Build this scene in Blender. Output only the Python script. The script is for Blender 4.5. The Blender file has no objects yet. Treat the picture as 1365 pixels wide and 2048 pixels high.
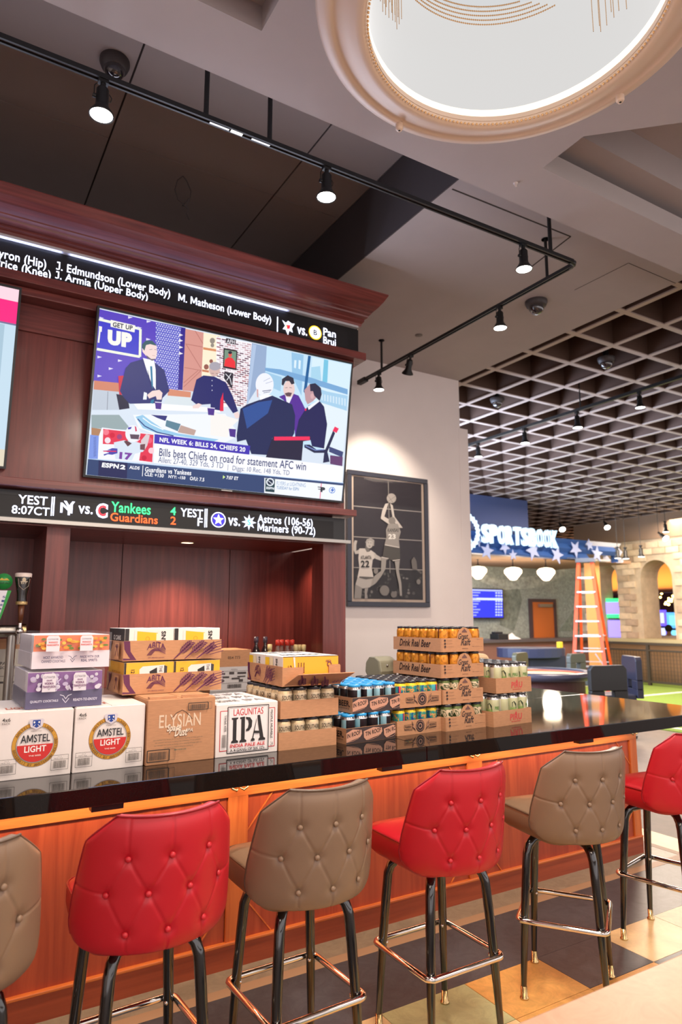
import bpy, bmesh, math, random
from math import sin, cos, pi, radians, hypot, atan2
from mathutils import Vector, Matrix
from mathutils.geometry import tessellate_polygon
random.seed(7)
SC = bpy.context.scene
COL = SC.collection

# ------------------------------------------------------------------ camera
PSI, PIT, F, H = radians(30.95), radians(8.9), 1350.0, 1.65
cam = bpy.data.objects.new('camera', bpy.data.cameras.new('camera')); COL.objects.link(cam)
cam.location = (0, 0, H); cam.rotation_euler = (radians(90)+PIT, 0, -PSI)
cam.data.sensor_fit = 'VERTICAL'; cam.data.sensor_height = 36; cam.data.sensor_width = 24
cam.data.lens = F/2048*36; cam.data.clip_start = .05; cam.data.clip_end = 200
cam.data.dof.use_dof = True; cam.data.dof.focus_distance = 2.95; cam.data.dof.aperture_fstop = 2.8
SC.camera = cam
# ------------------------------------------------------------------ world, exposure
w = bpy.data.worlds.new('world'); SC.world = w; w.use_nodes = True
w.node_tree.nodes['Background'].inputs[0].default_value = (1.0, .91, .90, 1)
w.node_tree.nodes['Background'].inputs[1].default_value = 1.35
SC.view_settings.view_transform = 'Standard'; SC.view_settings.look = 'None'
SC.view_settings.exposure = 0.30; SC.view_settings.gamma = 1.0; SC.view_settings.use_curve_mapping = False
SC.cycles.use_denoising = True
SC.cycles.sample_clamp_indirect = 4.0
SC.cycles.max_bounces = 8; SC.cycles.caustics_reflective = False; SC.cycles.caustics_refractive = False
# ------------------------------------------------------------------ large lights (unseen ceiling lamps of the room, set as general fill)
def light(name, kind, loc, energy, color=(1, .82, .66), size=.4, rot=(0, 0, 0), sizey=None, spot=None, blend=.4):
    d = bpy.data.lights.new(name, kind); d.energy = energy; d.color = color
    if kind == 'AREA':
        d.size = size
        if sizey: d.shape = 'RECTANGLE'; d.size_y = sizey
        else: d.shape = 'DISK'
    elif kind == 'SPOT':
        d.spot_size = radians(spot or 60); d.spot_blend = blend; d.shadow_soft_size = size
    else: d.shadow_soft_size = size
    o = bpy.data.objects.new(name, d); COL.objects.link(o); o.location = loc; o.rotation_euler = rot
    return o
for i, (x, y) in enumerate([(-1.2, -.6), (1.4, -1.6), (4.6, -.9), (6.5, 2.2)]):
    light('ceiling_lamp', 'AREA', (x, y, 4.0), 34, (1, .80, .64), 1.0)
light('hall_lamp', 'AREA', (8.5, 6.5, 4.2), 190, (1, .83, .70), 1.5)
light('hall_lamp', 'AREA', (12.5, 8.5, 4.2), 330, (1, .80, .62), 1.5)

# ------------------------------------------------------------------ measuring helpers: a photo pixel to a point on a known plane
CF = Vector((sin(PSI)*cos(PIT), cos(PSI)*cos(PIT), sin(PIT))); CR = Vector((cos(PSI), -sin(PSI), 0)); CU = CR.cross(CF)
def ray(x, y): return CF + CR*((x-682.5)/F) + CU*(-(y-1024)/F)
def at_y(x, y, Y): d = ray(x, y); return Vector((0, 0, H)) + d*(Y/d.y)
def at_x(x, y, X): d = ray(x, y); return Vector((0, 0, H)) + d*(X/d.x)
def at_z(x, y, Z): d = ray(x, y); return Vector((0, 0, H)) + d*((Z-H)/d.z)
def at_d(x, y, D): return Vector((0, 0, H)) + ray(x, y)*D

# ------------------------------------------------------------------ materials
def lin(c): return tuple((v/12.92 if v <= .04045 else ((v+.055)/1.055)**2.4) for v in [x/255 for x in c])
MC = {}
def mat(name, col, rough=.5, metal=0, spec=.5, emit=None, es=1, coat=0, trans=0, alpha=1, bump=0, bscale=200, var=0, vscale=8, stretch=(1, 1, 1)):
    if name in MC: return MC[name]
    m = bpy.data.materials.new(name); m.use_nodes = True; nt = m.node_tree; b = nt.nodes['Principled BSDF']
    c = (*lin(col), 1)
    b.inputs['Base Color'].default_value = c; b.inputs['Roughness'].default_value = rough; b.inputs['Metallic'].default_value = metal
    b.inputs['Specular IOR Level'].default_value = spec; b.inputs['Coat Weight'].default_value = coat; b.inputs['Coat Roughness'].default_value = .08
    b.inputs['Transmission Weight'].default_value = trans; b.inputs['Alpha'].default_value = alpha
    if emit is not None:
        b.inputs['Emission Color'].default_value = (*lin(emit), 1); b.inputs['Emission Strength'].default_value = es
    if bump or var:
        tc = nt.nodes.new('ShaderNodeTexCoord'); mp = nt.nodes.new('ShaderNodeMapping'); mp.inputs['Scale'].default_value = stretch
        nt.links.new(tc.outputs['Object'], mp.inputs[0])
    if bump:
        n = nt.nodes.new('ShaderNodeTexNoise'); n.inputs['Scale'].default_value = bscale; n.inputs['Detail'].default_value = 3
        bp = nt.nodes.new('ShaderNodeBump'); bp.inputs['Strength'].default_value = bump; bp.inputs['Distance'].default_value = .002
        nt.links.new(mp.outputs[0], n.inputs[0]); nt.links.new(n.outputs[0], bp.inputs['Height']); nt.links.new(bp.outputs[0], b.inputs['Normal'])
    if var:
        n = nt.nodes.new('ShaderNodeTexNoise'); n.inputs['Scale'].default_value = vscale; n.inputs['Detail'].default_value = 5; n.inputs['Roughness'].default_value = .6
        r = nt.nodes.new('ShaderNodeValToRGB'); e = r.color_ramp.elements
        e[0].position = .3; e[1].position = .7
        e[0].color = tuple(v*(1-var) for v in c[:3])+(1,); e[1].color = tuple(min(1, v*(1+var)) for v in c[:3])+(1,)
        nt.links.new(mp.outputs[0], n.inputs[0]); nt.links.new(n.outputs[0], r.inputs[0]); nt.links.new(r.outputs[0], b.inputs['Base Color'])
    MC[name] = m; return m
def emi(name, col, s=1.0):
    if name in MC: return MC[name]
    m = bpy.data.materials.new(name); m.use_nodes = True; nt = m.node_tree
    b = nt.nodes['Principled BSDF']; b.inputs['Base Color'].default_value = (0.01, .01, .01, 1); b.inputs['Roughness'].default_value = .3; b.inputs['Specular IOR Level'].default_value = .2
    b.inputs['Emission Color'].default_value = (*lin(col), 1); b.inputs['Emission Strength'].default_value = s
    MC[name] = m; return m
def wood(name, c1, c2, axis='X', rough=.35, coat=.2, scale=1.0):
    if name in MC: return MC[name]
    m = bpy.data.materials.new(name); m.use_nodes = True; nt = m.node_tree; b = nt.nodes['Principled BSDF']
    tc = nt.nodes.new('ShaderNodeTexCoord'); mp = nt.nodes.new('ShaderNodeMapping')
    s = {'X': (1.2, 22, 22), 'Y': (22, 1.2, 22), 'Z': (22, 22, 1.2)}[axis]
    mp.inputs['Scale'].default_value = tuple(v*scale for v in s)
    n = nt.nodes.new('ShaderNodeTexNoise'); n.inputs['Scale'].default_value = 1.0; n.inputs['Detail'].default_value = 7; n.inputs['Roughness'].default_value = .62; n.inputs['Distortion'].default_value = .8
    r = nt.nodes.new('ShaderNodeValToRGB'); e = r.color_ramp.elements
    e[0].position = .33; e[1].position = .66; e[0].color = (*lin(c1), 1); e[1].color = (*lin(c2), 1)
    bp = nt.nodes.new('ShaderNodeBump'); bp.inputs['Strength'].default_value = .12; bp.inputs['Distance'].default_value = .002
    L = nt.links.new
    L(tc.outputs['Object'], mp.inputs[0]); L(mp.outputs[0], n.inputs[0]); L(n.outputs[0], r.inputs[0]); L(r.outputs[0], b.inputs['Base Color'])
    L(n.outputs[0], bp.inputs['Height']); L(bp.outputs[0], b.inputs['Normal'])
    b.inputs['Roughness'].default_value = rough; b.inputs['Coat Weight'].default_value = coat; b.inputs['Coat Roughness'].default_value = .15
    MC[name] = m; return m
def granite():
    m = bpy.data.materials.new('granite'); m.use_nodes = True; nt = m.node_tree; b = nt.nodes['Principled BSDF']
    tc = nt.nodes.new('ShaderNodeTexCoord'); n = nt.nodes.new('ShaderNodeTexVoronoi'); n.inputs['Scale'].default_value = 420
    r = nt.nodes.new('ShaderNodeValToRGB'); e = r.color_ramp.elements
    e[0].position = .0; e[1].position = .25; e[0].color = (.05, .045, .04, 1); e[1].color = (.006, .005, .005, 1)
    nt.links.new(tc.outputs['Object'], n.inputs[0]); nt.links.new(n.outputs['Distance'], r.inputs[0]); nt.links.new(r.outputs[0], b.inputs['Base Color'])
    b.inputs['Roughness'].default_value = .05; b.inputs['Specular IOR Level'].default_value = .5; b.inputs['IOR'].default_value = 1.52
    return m
def marmoleum(name, col, amt=.28):
    m = bpy.data.materials.new(name); m.use_nodes = True; nt = m.node_tree; b = nt.nodes['Principled BSDF']; L = nt.links.new
    tc = nt.nodes.new('ShaderNodeTexCoord'); n = nt.nodes.new('ShaderNodeTexNoise'); n.inputs['Scale'].default_value = 9; n.inputs['Detail'].default_value = 8; n.inputs['Roughness'].default_value = .75; n.inputs['Distortion'].default_value = 1.6
    r = nt.nodes.new('ShaderNodeValToRGB'); e = r.color_ramp.elements; c = lin(col)
    e[0].position = .32; e[1].position = .72; e[0].color = (*[v*(1-amt) for v in c], 1); e[1].color = (*[min(1, v*(1+amt)+.01) for v in c], 1)
    L(tc.outputs['Object'], n.inputs[0]); L(n.outputs[0], r.inputs[0]); L(r.outputs[0], b.inputs['Base Color']); b.inputs['Roughness'].default_value = .38
    return m
def leather(name, col):
    m = mat(name, col, rough=.42, spec=.45, coat=.12, bump=.12, bscale=420); return m
M_MAHX = wood('mahogany_x', (92, 38, 36), (138, 68, 60), 'X', rough=.38)
M_MAHZ = wood('mahogany_z', (100, 40, 36), (132, 60, 52), 'Z', rough=.38)
M_OAKX = wood('cherry_x', (188, 88, 40), (226, 128, 62), 'X')
M_OAKZ = wood('cherry_z', (186, 86, 40), (218, 120, 60), 'Z')
M_PANEL = wood('cherry_panel', (150, 58, 36), (182, 82, 50), 'Z', scale=.8)
M_TOE = wood('cherry_base', (140, 58, 34), (172, 78, 46), 'X')
M_GRAN = granite()
M_BLACK = mat('black_metal', (28, 27, 27), rough=.45, metal=.2)
M_GBLACK = mat('gloss_black', (14, 12, 11), rough=.12, spec=.7, coat=.8)
M_PLAST = mat('black_plastic', (24, 24, 26), rough=.35)
M_CHROME = mat('chrome', (225, 220, 215), rough=.07, metal=1)
M_BRASS = mat('brass', (212, 182, 130), rough=.22, metal=1)
M_STEEL = mat('brushed_steel', (170, 165, 158), rough=.3, metal=1)
M_CARD = mat('cardboard', (190, 138, 100), rough=.8, var=.10, vscale=30, stretch=(1, 1, 6))
M_CARDIN = mat('cardboard_inner', (170, 120, 84), rough=.85)
M_WHITEBOX = mat('white_board', (232, 222, 216), rough=.5, var=.03, vscale=12)
M_CEIL = mat('ceiling_paint', (178, 168, 166), rough=.9, var=.03, vscale=3)
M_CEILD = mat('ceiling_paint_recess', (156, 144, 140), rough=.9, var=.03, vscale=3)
M_WALL = mat('wall_paint', (240, 230, 226), rough=.85, var=.02, vscale=3)
M_GAP = mat('groove', (60, 52, 48), rough=.9)
M_INK = mat('ink_black', (30, 26, 26), rough=.6)

# ------------------------------------------------------------------ object helpers
def wmat(o):
    m = o.matrix_basis.copy(); p = o.parent
    while p: m = p.matrix_basis @ m; p = p.parent
    return m
class B:
    """collects shapes and links them as ONE mesh object"""
    def __init__(s): s.v = []; s.f = []; s.m = []; s.mats = []; s.cur = 0; s.sm = []; s.smooth = False
    def use(s, m):
        if m not in s.mats: s.mats.append(m)
        s.cur = s.mats.index(m); return s
    def add(s, vs, fs, smooth=None):
        o = len(s.v); s.v += [tuple(v) for v in vs]
        for f in fs: s.f.append([i+o for i in f]); s.m.append(s.cur); s.sm.append(s.smooth if smooth is None else smooth)
        return s
    def box(s, x0, x1, y0, y1, z0, z1, M=None):
        vs = [Vector(p) for p in ((x0, y0, z0), (x1, y0, z0), (x1, y1, z0), (x0, y1, z0), (x0, y0, z1), (x1, y0, z1), (x1, y1, z1), (x0, y1, z1))]
        if M: vs = [M @ v for v in vs]
        return s.add(vs, [(3, 2, 1, 0), (4, 5, 6, 7), (0, 1, 5, 4), (1, 2, 6, 5), (2, 3, 7, 6), (3, 0, 4, 7)], False)
    def bar(s, a, b, w, h=None, up=(0, 0, 1)):
        a = Vector(a); b = Vector(b); d = (b-a); L = d.length; d.normalize(); u = Vector(up)
        if abs(d.dot(u)) > .98: u = Vector((0, 1, 0))
        r = d.cross(u).normalized(); u = r.cross(d).normalized(); h = h or w
        M = Matrix((( r.x, d.x, u.x, a.x), (r.y, d.y, u.y, a.y), (r.z, d.z, u.z, a.z), (0, 0, 0, 1)))
        return s.box(-w/2, w/2, 0, L, -h/2, h/2, M)
    def tube(s, pts, r, n=10, caps=True, closed=False):
        pts = [Vector(p) for p in pts]; rs = r if isinstance(r, (list, tuple)) else [r]*len(pts)
        N = len(pts); rings = []; pu = None
        for i, p in enumerate(pts):
            if closed: d = (pts[(i+1) % N]-pts[i-1])
            else: d = pts[min(i+1, N-1)]-pts[max(i-1, 0)]
            d.normalize()
            if pu is None:
                pu = Vector((0, 0, 1)) if abs(d.z) < .9 else Vector((1, 0, 0))
            x = d.cross(pu)
            if x.length < 1e-4: pu = Vector((1, 0, 0)); x = d.cross(pu)
            x.normalize(); pu = x.cross(d).normalized()
            rings.append([p+(x*cos(2*pi*k/n)+pu*sin(2*pi*k/n))*rs[i] for k in range(n)])
        vs = [v for R in rings for v in R]; fs = []
        for i in range(N if closed else N-1):
            j = (i+1) % N
            for k in range(n): fs.append((i*n+k, i*n+(k+1) % n, j*n+(k+1) % n, j*n+k))
        s.add(vs, fs, True)
        if caps and not closed:
            s.add(rings[0], [tuple(range(n))[::-1]], False); s.add(rings[-1], [tuple(range(n))], False)
        return s
    def lathe(s, prof, c=(0, 0, 0), n=24, M=None, smooth=True):
        vs = []; fs = []
        for r, z in prof:
            for k in range(n):
                p = Vector((r*cos(2*pi*k/n), r*sin(2*pi*k/n), z))
                vs.append((M @ p) if M else p+Vector(c))
        for i in range(len(prof)-1):
            for k in range(n): fs.append((i*n+k, i*n+(k+1) % n, (i+1)*n+(k+1) % n, (i+1)*n+k))
        return s.add(vs, fs, smooth)
    def disc(s, c, r, n=24, nrm=(0, 0, 1)):
        q = Vector(nrm).to_track_quat('Z', 'Y'); c = Vector(c)
        return s.add([c+q @ Vector((r*cos(2*pi*k/n), r*sin(2*pi*k/n), 0)) for k in range(n)], [tuple(range(n))], False)
    def sphere(s, c, r, n=12, m=8, sc=(1, 1, 1)):
        pr = [(r*sin(pi*i/m), -r*cos(pi*i/m)) for i in range(m+1)]
        vs = []; fs = []
        for a, z in pr:
            for k in range(n): vs.append(Vector((c[0]+a*cos(2*pi*k/n)*sc[0], c[1]+a*sin(2*pi*k/n)*sc[1], c[2]+z*sc[2])))
        for i in range(m):
            for k in range(n): fs.append((i*n+k, i*n+(k+1) % n, (i+1)*n+(k+1) % n, (i+1)*n+k))
        return s.add(vs, fs, True)
    def prism(s, poly, z0, z1, M=None):
        """poly: 2-D outline; extruded z0..z1; M maps to place"""
        n = len(poly); t = tessellate_polygon([[Vector((p[0], p[1], 0)) for p in poly]])
        ar = sum(poly[i][0]*poly[(i+1) % n][1]-poly[(i+1) % n][0]*poly[i][1] for i in range(n))
        if ar < 0: poly = list(poly)[::-1]; t = tessellate_polygon([[Vector((p[0], p[1], 0)) for p in poly]])
        vs = [Vector((p[0], p[1], z0)) for p in poly]+[Vector((p[0], p[1], z1)) for p in poly]
        if M: vs = [M @ v for v in vs]
        fs = []
        for a in t:
            a = tuple(a); p, q, r = [poly[i] for i in a]
            if (q[0]-p[0])*(r[1]-p[1])-(q[1]-p[1])*(r[0]-p[0]) < 0: a = a[::-1]
            fs.append(tuple(i+n for i in a)); fs.append(a[::-1])
        for i in range(n): j = (i+1) % n; fs.append((i, j, j+n, i+n))
        return s.add(vs, fs, False)
    def mesh(s, name):
        me = bpy.data.meshes.new(name); me.from_pydata(s.v, [], s.f)
        for m in s.mats: me.materials.append(m)
        for p, mi, sm in zip(me.polygons, s.m, s.sm): p.material_index = mi; p.use_smooth = sm
        me.update(); return me
    def build(s, name, parent=None, world=False, bevel=0, seg=2):
        me = s.mesh(name); o = bpy.data.objects.new(name, me); COL.objects.link(o)
        if parent:
            o.parent = parent
            if world: me.transform(wmat(parent).inverted())
        if bevel:
            md = o.modifiers.new('b', 'BEVEL'); md.width = bevel; md.segments = seg; md.limit_method = 'ANGLE'
        return o
def tag(o, label=None, cat=None, group=None, kind=None):
    if label: o['label'] = label
    if cat: o['category'] = cat
    if group: o['group'] = group
    if kind: o['kind'] = kind
    return o
def thing(name, label, cat, loc=(0, 0, 0), rz=0, group=None):
    o = bpy.data.objects.new(name, None); o.empty_display_size = .1; COL.objects.link(o)
    o.location = loc; o.rotation_euler = (0, 0, rz); return tag(o, label, cat, group)
def struct(name, b, **k): return tag(b.build(name, **k), kind='structure')
KIDS = {}
def copy_tree(o, parent=None, kids=None):
    c = o.copy(); COL.objects.link(c)
    if parent: c.parent = parent
    for ch in (kids or o.children): copy_tree(ch, c)
    return c

# ------------------------------------------------------------------ flat print
TXT = {}
def raw_text(t, bold, shear):
    cu = bpy.data.curves.new('t', 'FONT'); cu.body = t; cu.offset = bold; cu.shear = shear; cu.resolution_u = 3; cu.fill_mode = 'FRONT'
    o = bpy.data.objects.new('t', cu); COL.objects.link(o)
    dg = bpy.context.evaluated_depsgraph_get(); me = bpy.data.meshes.new_from_object(o.evaluated_get(dg))
    vs = [(v.co.x, v.co.y) for v in me.vertices]; ff = []
    for p in me.polygons:
        f = tuple(p.vertices); a = sum(vs[f[i]][0]*vs[f[(i+1) % len(f)]][1]-vs[f[(i+1) % len(f)]][0]*vs[f[i]][1] for i in range(len(f)))
        ff.append(f if a > 0 else f[::-1])
    bpy.data.objects.remove(o); bpy.data.meshes.remove(me); bpy.data.curves.remove(cu)
    return vs, ff
GLY = {}
def glyph(ch, bold, shear):
    """one letter: vertices, faces, advance"""
    k = (ch, bold, shear)
    if k in GLY: return GLY[k]
    if ch in 'MJ':
        h = .70; t = .095+1.6*bold; q = []
        if ch == 'M':
            W = .74; adv = .88
            q = [[(.07, 0), (.07+t, 0), (.07+t, h), (.07, h)], [(.07+W-t, 0), (.07+W, 0), (.07+W, h), (.07+W-t, h)], [(.07, h), (.07+W/2-t*.6, .12), (.07+W/2+t*.6, .12), (.07+t*1.25, h)], [(.07+W, h), (.07+W-t*1.25, h), (.07+W/2-t*.6, .12), (.07+W/2+t*.6, .12)]]
        else:
            adv = .46; q = [[(.28, .14), (.28+t, .14), (.28+t, h), (.28, h)], [(.10, h-t), (.28+t, h-t), (.28+t, h), (.10, h)], [(.28, .14), (.24, .09), (.30+t*.6, .0+.05), (.28+t, .14)], [(.24, .09), (.14, .085), (.12, 0), (.20, -.01), (.30+t*.6, .05)], [(.14, .085), (.05, .12), (.03, .03), (.12, 0)]]
        vs = []; fs = []
        for p in q:
            a = sum(p[i][0]*p[(i+1) % len(p)][1]-p[(i+1) % len(p)][0]*p[i][1] for i in range(len(p)))
            if a < 0: p = p[::-1]
            fs.append(tuple(range(len(vs), len(vs)+len(p)))); vs += [(x+y*shear, y) for x, y in p]
    else:
        vs, fs = raw_text(ch, bold, shear); e = max(v[0] for v in raw_text('I', 0, 0)[0]); adv = max(v[0] for v in raw_text(ch+'I', 0, 0)[0])-e
    GLY[k] = (vs, fs, adv); return GLY[k]
def text_mesh(t, bold=0.0, shear=0.0):
    k = (t, bold, shear)
    if k in TXT: return TXT[k]
    vs = []; fs = []; pen = 0
    for ch in t:
        g = glyph(ch if ch != ' ' else ' ', bold, shear) if ch != ' ' else ([], [], .30)
        o = len(vs); vs += [(x+pen, y) for x, y in g[0]]; fs += [tuple(i+o for i in f) for f in g[1]]; pen += g[2]+bold*.8
    xs = [v[0] for v in vs]; ys = [v[1] for v in vs]
    TXT[k] = (vs, fs, min(xs), max(xs), min(ys), max(ys)); return TXT[k]
class Art:
    """flat print: 2-D shapes mapped by f(x, y, lift) on a real surface, ONE mesh"""
    def __init__(s, f, mk, step=.0004): s.f = f; s.mk = mk; s.b = B(); s.l = 0; s.step = step; s.flip = False
    def _add(s, pts, fs, col, layer):
        if layer is None: s.l += 1; layer = s.l
        s.b.use(s.mk(col)); s.b.add([s.f(x, y, layer*s.step) for x, y in pts], [tuple(f)[::-1] for f in fs] if s.flip else fs, False)
    def poly(s, pts, col, layer=None):
        t = tessellate_polygon([[Vector((p[0], p[1], 0)) for p in pts]]); fs = []
        for a in t:
            p, q, r = [pts[i] for i in a]
            fs.append(tuple(a) if (q[0]-p[0])*(r[1]-p[1])-(q[1]-p[1])*(r[0]-p[0]) > 0 else tuple(a)[::-1])
        s._add(pts, fs, col, layer)
    def rect(s, x0, y0, x1, y1, col, layer=None): s.poly([(x0, y0), (x1, y0), (x1, y1), (x0, y1)], col, layer)
    def ell(s, cx, cy, rx, ry, col, layer=None, n=28, a0=0, a1=360):
        full = a1-a0 >= 360; pts = [(cx+rx*cos(radians(a0+(a1-a0)*k/n)), cy+ry*sin(radians(a0+(a1-a0)*k/n))) for k in range(n+(0 if full else 1))]
        s.poly(pts, col, layer)
    def ring(s, cx, cy, r0, r1, col, layer=None, n=36, ky=1):
        pts = []; fs = []
        for k in range(n):
            a = 2*pi*k/n; pts += [(cx+r0*cos(a), cy+ky*r0*sin(a)), (cx+r1*cos(a), cy+ky*r1*sin(a))]
        for k in range(n):
            j = (k+1) % n; fs.append((2*k, 2*k+1, 2*j+1, 2*j))
        s._add(pts, fs, col, layer)
    def line(s, pts, w, col, layer=None):
        if layer is None: s.l += 1; layer = s.l
        for (x0, y0), (x1, y1) in zip(pts, pts[1:]):
            d = hypot(x1-x0, y1-y0) or 1e-9; nx, ny = -(y1-y0)/d*w/2, (x1-x0)/d*w/2
            s.poly([(x0-nx, y0-ny), (x1-nx, y1-ny), (x1+nx, y1+ny), (x0+nx, y0+ny)], col, layer)
    def frame(s, x0, y0, x1, y1, w, col, layer=None):
        s.line([(x0, y0), (x1, y0), (x1, y1), (x0, y1), (x0, y0)], w, col, layer)
    def text(s, t, x0, y0, x1, y1, col, bold=0.0, shear=0.0, layer=None, up=1, warp=None):
        vs, fs, a, b, c, d = text_mesh(t, bold, shear)
        pts = [(x0+(v[0]-a)/(b-a)*(x1-x0), y0+(v[1]-c)/(d-c)*(y1-y0)) for v in vs]
        if warp: pts = [warp(p) for p in pts]
        if (x1-x0)*(y1-y0) < 0: fs = [tuple(f)[::-1] for f in fs]
        s._add(pts, fs, col, layer)
    def ringtext(s, t, cx, cy, r, h, a0, a1, col, bold=.0):
        s.l += 1; L = s.l; n = len(t)
        for i, ch in enumerate(t):
            if ch == ' ': continue
            a = radians(a0+(a1-a0)*(i+.5)/n); up = 1 if a0 > a1 else -1
            vs, fs, x0, x1, y0, y1 = text_mesh(ch, bold)
            sc = h/.72
            pts = []
            for v in vs:
                lx = (v[0]-(x0+x1)/2)*sc; ly = (v[1]-.36)*sc
                rr = r+ly*up; aa = a-lx*up/r
                pts.append((cx+rr*cos(aa), cy+rr*sin(aa)))
            s._add(pts, fs, col, L)
    def barcode(s, x0, y0, x1, y1, col, n=22):
        s.l += 1; L = s.l; x = x0; rnd = random.Random(3)
        while x < x1:
            w_ = (x1-x0)/n*rnd.choice((.3, .5, .9)); s.poly([(x, y0), (min(x+w_, x1), y0), (min(x+w_, x1), y1), (x, y1)], col, L); x += w_+(x1-x0)/n*rnd.choice((.4, .6))
    def star(s, cx, cy, r, col, n=5, k=.42, rot=90, layer=None):
        s.poly([(cx+(r if i % 2 == 0 else r*k)*cos(radians(rot+i*180/n)), cy+(r if i % 2 == 0 else r*k)*sin(radians(rot+i*180/n))) for i in range(2*n)], col, layer)
    def build(s, name, parent, world=False): return s.b.build(name, parent, world)
def ink(c): return mat('ink_%02x%02x%02x' % tuple(c), c, rough=.55)
def scr(g):
    def k(c): return emi('glow%d_%02x%02x%02x' % (int(g*100), *c), c, g)
    return k

# ================================================================== SETTING
ZC = 4.35; ZR = 4.87; ZB = 4.10; YW = 5.70; XE = 5.0
b = B().use(mat('floor_dark', (108, 92, 82), rough=.5, var=.15, vscale=6)); b.box(-4, 34, -4, 30, -.05, 0)
FLOOR = struct('floor', b)
MD = marmoleum('marmoleum_charcoal', (70, 73, 80)); MG = marmoleum('marmoleum_grey', (150, 138, 122), .2)
MO = marmoleum('marmoleum_orange', (226, 168, 92), .2); MN = marmoleum('marmoleum_green', (190, 192, 142), .18); MY = marmoleum('marmoleum_cream', (234, 202, 150), .12)
YP = 3.28; XP = at_y(1281, 1600, YP).x
def strip(name, x0, x1, y0, y1, z, m):
    b = B().use(m); b.box(x0, x1, y0, y1, 0, z); o = b.build(name, FLOOR); return o
strip('border', -4, XP+.1, 3.12, YP+.1, .003, MG); strip('border', XP+.1, 4.64, 3.12, 6.5, .003, MG)
strip('edging_strip', -4, 4.72, 3.055, 3.12, .004, mat('edging', (176, 146, 120), rough=.5))
strip('edging_strip', 4.64, 4.70, 3.12, 6.5, .004, mat('edging', (176, 146, 120)))
strip('border', -4, 4.72, 2.60, 3.055, .003, MD); strip('border', 4.72, 7.0, 2.60, 3.0, .003, MD)
strip('tile', 4.70, 4.96, 3.12, 6.5, .003, marmoleum('marmoleum_pale', (232, 218, 166), .1))
cols0 = {0: [MY, MN, MO, MD, MY, MN, MD], 1: [MO, MY, MO, MO, MD, MY, MN], 2: [MN, MO, MY, MN, MO, MD, MY], 3: [MD, MN, MO, MY, MN, MO, MD]}
x0 = 1.74-.455*3
for r in range(4):
    for k in range(9):
        m = cols0[r][(k-2) % 7] if k >= 2 else [MD, MO][k % 2]
        xa = x0+k*.460; g = .0015
        b = B().use(m); b.box(xa+g, xa+.46-g, 2.60-.32*(r+1)+g, 2.60-.32*r-g, 0, .003); b.build('tile', FLOOR)
b = B().use(mat('turf', (124, 150, 62), rough=.95, var=.2, vscale=60)); b.box(9.45, 19, 3.5, 17, 0, .012)
TURF = tag(b.build('floor_turf'), kind='structure')
for (xa, xb, ya, yb) in ((9.66, 9.76, 3.5, 12), (12.2, 14.6, 9.28, 9.42), (9.9, 14.6, 11.3, 11.4), (12.0, 14.5, 7.0, 7.12)):
    b = B().use(mat('turf_line', (225, 225, 205), rough=.9)); b.box(xa, xb, ya, yb, .012, .016); b.build('line_marking', TURF)

# white wall right of the back bar, stepped wider below the open ceiling
b = B().use(M_WALL); b.box(-3.5, XE, YW, YW+.35, 0, ZC+.6); struct('wall_back', b)
b = B().use(M_WALL); b.box(XE-.02, 5.115, YW-.002, YW+.42, 0, 3.785); struct('wall_end', b)
b = B().use(M_WALL); b.box(-3.6, -3.5, -3, YW+.3, 0, ZR); struct('wall_left', b)

# light ceiling (right of the raised recess), raised recess over the bar, lowered bulkhead with the ring lamp
b = B().use(M_CEIL); b.box(2.605, XE, 2.60, YW+.4, ZC, ZR+.1); struct('ceiling', b)
RC = B().use(M_GAP); RC.box(-3.5, 2.6, 1.5, YW+.3, ZR+.012, ZR+.05); RC = struct('ceiling_recess', RC)
xs = sorted([-3.5, at_z(292, 80, ZR).x, at_z(665, 247, ZR).x, 2.595]); ys = [1.5, at_z(400, 340, ZR).y, YW+.3]
for i in range(3):
    for j in range(2):
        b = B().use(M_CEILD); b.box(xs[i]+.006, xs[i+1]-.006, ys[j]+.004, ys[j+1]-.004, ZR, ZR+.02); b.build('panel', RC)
ya, yb_ = at_z(395, 0, ZB).y, at_z(560, 0, ZB).y
poly = [(-3.5, -3), (9, -3), (9, -3.0), (3.028, 1.726), (2.686, 2.047), (2.694, 2.33), (9, 2.33), (9, 2.64), (-3.5, 2.64)]
b = B().use(M_CEIL)
b.prism([(-3.5, ya), (1.0, ya), (1.0, yb_), (-3.5, yb_), (-3.5, -3), (1.54, -3), (1.54, 1.418-.52)]+[(1.54-.52*sin(radians(v)), 1.418-.52*cos(radians(v))) for v in range(6, 360, 6)]+[(1.5405, 1.418-.52), (1.5405, -3), (9, -3), (3.028, 1.726), (2.686, 2.047), (2.694, 2.33), (9, 2.33), (9, 2.64), (-3.5, 2.64)], ZB, ZB+.12)
b.box(-3.5, 9, 2.55, 2.64, ZB+.1, ZR+.1)
struct('ceiling_bulkhead', b)
b = B().use(M_CEIL); b.box(-3.6, 9.1, -3, 2.56, ZB+.42, ZB+.5); b.box(-3.5, 1.05, min(ya, yb_)-.05, max(ya, yb_)+.05, ZB+.12, ZB+.16); struct('ceiling_tray', b)
b = B().use(M_CEIL); b.prism([(2.4, 1.9), (9, -3.2), (9, -2.9), (3.12, 1.78), (2.76, 2.1), (2.76, 2.22), (9, 2.22), (9, 2.5), (2.4, 2.5)], ZB+.2, ZB+.42); struct('ceiling_ledge', b)
b = B().use(mat('recess_side', (72, 66, 68), rough=.9)); b.box(2.596, 2.605, 2.64, YW, ZC-.0, ZR+.0); struct('ceiling_recess_side', b)
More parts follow.
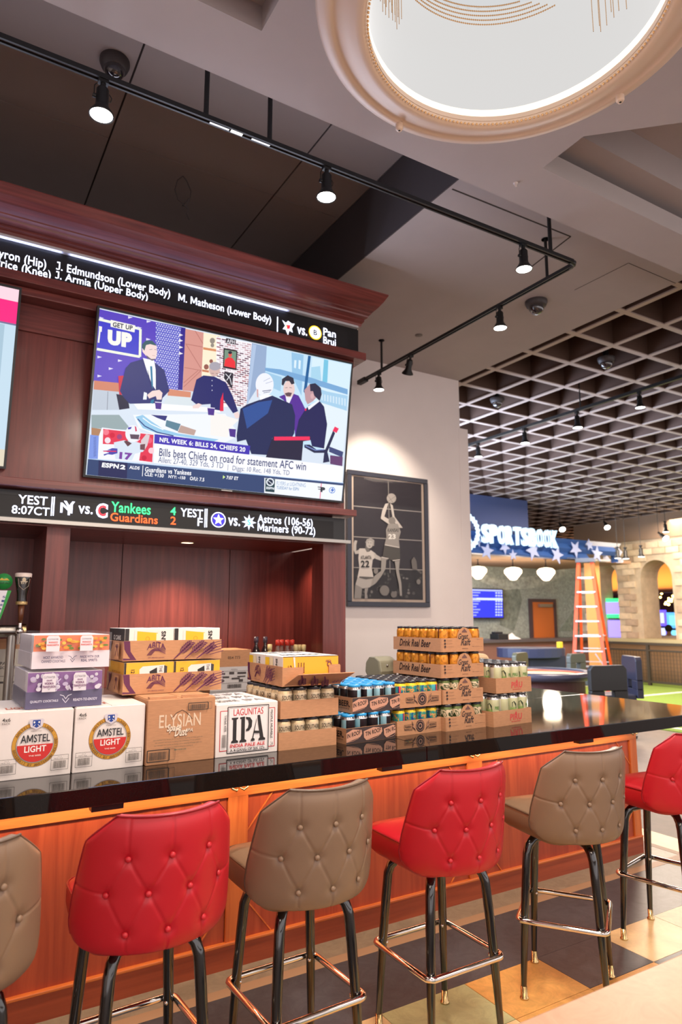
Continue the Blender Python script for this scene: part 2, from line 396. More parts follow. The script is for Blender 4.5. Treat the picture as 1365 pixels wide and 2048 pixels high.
# hairline seams and an access panel in the light ceiling
def seam(p, q, z, w=.012):
    a = at_z(*p, z); c = at_z(*q, z); B_ = B().use(M_GAP); B_.bar((a.x, a.y, z+.002), (c.x, c.y, z+.002), w, .006); struct('ceiling_seam', B_)
seam((905, 378), (1142, 473), ZC); seam((1142, 473), (1055, 540), ZC)
seam((1258, 526), (1150, 580), ZC, .006); seam((1258, 526), (1365, 572), ZC, .006)

# open grid ceiling
GRID = thing('ceiling_grid', None, None, (0, 0, 0)); tag(GRID, kind='structure')
M_BS = mat('grid_side', (92, 68, 56), rough=.8); M_BF = mat('grid_face', (182, 162, 152), rough=.6); M_DECK = mat('deck_dark', (62, 62, 58), rough=.9)
def beam_mesh(L):
    b = B().use(M_BS); b.box(-.017, .017, 0, L, .012, .30); b.use(M_BF).box(-.027, .027, 0, L, 0, .012); return b.mesh('beam')
bx = beam_mesh(29); by = beam_mesh(30); n = 0
for i in range(46):
    o = bpy.data.objects.new('beam', by); COL.objects.link(o); o.parent = GRID; o.location = (5.112+.555*i, -2, ZC); n += 1
for i in range(50):
    o = bpy.data.objects.new('beam', bx); COL.objects.link(o); o.parent = GRID; o.location = (XE, 4.124+.549*(i-11), ZC-.001); o.rotation_euler = (0, 0, -pi/2)
b = B().use(M_DECK); b.box(XE, 34, -2, 30, ZC+.30, ZC+.4); struct('ceiling_deck', b)
b = B().use(mat('grid_edge', (110, 80, 62), rough=.8)); b.box(XE-.0, XE+.02, -2, 30, ZC+.012, ZC+.30); struct('ceiling_edge', b)

# ================================================================== FRONT BAR
XR = 4.37; YF = 2.55
bar = thing('bar', 'long cherry panelled bar front below the black countertop', 'bar', (0, YP, 0))
zt, zb = 1.0, 0.0
b = B().use(M_PANEL); b.box(-3, XP-.02, YP+.02, YP+.3, 0, 1.0); b.box(XP-.6, XP-.02, YP+.02, 5.6, 0, 1.0); b.build('carcass', bar, True)
zr = at_y(600, 1576, YP).z if False else at_y(0, 1661, YP).z
zbr = at_y(1039, 1738, YP).z
b = B().use(M_OAKX); b.box(-3, XP, YP-.002, YP+.03, zr, 1.0); b.build('top_rail', bar, True, bevel=.002)
b = B().use(M_TOE); b.box(-3, XP+.0, YP-.006, YP+.03, .0, zbr); b.build('bottom_rail', bar, True)
b = B().use(M_OAKX); b.box(-3, XP, YP-.012, YP+.02, zbr, zbr+.014); b.build('ledge_moulding', bar, True, bevel=.004)
stx = [(at_y(455, 1700, YP).x, at_y(495, 1700, YP).x), (at_y(936, 1560, YP).x, at_y(966, 1560, YP).x), (XP-.075, XP)]
dx = stx[1][0]-stx[0][0]; stx = [(stx[0][0]-dx, stx[0][1]-dx), (stx[0][0]-2*dx, stx[0][1]-2*dx)]+stx
for xa, xb in stx:
    b = B().use(M_OAKZ); b.box(xa, xb, YP-.001, YP+.03, zbr, zr+.01); b.build('stile', bar, True, bevel=.002)
for (xa, xb), (xc, xd) in zip(sorted(stx), sorted(stx)[1:]):
    b = B().use(M_PANEL); b.box(xb+.004, xc-.004, YP+.012, YP+.024, zbr+.01, zr-.004); b.build('panel', bar, True)
    for sx, x in ((1, xb), (-1, xc)):
        for sz, z in ((1, zbr+.014), (-1, zr)):
            b = B().use(M_OAKX); b.bar((x+sx*.14, YP+.010, z), (x, YP+.010, z+sz*.17), .006, .006); b.build('corner_batten', bar, True)
OUT = []
for px in (212, 776, 1165):
    c = at_y(px, 1600 if px < 300 else 1500, YF+.05); b = B().use(M_PLAST); b.box(c.x-.055, c.x+.055, YF+.015, YF+.06, .982, 1.003); OUT.append(b)
for px, py in ((478, 1577), (947, 1511), (1266, 1466)):
    c = at_y(px, py+1, YP-.03); hz = c.z-.907; b = B().use(M_BRASS)
    for s in (-1, 1): b.tube([(c.x+s*.004, YP, .93+hz), (c.x+s*.006, YP-.03, .915+hz), (c.x+s*.02, YP-.05, .905+hz), (c.x+s*.04, YP-.045, .915+hz), (c.x+s*.045, YP-.03, .93+hz)], [.005, .006, .006, .006, .008], 8)
    b.lathe([(.0, 0), (.016, 0), (.016, .004), (0, .004)], M=Matrix.Translation((c.x, YP, .93+hz)) @ Matrix.Rotation(radians(90), 4, 'X'), n=14); b.build('purse_hook', bar, True)
b = B().use(mat('led_housing', (200, 196, 190))); b.box(-2.9, XP-.05, YP-.16, YP-.13, .985, .998); b.build('light_strip_housing', bar, True)
for i in range(4):
    xa = -1+1.5*i; light('under_counter_light', 'AREA', (xa, YP-.16, .975), 7, (1, .74, .48), 1.5, (radians(32), 0, 0), .05)
ct = thing('countertop', 'glossy black granite countertop of the front bar', 'countertop', (0, YF, 1.0))
sx = at_y(854, 1491, YF).x
for xa, xb, ya_, yb in ((-3, sx-.001, YF, 3.62), (sx+.001, XR, YF, 3.62), (3.55, XR, 3.622, 5.68)):
    b = B().use(M_GRAN); b.box(xa, xb, ya_, yb, 1.003, 1.07); b.build('slab', ct, True, bevel=.003)

for b in OUT: b.build('outlet_strip', ct, True, bevel=.002)
# ================================================================== BAR STOOLS
def stool_parts(color):
    lea = leather('leather_'+color, (190, 24, 38) if color == 'red' else (134, 108, 86))
    dark = leather('piping_'+color, (150, 16, 30) if color == 'red' else (96, 76, 60))
    RB = .268; TH = 1.20  # radius and half width (radians) of the curved back
    wk = [(0, .64), (.03, .84), (.07, .95), (.12, 1.01), (.20, 1.02), (.35, .98), (.79, .81), (.81, .795), (1.0, .49)]
    def wf(t):
        for (a, u), (c, v) in zip(wk, wk[1:]):
            if t <= c: k = (t-a)/(c-a); return u+(v-u)*k
        return wk[-1][1]
    btn = [(-.375, .70), (0, .70), (.375, .70), (-.56, .44), (-.19, .44), (.19, .44), (.56, .44), (-.375, .16), (0, .16), (.375, .16)]
    rows = [[p for p in btn if abs(p[1]-r) < .02] for r in (.70, .44, .16)]
    segs = []
    for A, C in ((rows[0], rows[1]), (rows[1], rows[2])):
        for p in A:
            for q in C:
                if abs(p[0]-q[0]) < .26: segs.append((p, q))
    for p in rows[0]: segs.append((p, (p[0], 1.0)))
    for p in rows[2]: segs.append((p, (p[0], 0.0)))
    segs += [((-.56, .44), (-1.05, .50)), ((.56, .44), (1.05, .50))]
    def dseg(a, t, p, q):
        px, py = p[0]*.32, p[1]*.39; qx, qy = q[0]*.32, q[1]*.39; x, y = a*.32, t*.39
        k = max(0, min(1, ((x-px)*(qx-px)+(y-py)*(qy-py))/((qx-px)**2+(qy-py)**2+1e-9)))
        return hypot(x-px-k*(qx-px), y-py-k*(qy-py))
    ZL, HB = .685, .39
    def P(a, t, off):  # a -1..1 across, t 0..1 up, off = offset outwards
        th = a*TH*wf(t); top = -.005*(1-(a)**2)*t**6
        R = RB+off-.03*(1-t)*0+.020*t
        z = ZL+HB*t+top+.012*(1-t)**4*0
        return Vector((R*sin(th), -R*cos(th)-.015*t+.0, z))
    N, Mm = 140, 100; b = B().use(lea); vs = []; fs = []
    for j in range(Mm+1):
        t = j/Mm
        for i in range(N+1):
            a = -1+2*i/N; ca = a*wf(t)/1.0
            d = 0
            for p in btn: d -= .008*math.exp(-(((ca-p[0])*.32)**2+((t-p[1])*.39)**2)/(.020**2))
            m = min(dseg(ca, t, p, q) for p, q in segs); d -= .0028*math.exp(-(m/.0034)**2)
            e = min(1-abs(a), t*1.2, (1-t)*1.2); d += .016*(1-math.exp(-max(e, 0)/.07))-.012
            vs.append(P(a, t, d))
    o0 = len(vs)
    for j in range(Mm+1):
        for i in range(N+1): a = -1+2*i/N; t = j/Mm; vs.append(P(a, t, -.05 if 0 < i < N and 0 < j < Mm else -.038))
    W1 = N+1
    for j in range(Mm):
        for i in range(N):
            k = j*W1+i; fs.append((k, k+1, k+W1+1, k+W1)); k += o0; fs.append((k+W1, k+W1+1, k+1, k))
    for j in range(Mm):
        for i in (0, N): k = j*W1+i; q = (k, k+W1, k+W1+o0, k+o0); fs.append(q if i == 0 else q[::-1])
    for i in range(N):
        for j in (0, Mm): k = j*W1+i; q = (k+1, k, k+o0, k+1+o0); fs.append(q if j == 0 else q[::-1])
    b.add(vs, fs, True); parts = [('backrest', b.mesh('backrest'))]
    pts = [P(-1+2*i/40, 1, -.006)+Vector((0, 0, .002)) for i in range(41)]
    ptsL = [P(-1, i/20, -.012) for i in range(2, 21)]; ptsR = [P(1, i/20, -.012) for i in range(20, 1, -1)]
    b = B().use(dark); b.tube(ptsL+pts+ptsR, .0038, 6); parts.append(('piping', b.mesh('piping')))
    for a, t in btn:
        th = a*TH; p = Vector(((RB+.012+.02*t)*sin(th), -(RB+.012+.02*t)*cos(th)-.015*t, ZL+HB*t)); n = Vector((sin(th), -cos(th), .08)).normalized()
        q = n.to_track_quat('Z', 'Y').to_matrix().to_4x4()
        b = B().use(lea); b.lathe([(0, .0045), (.0055, .004), (.0088, .0015), (.0095, -.002)], M=Matrix.Translation(p-n*.010) @ q, n=12); parts.append(('button', b.mesh('button')))
    # seat cushion
    def rr(w_, d_, r, n=6):
        out = []
        for cx, cy, a0 in ((w_-r, d_-r, 0), (-w_+r, d_-r, 90), (-w_+r, -d_+r, 180), (w_-r, -d_+r, 270)):
            for k in range(n+1): a = radians(a0+90*k/n); out.append((cx+r*cos(a), cy+r*sin(a)))
        return out
    b = B().use(lea); prof = [(.90, .675), (.97, .69), (1.0, .72), (1.0, .755), (.985, .772), (.95, .779), (.80, .787), (.5, .792), (.0, .794)]
    base = rr(.212, .222, .075); n = len(base); vs = []; fs = []
    for k, z in prof: vs += [(x*k, y*k+.01, z) for x, y in base]
    for i in range(len(prof)-1):
        for k in range(n): fs.append((i*n+k, i*n+(k+1) % n, (i+1)*n+(k+1) % n, (i+1)*n+k))
    fs.append(tuple(range(n))[::-1]); b.add(vs, fs, True); parts.append(('seat', b.mesh('seat')))
    b = B().use(dark); b.tube([(x*.992, y*.992+.01, .772) for x, y in base], .004, 6, closed=True); parts.append(('seat_piping', b.mesh('seat_piping')))
    return parts
def base_parts():
    parts = []
    for sx, sy in ((-1, -1), (1, -1), (1, 1), (-1, 1)):
        b = B().use(M_GBLACK); h1 = .172; h2 = .142
        d = lambda h, z: (sx*h, sy*h, z)
        b.tube([d(.172, .055), d(.165, .20), d(.158, .34), d(.148, .50), d(.141, .595), d(.132, .628), d(.115, .650), d(.085, .660), d(.02, .662)], [.0125, .0155, .018, .019, .019, .019, .019, .019, .019], 14)
        parts.append(('leg', b.mesh('leg'), [('ferrule', B().use(M_BRASS).lathe([(.0, .002), (.019, .002), (.020, .006), (.019, .011), (.0145, .014), (.0135, .055), (0, .055)], (sx*.172, sy*.172, 0), 14).mesh('ferrule'))]))
    b = B().use(M_CHROME); R = .187; pts = []
    for cx, cy, a0 in ((1, 1, 0), (-1, 1, 90), (-1, -1, 180), (1, -1, 270)):
        for k in range(6): a = radians(a0+18*k); pts.append((cx*(R-.03)+.03*cos(a), cy*(R-.03)+.03*sin(a), .325))
    b.tube(pts, .0115, 10, closed=True)
    for sx, sy in ((-1, -1), (1, -1), (1, 1), (-1, 1)): b.sphere((sx*.147, sy*.147, .325), .007, 8, 6)
    parts.append(('foot_ring', b.mesh('foot_ring')))
    parts.append(('swivel_plate', B().use(M_BLACK).lathe([(.0, .655), (.11, .655), (.11, .676), (0, .676)], n=20).mesh('swivel_plate')))
    return parts
SP = {'red': stool_parts('red'), 'taupe': stool_parts('taupe')}; BP = base_parts()
def stool(x, y, rseat, rbase, color, label):
    t = thing('bar_stool', label, 'bar stool', (x, y, 0), 0, 'bar stools along the front bar')
    for p in SP[color]:
        o = bpy.data.objects.new(p[0], p[1]); COL.objects.link(o); o.parent = t; o.rotation_euler = (0, 0, radians(rseat))
    for p in BP:
        o = bpy.data.objects.new(p[0], p[1]); COL.objects.link(o); o.parent = t; o.rotation_euler = (0, 0, radians(rbase))
        for c in (p[2] if len(p) > 2 else []):
            q = bpy.data.objects.new(c[0], c[1]); COL.objects.link(q); q.parent = o
    return t
stool(.085, 2.33, 2, 8, 'taupe', 'taupe tufted bar stool cut off by the left edge of the photo')
stool(.668, 2.375, 0, 3, 'red', 'red tufted bar stool in front of the two white beer cases')
stool(1.235, 2.385, 0, 2, 'taupe', 'taupe tufted bar stool between the two whole red bar stools')
stool(1.868, 2.355, -1, 0, 'red', 'red tufted bar stool in front of the stacked can trays')
stool(2.600, 2.335, -10, 36, 'taupe', 'taupe tufted bar stool second from the far end of the bar')
stool(3.42, 2.375, -6, 13, 'red', 'red tufted bar stool at the far end of the bar, partly cut off')

# pale table in the near corner
tb = thing('table', 'pale cream marbled table top in the near lower corner', 'table', (1.75, .62, 0))
b = B().use(marmoleum('cream_top', (182, 142, 112), .12)); b.box(.75, 3.4, .1, 1.222, .735, .76); b.build('tabletop', tb, True, bevel=.006)
b = B().use(M_BLACK); b.lathe([(0, 0), (.28, 0), (.28, .02), (.05, .05), (.04, .7), (.12, .735), (0, .735)], n=24); b.build('pedestal', tb)

# ================================================================== BACK BAR
YB_, YL, YS = 4.45, 4.35, 4.25
cab = thing('back_bar_cabinet', 'dark mahogany back bar cabinet with crown moulding, shelves and open niche', 'cabinet', (0, YB_, 0))
XL = -3.2
xb = at_y(689, 1017, YB_).x; xl = at_y(717, 658, YL).x; xs_up = at_y(733, 715, YS).x; xs_lo = at_y(714, 1026, YS).x
z_lu1, z_lu0 = 3.945, 3.762; z_ll1, z_ll0 = 2.395, 2.232
# crown: profile (outward, up) swept along the front with a mitred return at the right end
prof = [(0, 0), (.03, .0), (.035, .03), (.06, .045), (.06, .062), (.085, .07), (.10, .075), (.105, .09), (.13, .098), (.135, .108), (.16, .12), (.20, .14), (.235, .165), (.25, .175), (.255, .18), (.30, .225), (.30, .235)]
z0 = z_lu1+.015; kx, kz = 1.0, 1.0
pc = at_y(778, 590, YL-.30); kz = (pc.z-z0)/.235; kx = (pc.x-xl)/.30
b = B().use(M_MAHX); vs = []; fs = []
for p, h in prof: vs += [(XL, YL-p, z0+h*kz), (xl+p*kx, YL-p, z0+h*kz), (xl+p*kx, YL+1.3, z0+h*kz)]
for i in range(len(prof)-1):
    for k in range(2): fs.append((i*3+k, i*3+k+1, i*3+k+4, i*3+k+3))
n3 = len(vs); q = (len(prof)-1)*3; fs.append((q, q+1, q+2)); vs.append((XL, YL+1.3, z0+.235*kz)); fs.append((q, q+2, n3))
b.add(vs, fs, False); b.build('crown_moulding', cab, True)
b = B().use(M_MAHX); b.box(XL, xl, YL+.062, YL+1.3, z_lu0, z_lu1+.03); b.build('frieze', cab, True)
b = B().use(M_MAHX); b.box(XL, xs_up, YS, YL+1.3, 3.655, 3.715); b.build('shelf', cab, True, bevel=.003)
b = B().use(M_MAHX); b.box(XL, xl-.06, YS+.07, YL+.2, 3.60, 3.655); b.build('cove_moulding', cab, True, bevel=.006)
b = B().use(M_MAHZ); b.box(XL, xb, YB_, YL+1.3, 2.46, 3.66); b.build('back_panel', cab, True)
b = B().use(M_MAHX); b.box(XL, xb+.0, YB_-.02, YB_+.0, 3.42, 3.60); b.build('panel_rail', cab, True, bevel=.003)
b = B().use(M_MAHX); b.box(XL, xs_lo, YS, YL+1.3, 2.405, 2.452); b.build('shelf', cab, True, bevel=.003)
b = B().use(M_MAHX); b.box(XL, xl-.2, YL+.062, YL+1.3, 2.20, 2.41); b.build('niche_header', cab, True)
b = B().use(M_STEEL); b.box(XL, at_y(698, 1085, YL).x, YL-.03, YL+.06, 2.205, 2.228); b.build('metal_trim', cab, True)
b = B().use(mat('alu_lip', (200, 200, 204), rough=.45)); b.box(XL, xl-.02, YL-.035, YL+.02, z_lu1, z_lu1+.016); b.build('metal_trim', cab, True)
posts = [(at_y(93, 1055, YB_).x, at_y(141, 1055, YB_).x), (at_y(644, 1150, YB_).x, xb), (-.95, -.81)]
for xa, xc in posts:
    b = B().use(M_MAHZ); b.box(xa, xc, YB_-.02, YB_+.16, 1.151, 2.21); b.build('post', cab, True, bevel=.003)
YN = 5.2
for i in range(7):
    xa = -3.1+.86*i; xc = min(xa+.854, xb-.02)
    if xa < xc: b = B().use(M_MAHZ); b.box(xa, xc, YN, YN+.03, .92, 2.21); b.build('niche_panel', cab, True)
b = B().use(M_MAHZ); b.box(xb-.05, xb-.003, YB_+.1, YN+.4, 1.151, 2.21); b.build('side_panel', cab, True)
b = B().use(M_MAHZ); b.box(posts[0][0]+.02, posts[0][0]+.05, YB_+.1, YN+.02, 1.151, 2.21); b.build('niche_divider', cab, True)
b = B().use(M_TOE); b.box(XL, xb, 4.0, YN, 0, .88); b.build('base_cabinet', cab, True)
bc = thing('back_counter', 'dark stone back counter under the mahogany cabinet', 'countertop', (0, 4.0, .88))
b = B().use(M_GRAN); b.box(XL, xb+.02, 3.95, YN-.01, .88, .92); b.build('slab', bc, True)
b = B().use(M_STEEL); b.box(XL, xb-.1, 4.18, YN-.03, .92, 1.135); b.box(XL, xb-.08, 4.16, YN-.03, 1.135, 1.15); b.build('raised_shelf', bc, True)
dl = thing('recessed_downlight', 'round recessed downlight glowing in the niche ceiling', 'light', (at_z(375, 1085, 2.2).x, at_z(375, 1085, 2.2).y, 2.2))
b = B().use(M_STEEL); b.lathe([(.062, -.001), (.05, -.006), (.045, -.001)], n=24); b.build('trim_ring', dl)
b = B().use(emi('lamp_warm', (255, 222, 170), 6)); b.disc((0, 0, -.002), .046); b.build('lens', dl)
light('niche_light', 'SPOT', (dl.location.x, dl.location.y, 2.18), 60, (1, .72, .5), .05, spot=120, blend=.8)
light('niche_light', 'SPOT', (dl.location.x+.9, dl.location.y, 2.18), 14, (1, .62, .45), .05, spot=120, blend=.8)

# LED tickers
GL = scr(2.2); GD = emi('led_dark', (20, 16, 22), .35)
def ticker(label, x1, z0, z1):
    t = thing('led_ticker', label, 'display', (0, YL, z0))
    b = B().use(M_PLAST); b.box(XL, x1, YL, YL+.06, z0, z1); b.build('housing', t, True)
    b = B().use(mat('led_face', (16, 13, 17), rough=.55)); b.box(XL, x1-.1, YL-.002, YL, z0+.008, z1-.03); b.build('led_panel', t, True)
    return t
def led_art(t):
    return Art(lambda x, y, l: Vector((x, YL-.003-l, y)), GL)
def lt(a, s, x0, x1, yt, yb, col, bold=.012):
    p, q = at_y(x0, yt, YL), at_y(x0, yb, YL); r = at_y(x1, yt, YL)
    a.text(s, p.x, q.z, r.x, p.z, col, bold)
W_ = (228, 232, 255); GR = (60, 240, 130); OR = (255, 92, 40)
t1 = ticker('upper black LED ticker with player injury news in white letters', xl, z_lu0, z_lu1)
a = led_art(t1)
def row(a, s, x0, x1, yt, yb, col): lt(a, s, x0, x1, yt, yb, col)
lt(a, 'Byron (Hip)', -13, 95, 494, 518, W_); lt(a, 'Price (Knee)', -9, 104, 515, 537, W_)
lt(a, 'J. Edmundson (Lower Body)', 113, 343, 523, 545, W_); lt(a, 'J. Armia (Upper Body)', 111, 298, 542, 562, W_)
lt(a, 'M. Matheson (Lower Body)', 357, 543, 587, 607, W_)
p = at_y(555, 634, YL); q = at_y(555, 664, YL); a.rect(p.x-.004, q.z, p.x+.004, p.z, W_)
c = at_y(576, 656, YL); s_ = .058
a.poly([(c.x-.05, c.z+.05), (c.x-.02, c.z+.035), (c.x, c.z+.055), (c.x+.03, c.z+.04), (c.x+.055, c.z+.045), (c.x+.03, c.z), (c.x+.04, c.z-.03), (c.x+.01, c.z-.02), (c.x, c.z-.06), (c.x-.02, c.z-.02), (c.x-.045, c.z-.02), (c.x-.025, c.z+.01)], W_)
a.poly([(c.x-.015, c.z+.02), (c.x+.02, c.z+.025), (c.x+.012, c.z-.008), (c.x-.01, c.z-.012)], (210, 40, 50)); a.line([(c.x-.03, c.z+.035), (c.x-.01, c.z+.0)], .006, (220, 180, 80))
lt(a, 'vs.', 594, 614, 654, 668, W_)
c = at_y(630, 666, YL); a.ell(c.x, c.z, .056, .056, (250, 190, 40)); a.ell(c.x, c.z, .047, .047, W_); a.ring(c.x, c.z, .028, .032, (250, 190, 40)); a.text('B', c.x-.016, c.z-.022, c.x+.016, c.z+.022, (30, 26, 20), .03)
lt(a, 'Pan', 646, 671, 656, 671, W_); lt(a, 'Brui', 646, 671, 673, 688, W_)
a.build('lettering', t1, True)
t2 = ticker('lower black LED ticker with ball game scores in white, green and orange', at_y(690, 1060, YL).x, z_ll0, z_ll1)
a = led_art(t2)
for s, x0, x1, yt, yb, c in (('YEST', 37, 96, 989, 1007, W_), ('8:07CT', 24, 100, 1010, 1027, W_), ('vs.', 157, 186, 1011, 1027, W_), ('Yankees', 223, 302, 1003, 1024, GR), ('Guardians', 221, 316, 1025, 1042, OR),
    ('4', 341, 352, 1014, 1030, GR), ('2', 341, 352, 1033, 1049, OR), ('YEST', 361, 406, 1016, 1033, W_), ('F', 395, 405, 1036, 1052, W_), ('vs.', 456, 480, 1035, 1051, W_), ('Astros (106-56)', 515, 625, 1029, 1050, W_), ('Mariners (90-72)', 515, 630, 1046, 1067, W_)):
    lt(a, s, x0, x1, yt, yb, c)
for px, y0, y1 in ((104.5, 994, 1032), (108.5, 994, 1032), (410, 1018, 1055), (413.5, 1018, 1055)):
    p = at_y(px, y0, YL); q = at_y(px, y1, YL); a.rect(p.x-.0035, q.z, p.x+.0035, p.z, W_)
p, q = at_y(128, 1002, YL), at_y(128, 1030, YL); r = at_y(150, 1002, YL); s0 = at_y(121, 1002, YL)
a.text('N', s0.x, q.z+.012, r.x-.012, p.z-.012, W_, .02); a.text('Y', s0.x+.018, q.z, r.x, p.z, W_, .02)
p, q, r = at_y(192, 1006, YL), at_y(192, 1036, YL), at_y(216, 1006, YL); a.text('C', p.x, q.z, r.x, p.z, W_, .07); a.text('C', p.x+.012, q.z+.012, r.x-.010, p.z-.012, (230, 50, 60), .03)
c = at_y(436, 1040, YL); a.ring(c.x, c.z, .046, .053, W_); a.ell(c.x, c.z, .042, .042, (52, 40, 160)); a.star(c.x, c.z, .040, W_)
c = at_y(497, 1045, YL); a.star(c.x, c.z, .056, W_, 8, .45); a.text('S', c.x-.013, c.z-.02, c.x+.013, c.z+.02, (40, 150, 160), .03)
a.build('lettering', t2, True)
light('ticker_glow', 'AREA', (.9, YL-.05, 3.86), 3.0, (.55, .6, 1), 2.6, (radians(-90), 0, 0), .1)
for xg in (-.6, 1.0): light('ticker_lip_fill', 'AREA', (xg+.35, YL-.018, z_lu1-.012), .6, (.55, .62, 1), 1.55, (pi, 0, 0), .012)  # added unseen strips under the lip, standing in for LED glow on it
light('ticker_glow', 'AREA', (1.3, YL-.05, 2.31), 2.0, (.6, .62, 1), 2.2, (radians(-90), 0, 0), .1)

# ------------------------------------------------------------------ televisions
Y0t, Y1t = 4.40, 4.257
TL, TR, BR, BL = at_y(200, 618, Y1t), at_y(703, 728, Y1t), at_y(684, 1001, Y0t), at_y(171, 951, Y0t)
def tv_frame(t, O, U, V, wU, hV):
    nrm = U.cross(V).normalized()
    M = Matrix(((U.x, V.x, nrm.x, O.x), (U.y, V.y, nrm.y, O.y), (U.z, V.z, nrm.z, O.z), (0, 0, 0, 1)))
    b = B().use(M_PLAST); e = .014
    b.box(-e, wU+e, -e, 0, -.04, .006, M); b.box(-e, wU+e, hV, hV+e, -.04, .006, M); b.box(-e, 0, 0, hV, -.04, .006, M); b.box(wU, wU+e, 0, hV, -.04, .006, M); b.build('bezel', t, True)
    b = B().use(M_PLAST); b.box(0, wU, 0, hV, -.045, -.004, M); b.build('back_cover', t, True)
    b = B().use(M_STEEL); b.box(wU/2-.04, wU/2+.04, -.013, -.006, .006, .007, M); b.build('maker_badge', t, True)
    return M
U = Vector((1, 0, 0)); Vv = Vector((0, Y1t-Y0t, TR.z-BR.z)); hV = Vv.length; Vv.normalize(); wU = BR.x-BL.x
tv = thing('television', 'large television showing five people at a studio desk, tilted down', 'television', (BL.x+wU/2, Y0t, BL.z))
MT = tv_frame(tv, Vector((BL.x, Y0t, (BL.z+BR.z)/2)), U, Vv, wU, hV); MTi = MT.inverted()
b = B().use(M_BLACK); b.bar((BL.x+wU/2, Y0t, 3.0), (BL.x+wU/2, YB_-.021, 3.0), .4, .3); b.build('wall_mount', tv, True)
NT = MT.to_3x3() @ Vector((0, 0, 1)); OT = MT.translation
def tvpx(x, y, l):   # a pixel of the photographed screen picture to its place on the tilted screen
    d = ray(x, y); o = Vector((0, 0, H)); k = (OT-o).dot(NT)/d.dot(NT); p = o+d*k; q = MTi @ p
    q.x = max(0, min(wU, q.x)); q.y = max(0, min(hV, q.y)); q.z = .0005+l
    return MT @ q
a = Art(tvpx, scr(.86), step=.00012); a.flip = False
Z3 = lambda *ps: [(160+x/4.875, 610+y/4.875) for x, y in ps]
Z4 = lambda *ps: [(420+x/4.55, 660+y/4.55) for x, y in ps]
Z5 = lambda *ps: [(170+x/4.875, 830+y/4.875) for x, y in ps]
ZF = lambda *ps: [(160+x/2.4375, 600+y/2.4375) for x, y in ps]
P_ = a.poly
P_([(160, 600), (720, 700), (700, 1020), (160, 970)], (215, 226, 240))
PUR = (88, 66, 190)
P_(Z3((190, 40), (1030, 230), (1000, 830), (120, 740)), PUR)
P_(Z3((740, 165), (990, 215), (960, 830), (735, 800)), (96, 96, 200))
L = a.l+1; a.l = L
for i in range(30):
    for j in range(11):
        x = 742+j*24+(12 if i % 2 else 0)-i*.6; y = 175+i*21+j*5
        if x < 985-i*1: P_(Z3((x, y), (x+11, y+2), (x+11, y+12), (x, y+10)), (225, 228, 250), L)
P_(Z3((985, 215), (1030, 225), (1000, 830), (955, 825)), (50, 36, 140))
# logo board
a.line(Z3((185, 140), (590, 235), (585, 505), (165, 430)), 5.0, (240, 250, 225)); P_(Z3((185, 155), (575, 245), (565, 490), (172, 415)), (58, 60, 200))
P_(Z3((300, 145), (540, 200), (532, 268), (298, 212)), (245, 242, 235))
def ptext(s, o, r, u, col, bold=.02, shear=0):   # text laid along the picture's own slant: o origin, r right vector, u up vector (pixels)
    a.text(s, 0, 0, 1, 1, col, bold, shear, warp=lambda p: (o[0]+p[0]*r[0]+p[1]*u[0], o[1]+p[0]*r[1]+p[1]*u[1]))
def zt(Z, s, bl, br, tl, col, bold=.02): o, r, t = Z(bl, br, tl); ptext(s, o, (r[0]-o[0], r[1]-o[1]), (t[0]-o[0], t[1]-o[1]), col, bold)
zt(Z3, 'GET UP', (318, 212), (512, 248), (322, 166), (40, 40, 60), .03)
zt(Z3, 'UP', (268, 385), (505, 425), (272, 238), (245, 242, 235), .08); P_(Z3((185, 205), (215, 212), (212, 262), (200, 262), (188, 370), (172, 366), (185, 255)), (245, 242, 235))
for x, y in ((190, 115), (470, 108), (650, 148), (560, 210), (170, 495), (370, 530), (280, 608), (170, 680), (645, 322)): P_(Z3((x, y), (x+45, y+14), (x, y+26)), (225, 220, 245))
for x in (300, 355, 420, 480): P_(Z3((968, x-22), (1005, x-5), (962, x+8)), (240, 235, 240))
# barn panel, shelf, brick wall
P_(Z3((1028, 232), (1205, 270), (1180, 850), (1000, 835)), (214, 150, 140))
for q in (((1028, 380), (1200, 412)), ((1018, 610), (1185, 640)), ((1120, 250), (1200, 380)), ((1035, 385), (1180, 620)), ((1180, 640), (1010, 800)), ((1150, 640), (1010, 760))): a.line(Z3(*q), 1.2, (180, 112, 104))
P_(Z3((1205, 270), (1365, 300), (1365, 700), (1185, 690)), (252, 236, 208)); P_(Z4((0, 45), (60, 60), (40, 330), (0, 320)), (252, 236, 208))
P_(Z3((1200, 412), (1365, 440), (1365, 462), (1200, 435)), (214, 140, 96)); P_(Z3((1190, 630), (1255, 640), (1255, 660), (1190, 650)), (200, 120, 84))
for x, y, r in ((1290, 350, 26), (1345, 330, 20), (1290, 395, 18), (1278, 550, 18), (1230, 605, 24)): c, = Z3((x, y)); a.ell(c[0], c[1], r/4.9, r/4.4, (150, 140, 130) if x > 1280 and y < 500 else (150, 90, 80), n=12)
P_(Z4((55, 60), (380, 120), (335, 700), (60, 700)), (250, 246, 250))
L = a.l = a.l+1
rnd = random.Random(5)
for i in range(31):
    for j in range(7):
        x = 60+j*46+(23 if i % 2 else 0); y = 68+i*19+x*.19-8
        x2 = min(x+38, 375-i*1.2)
        if x2-x > 8: P_(Z4((x, y), (x2, y+(x2-x)*.19), (x2, y+(x2-x)*.19+12), (x, y+12)), rnd.choice([(232, 222, 228), (196, 158, 168), (120, 84, 104), (214, 196, 206), (170, 110, 120)]), L)
P_(Z4((122, 165), (248, 188), (240, 368), (116, 345)), (40, 30, 40)); P_(Z4((132, 180), (238, 198), (232, 350), (126, 330)), (120, 150, 130))
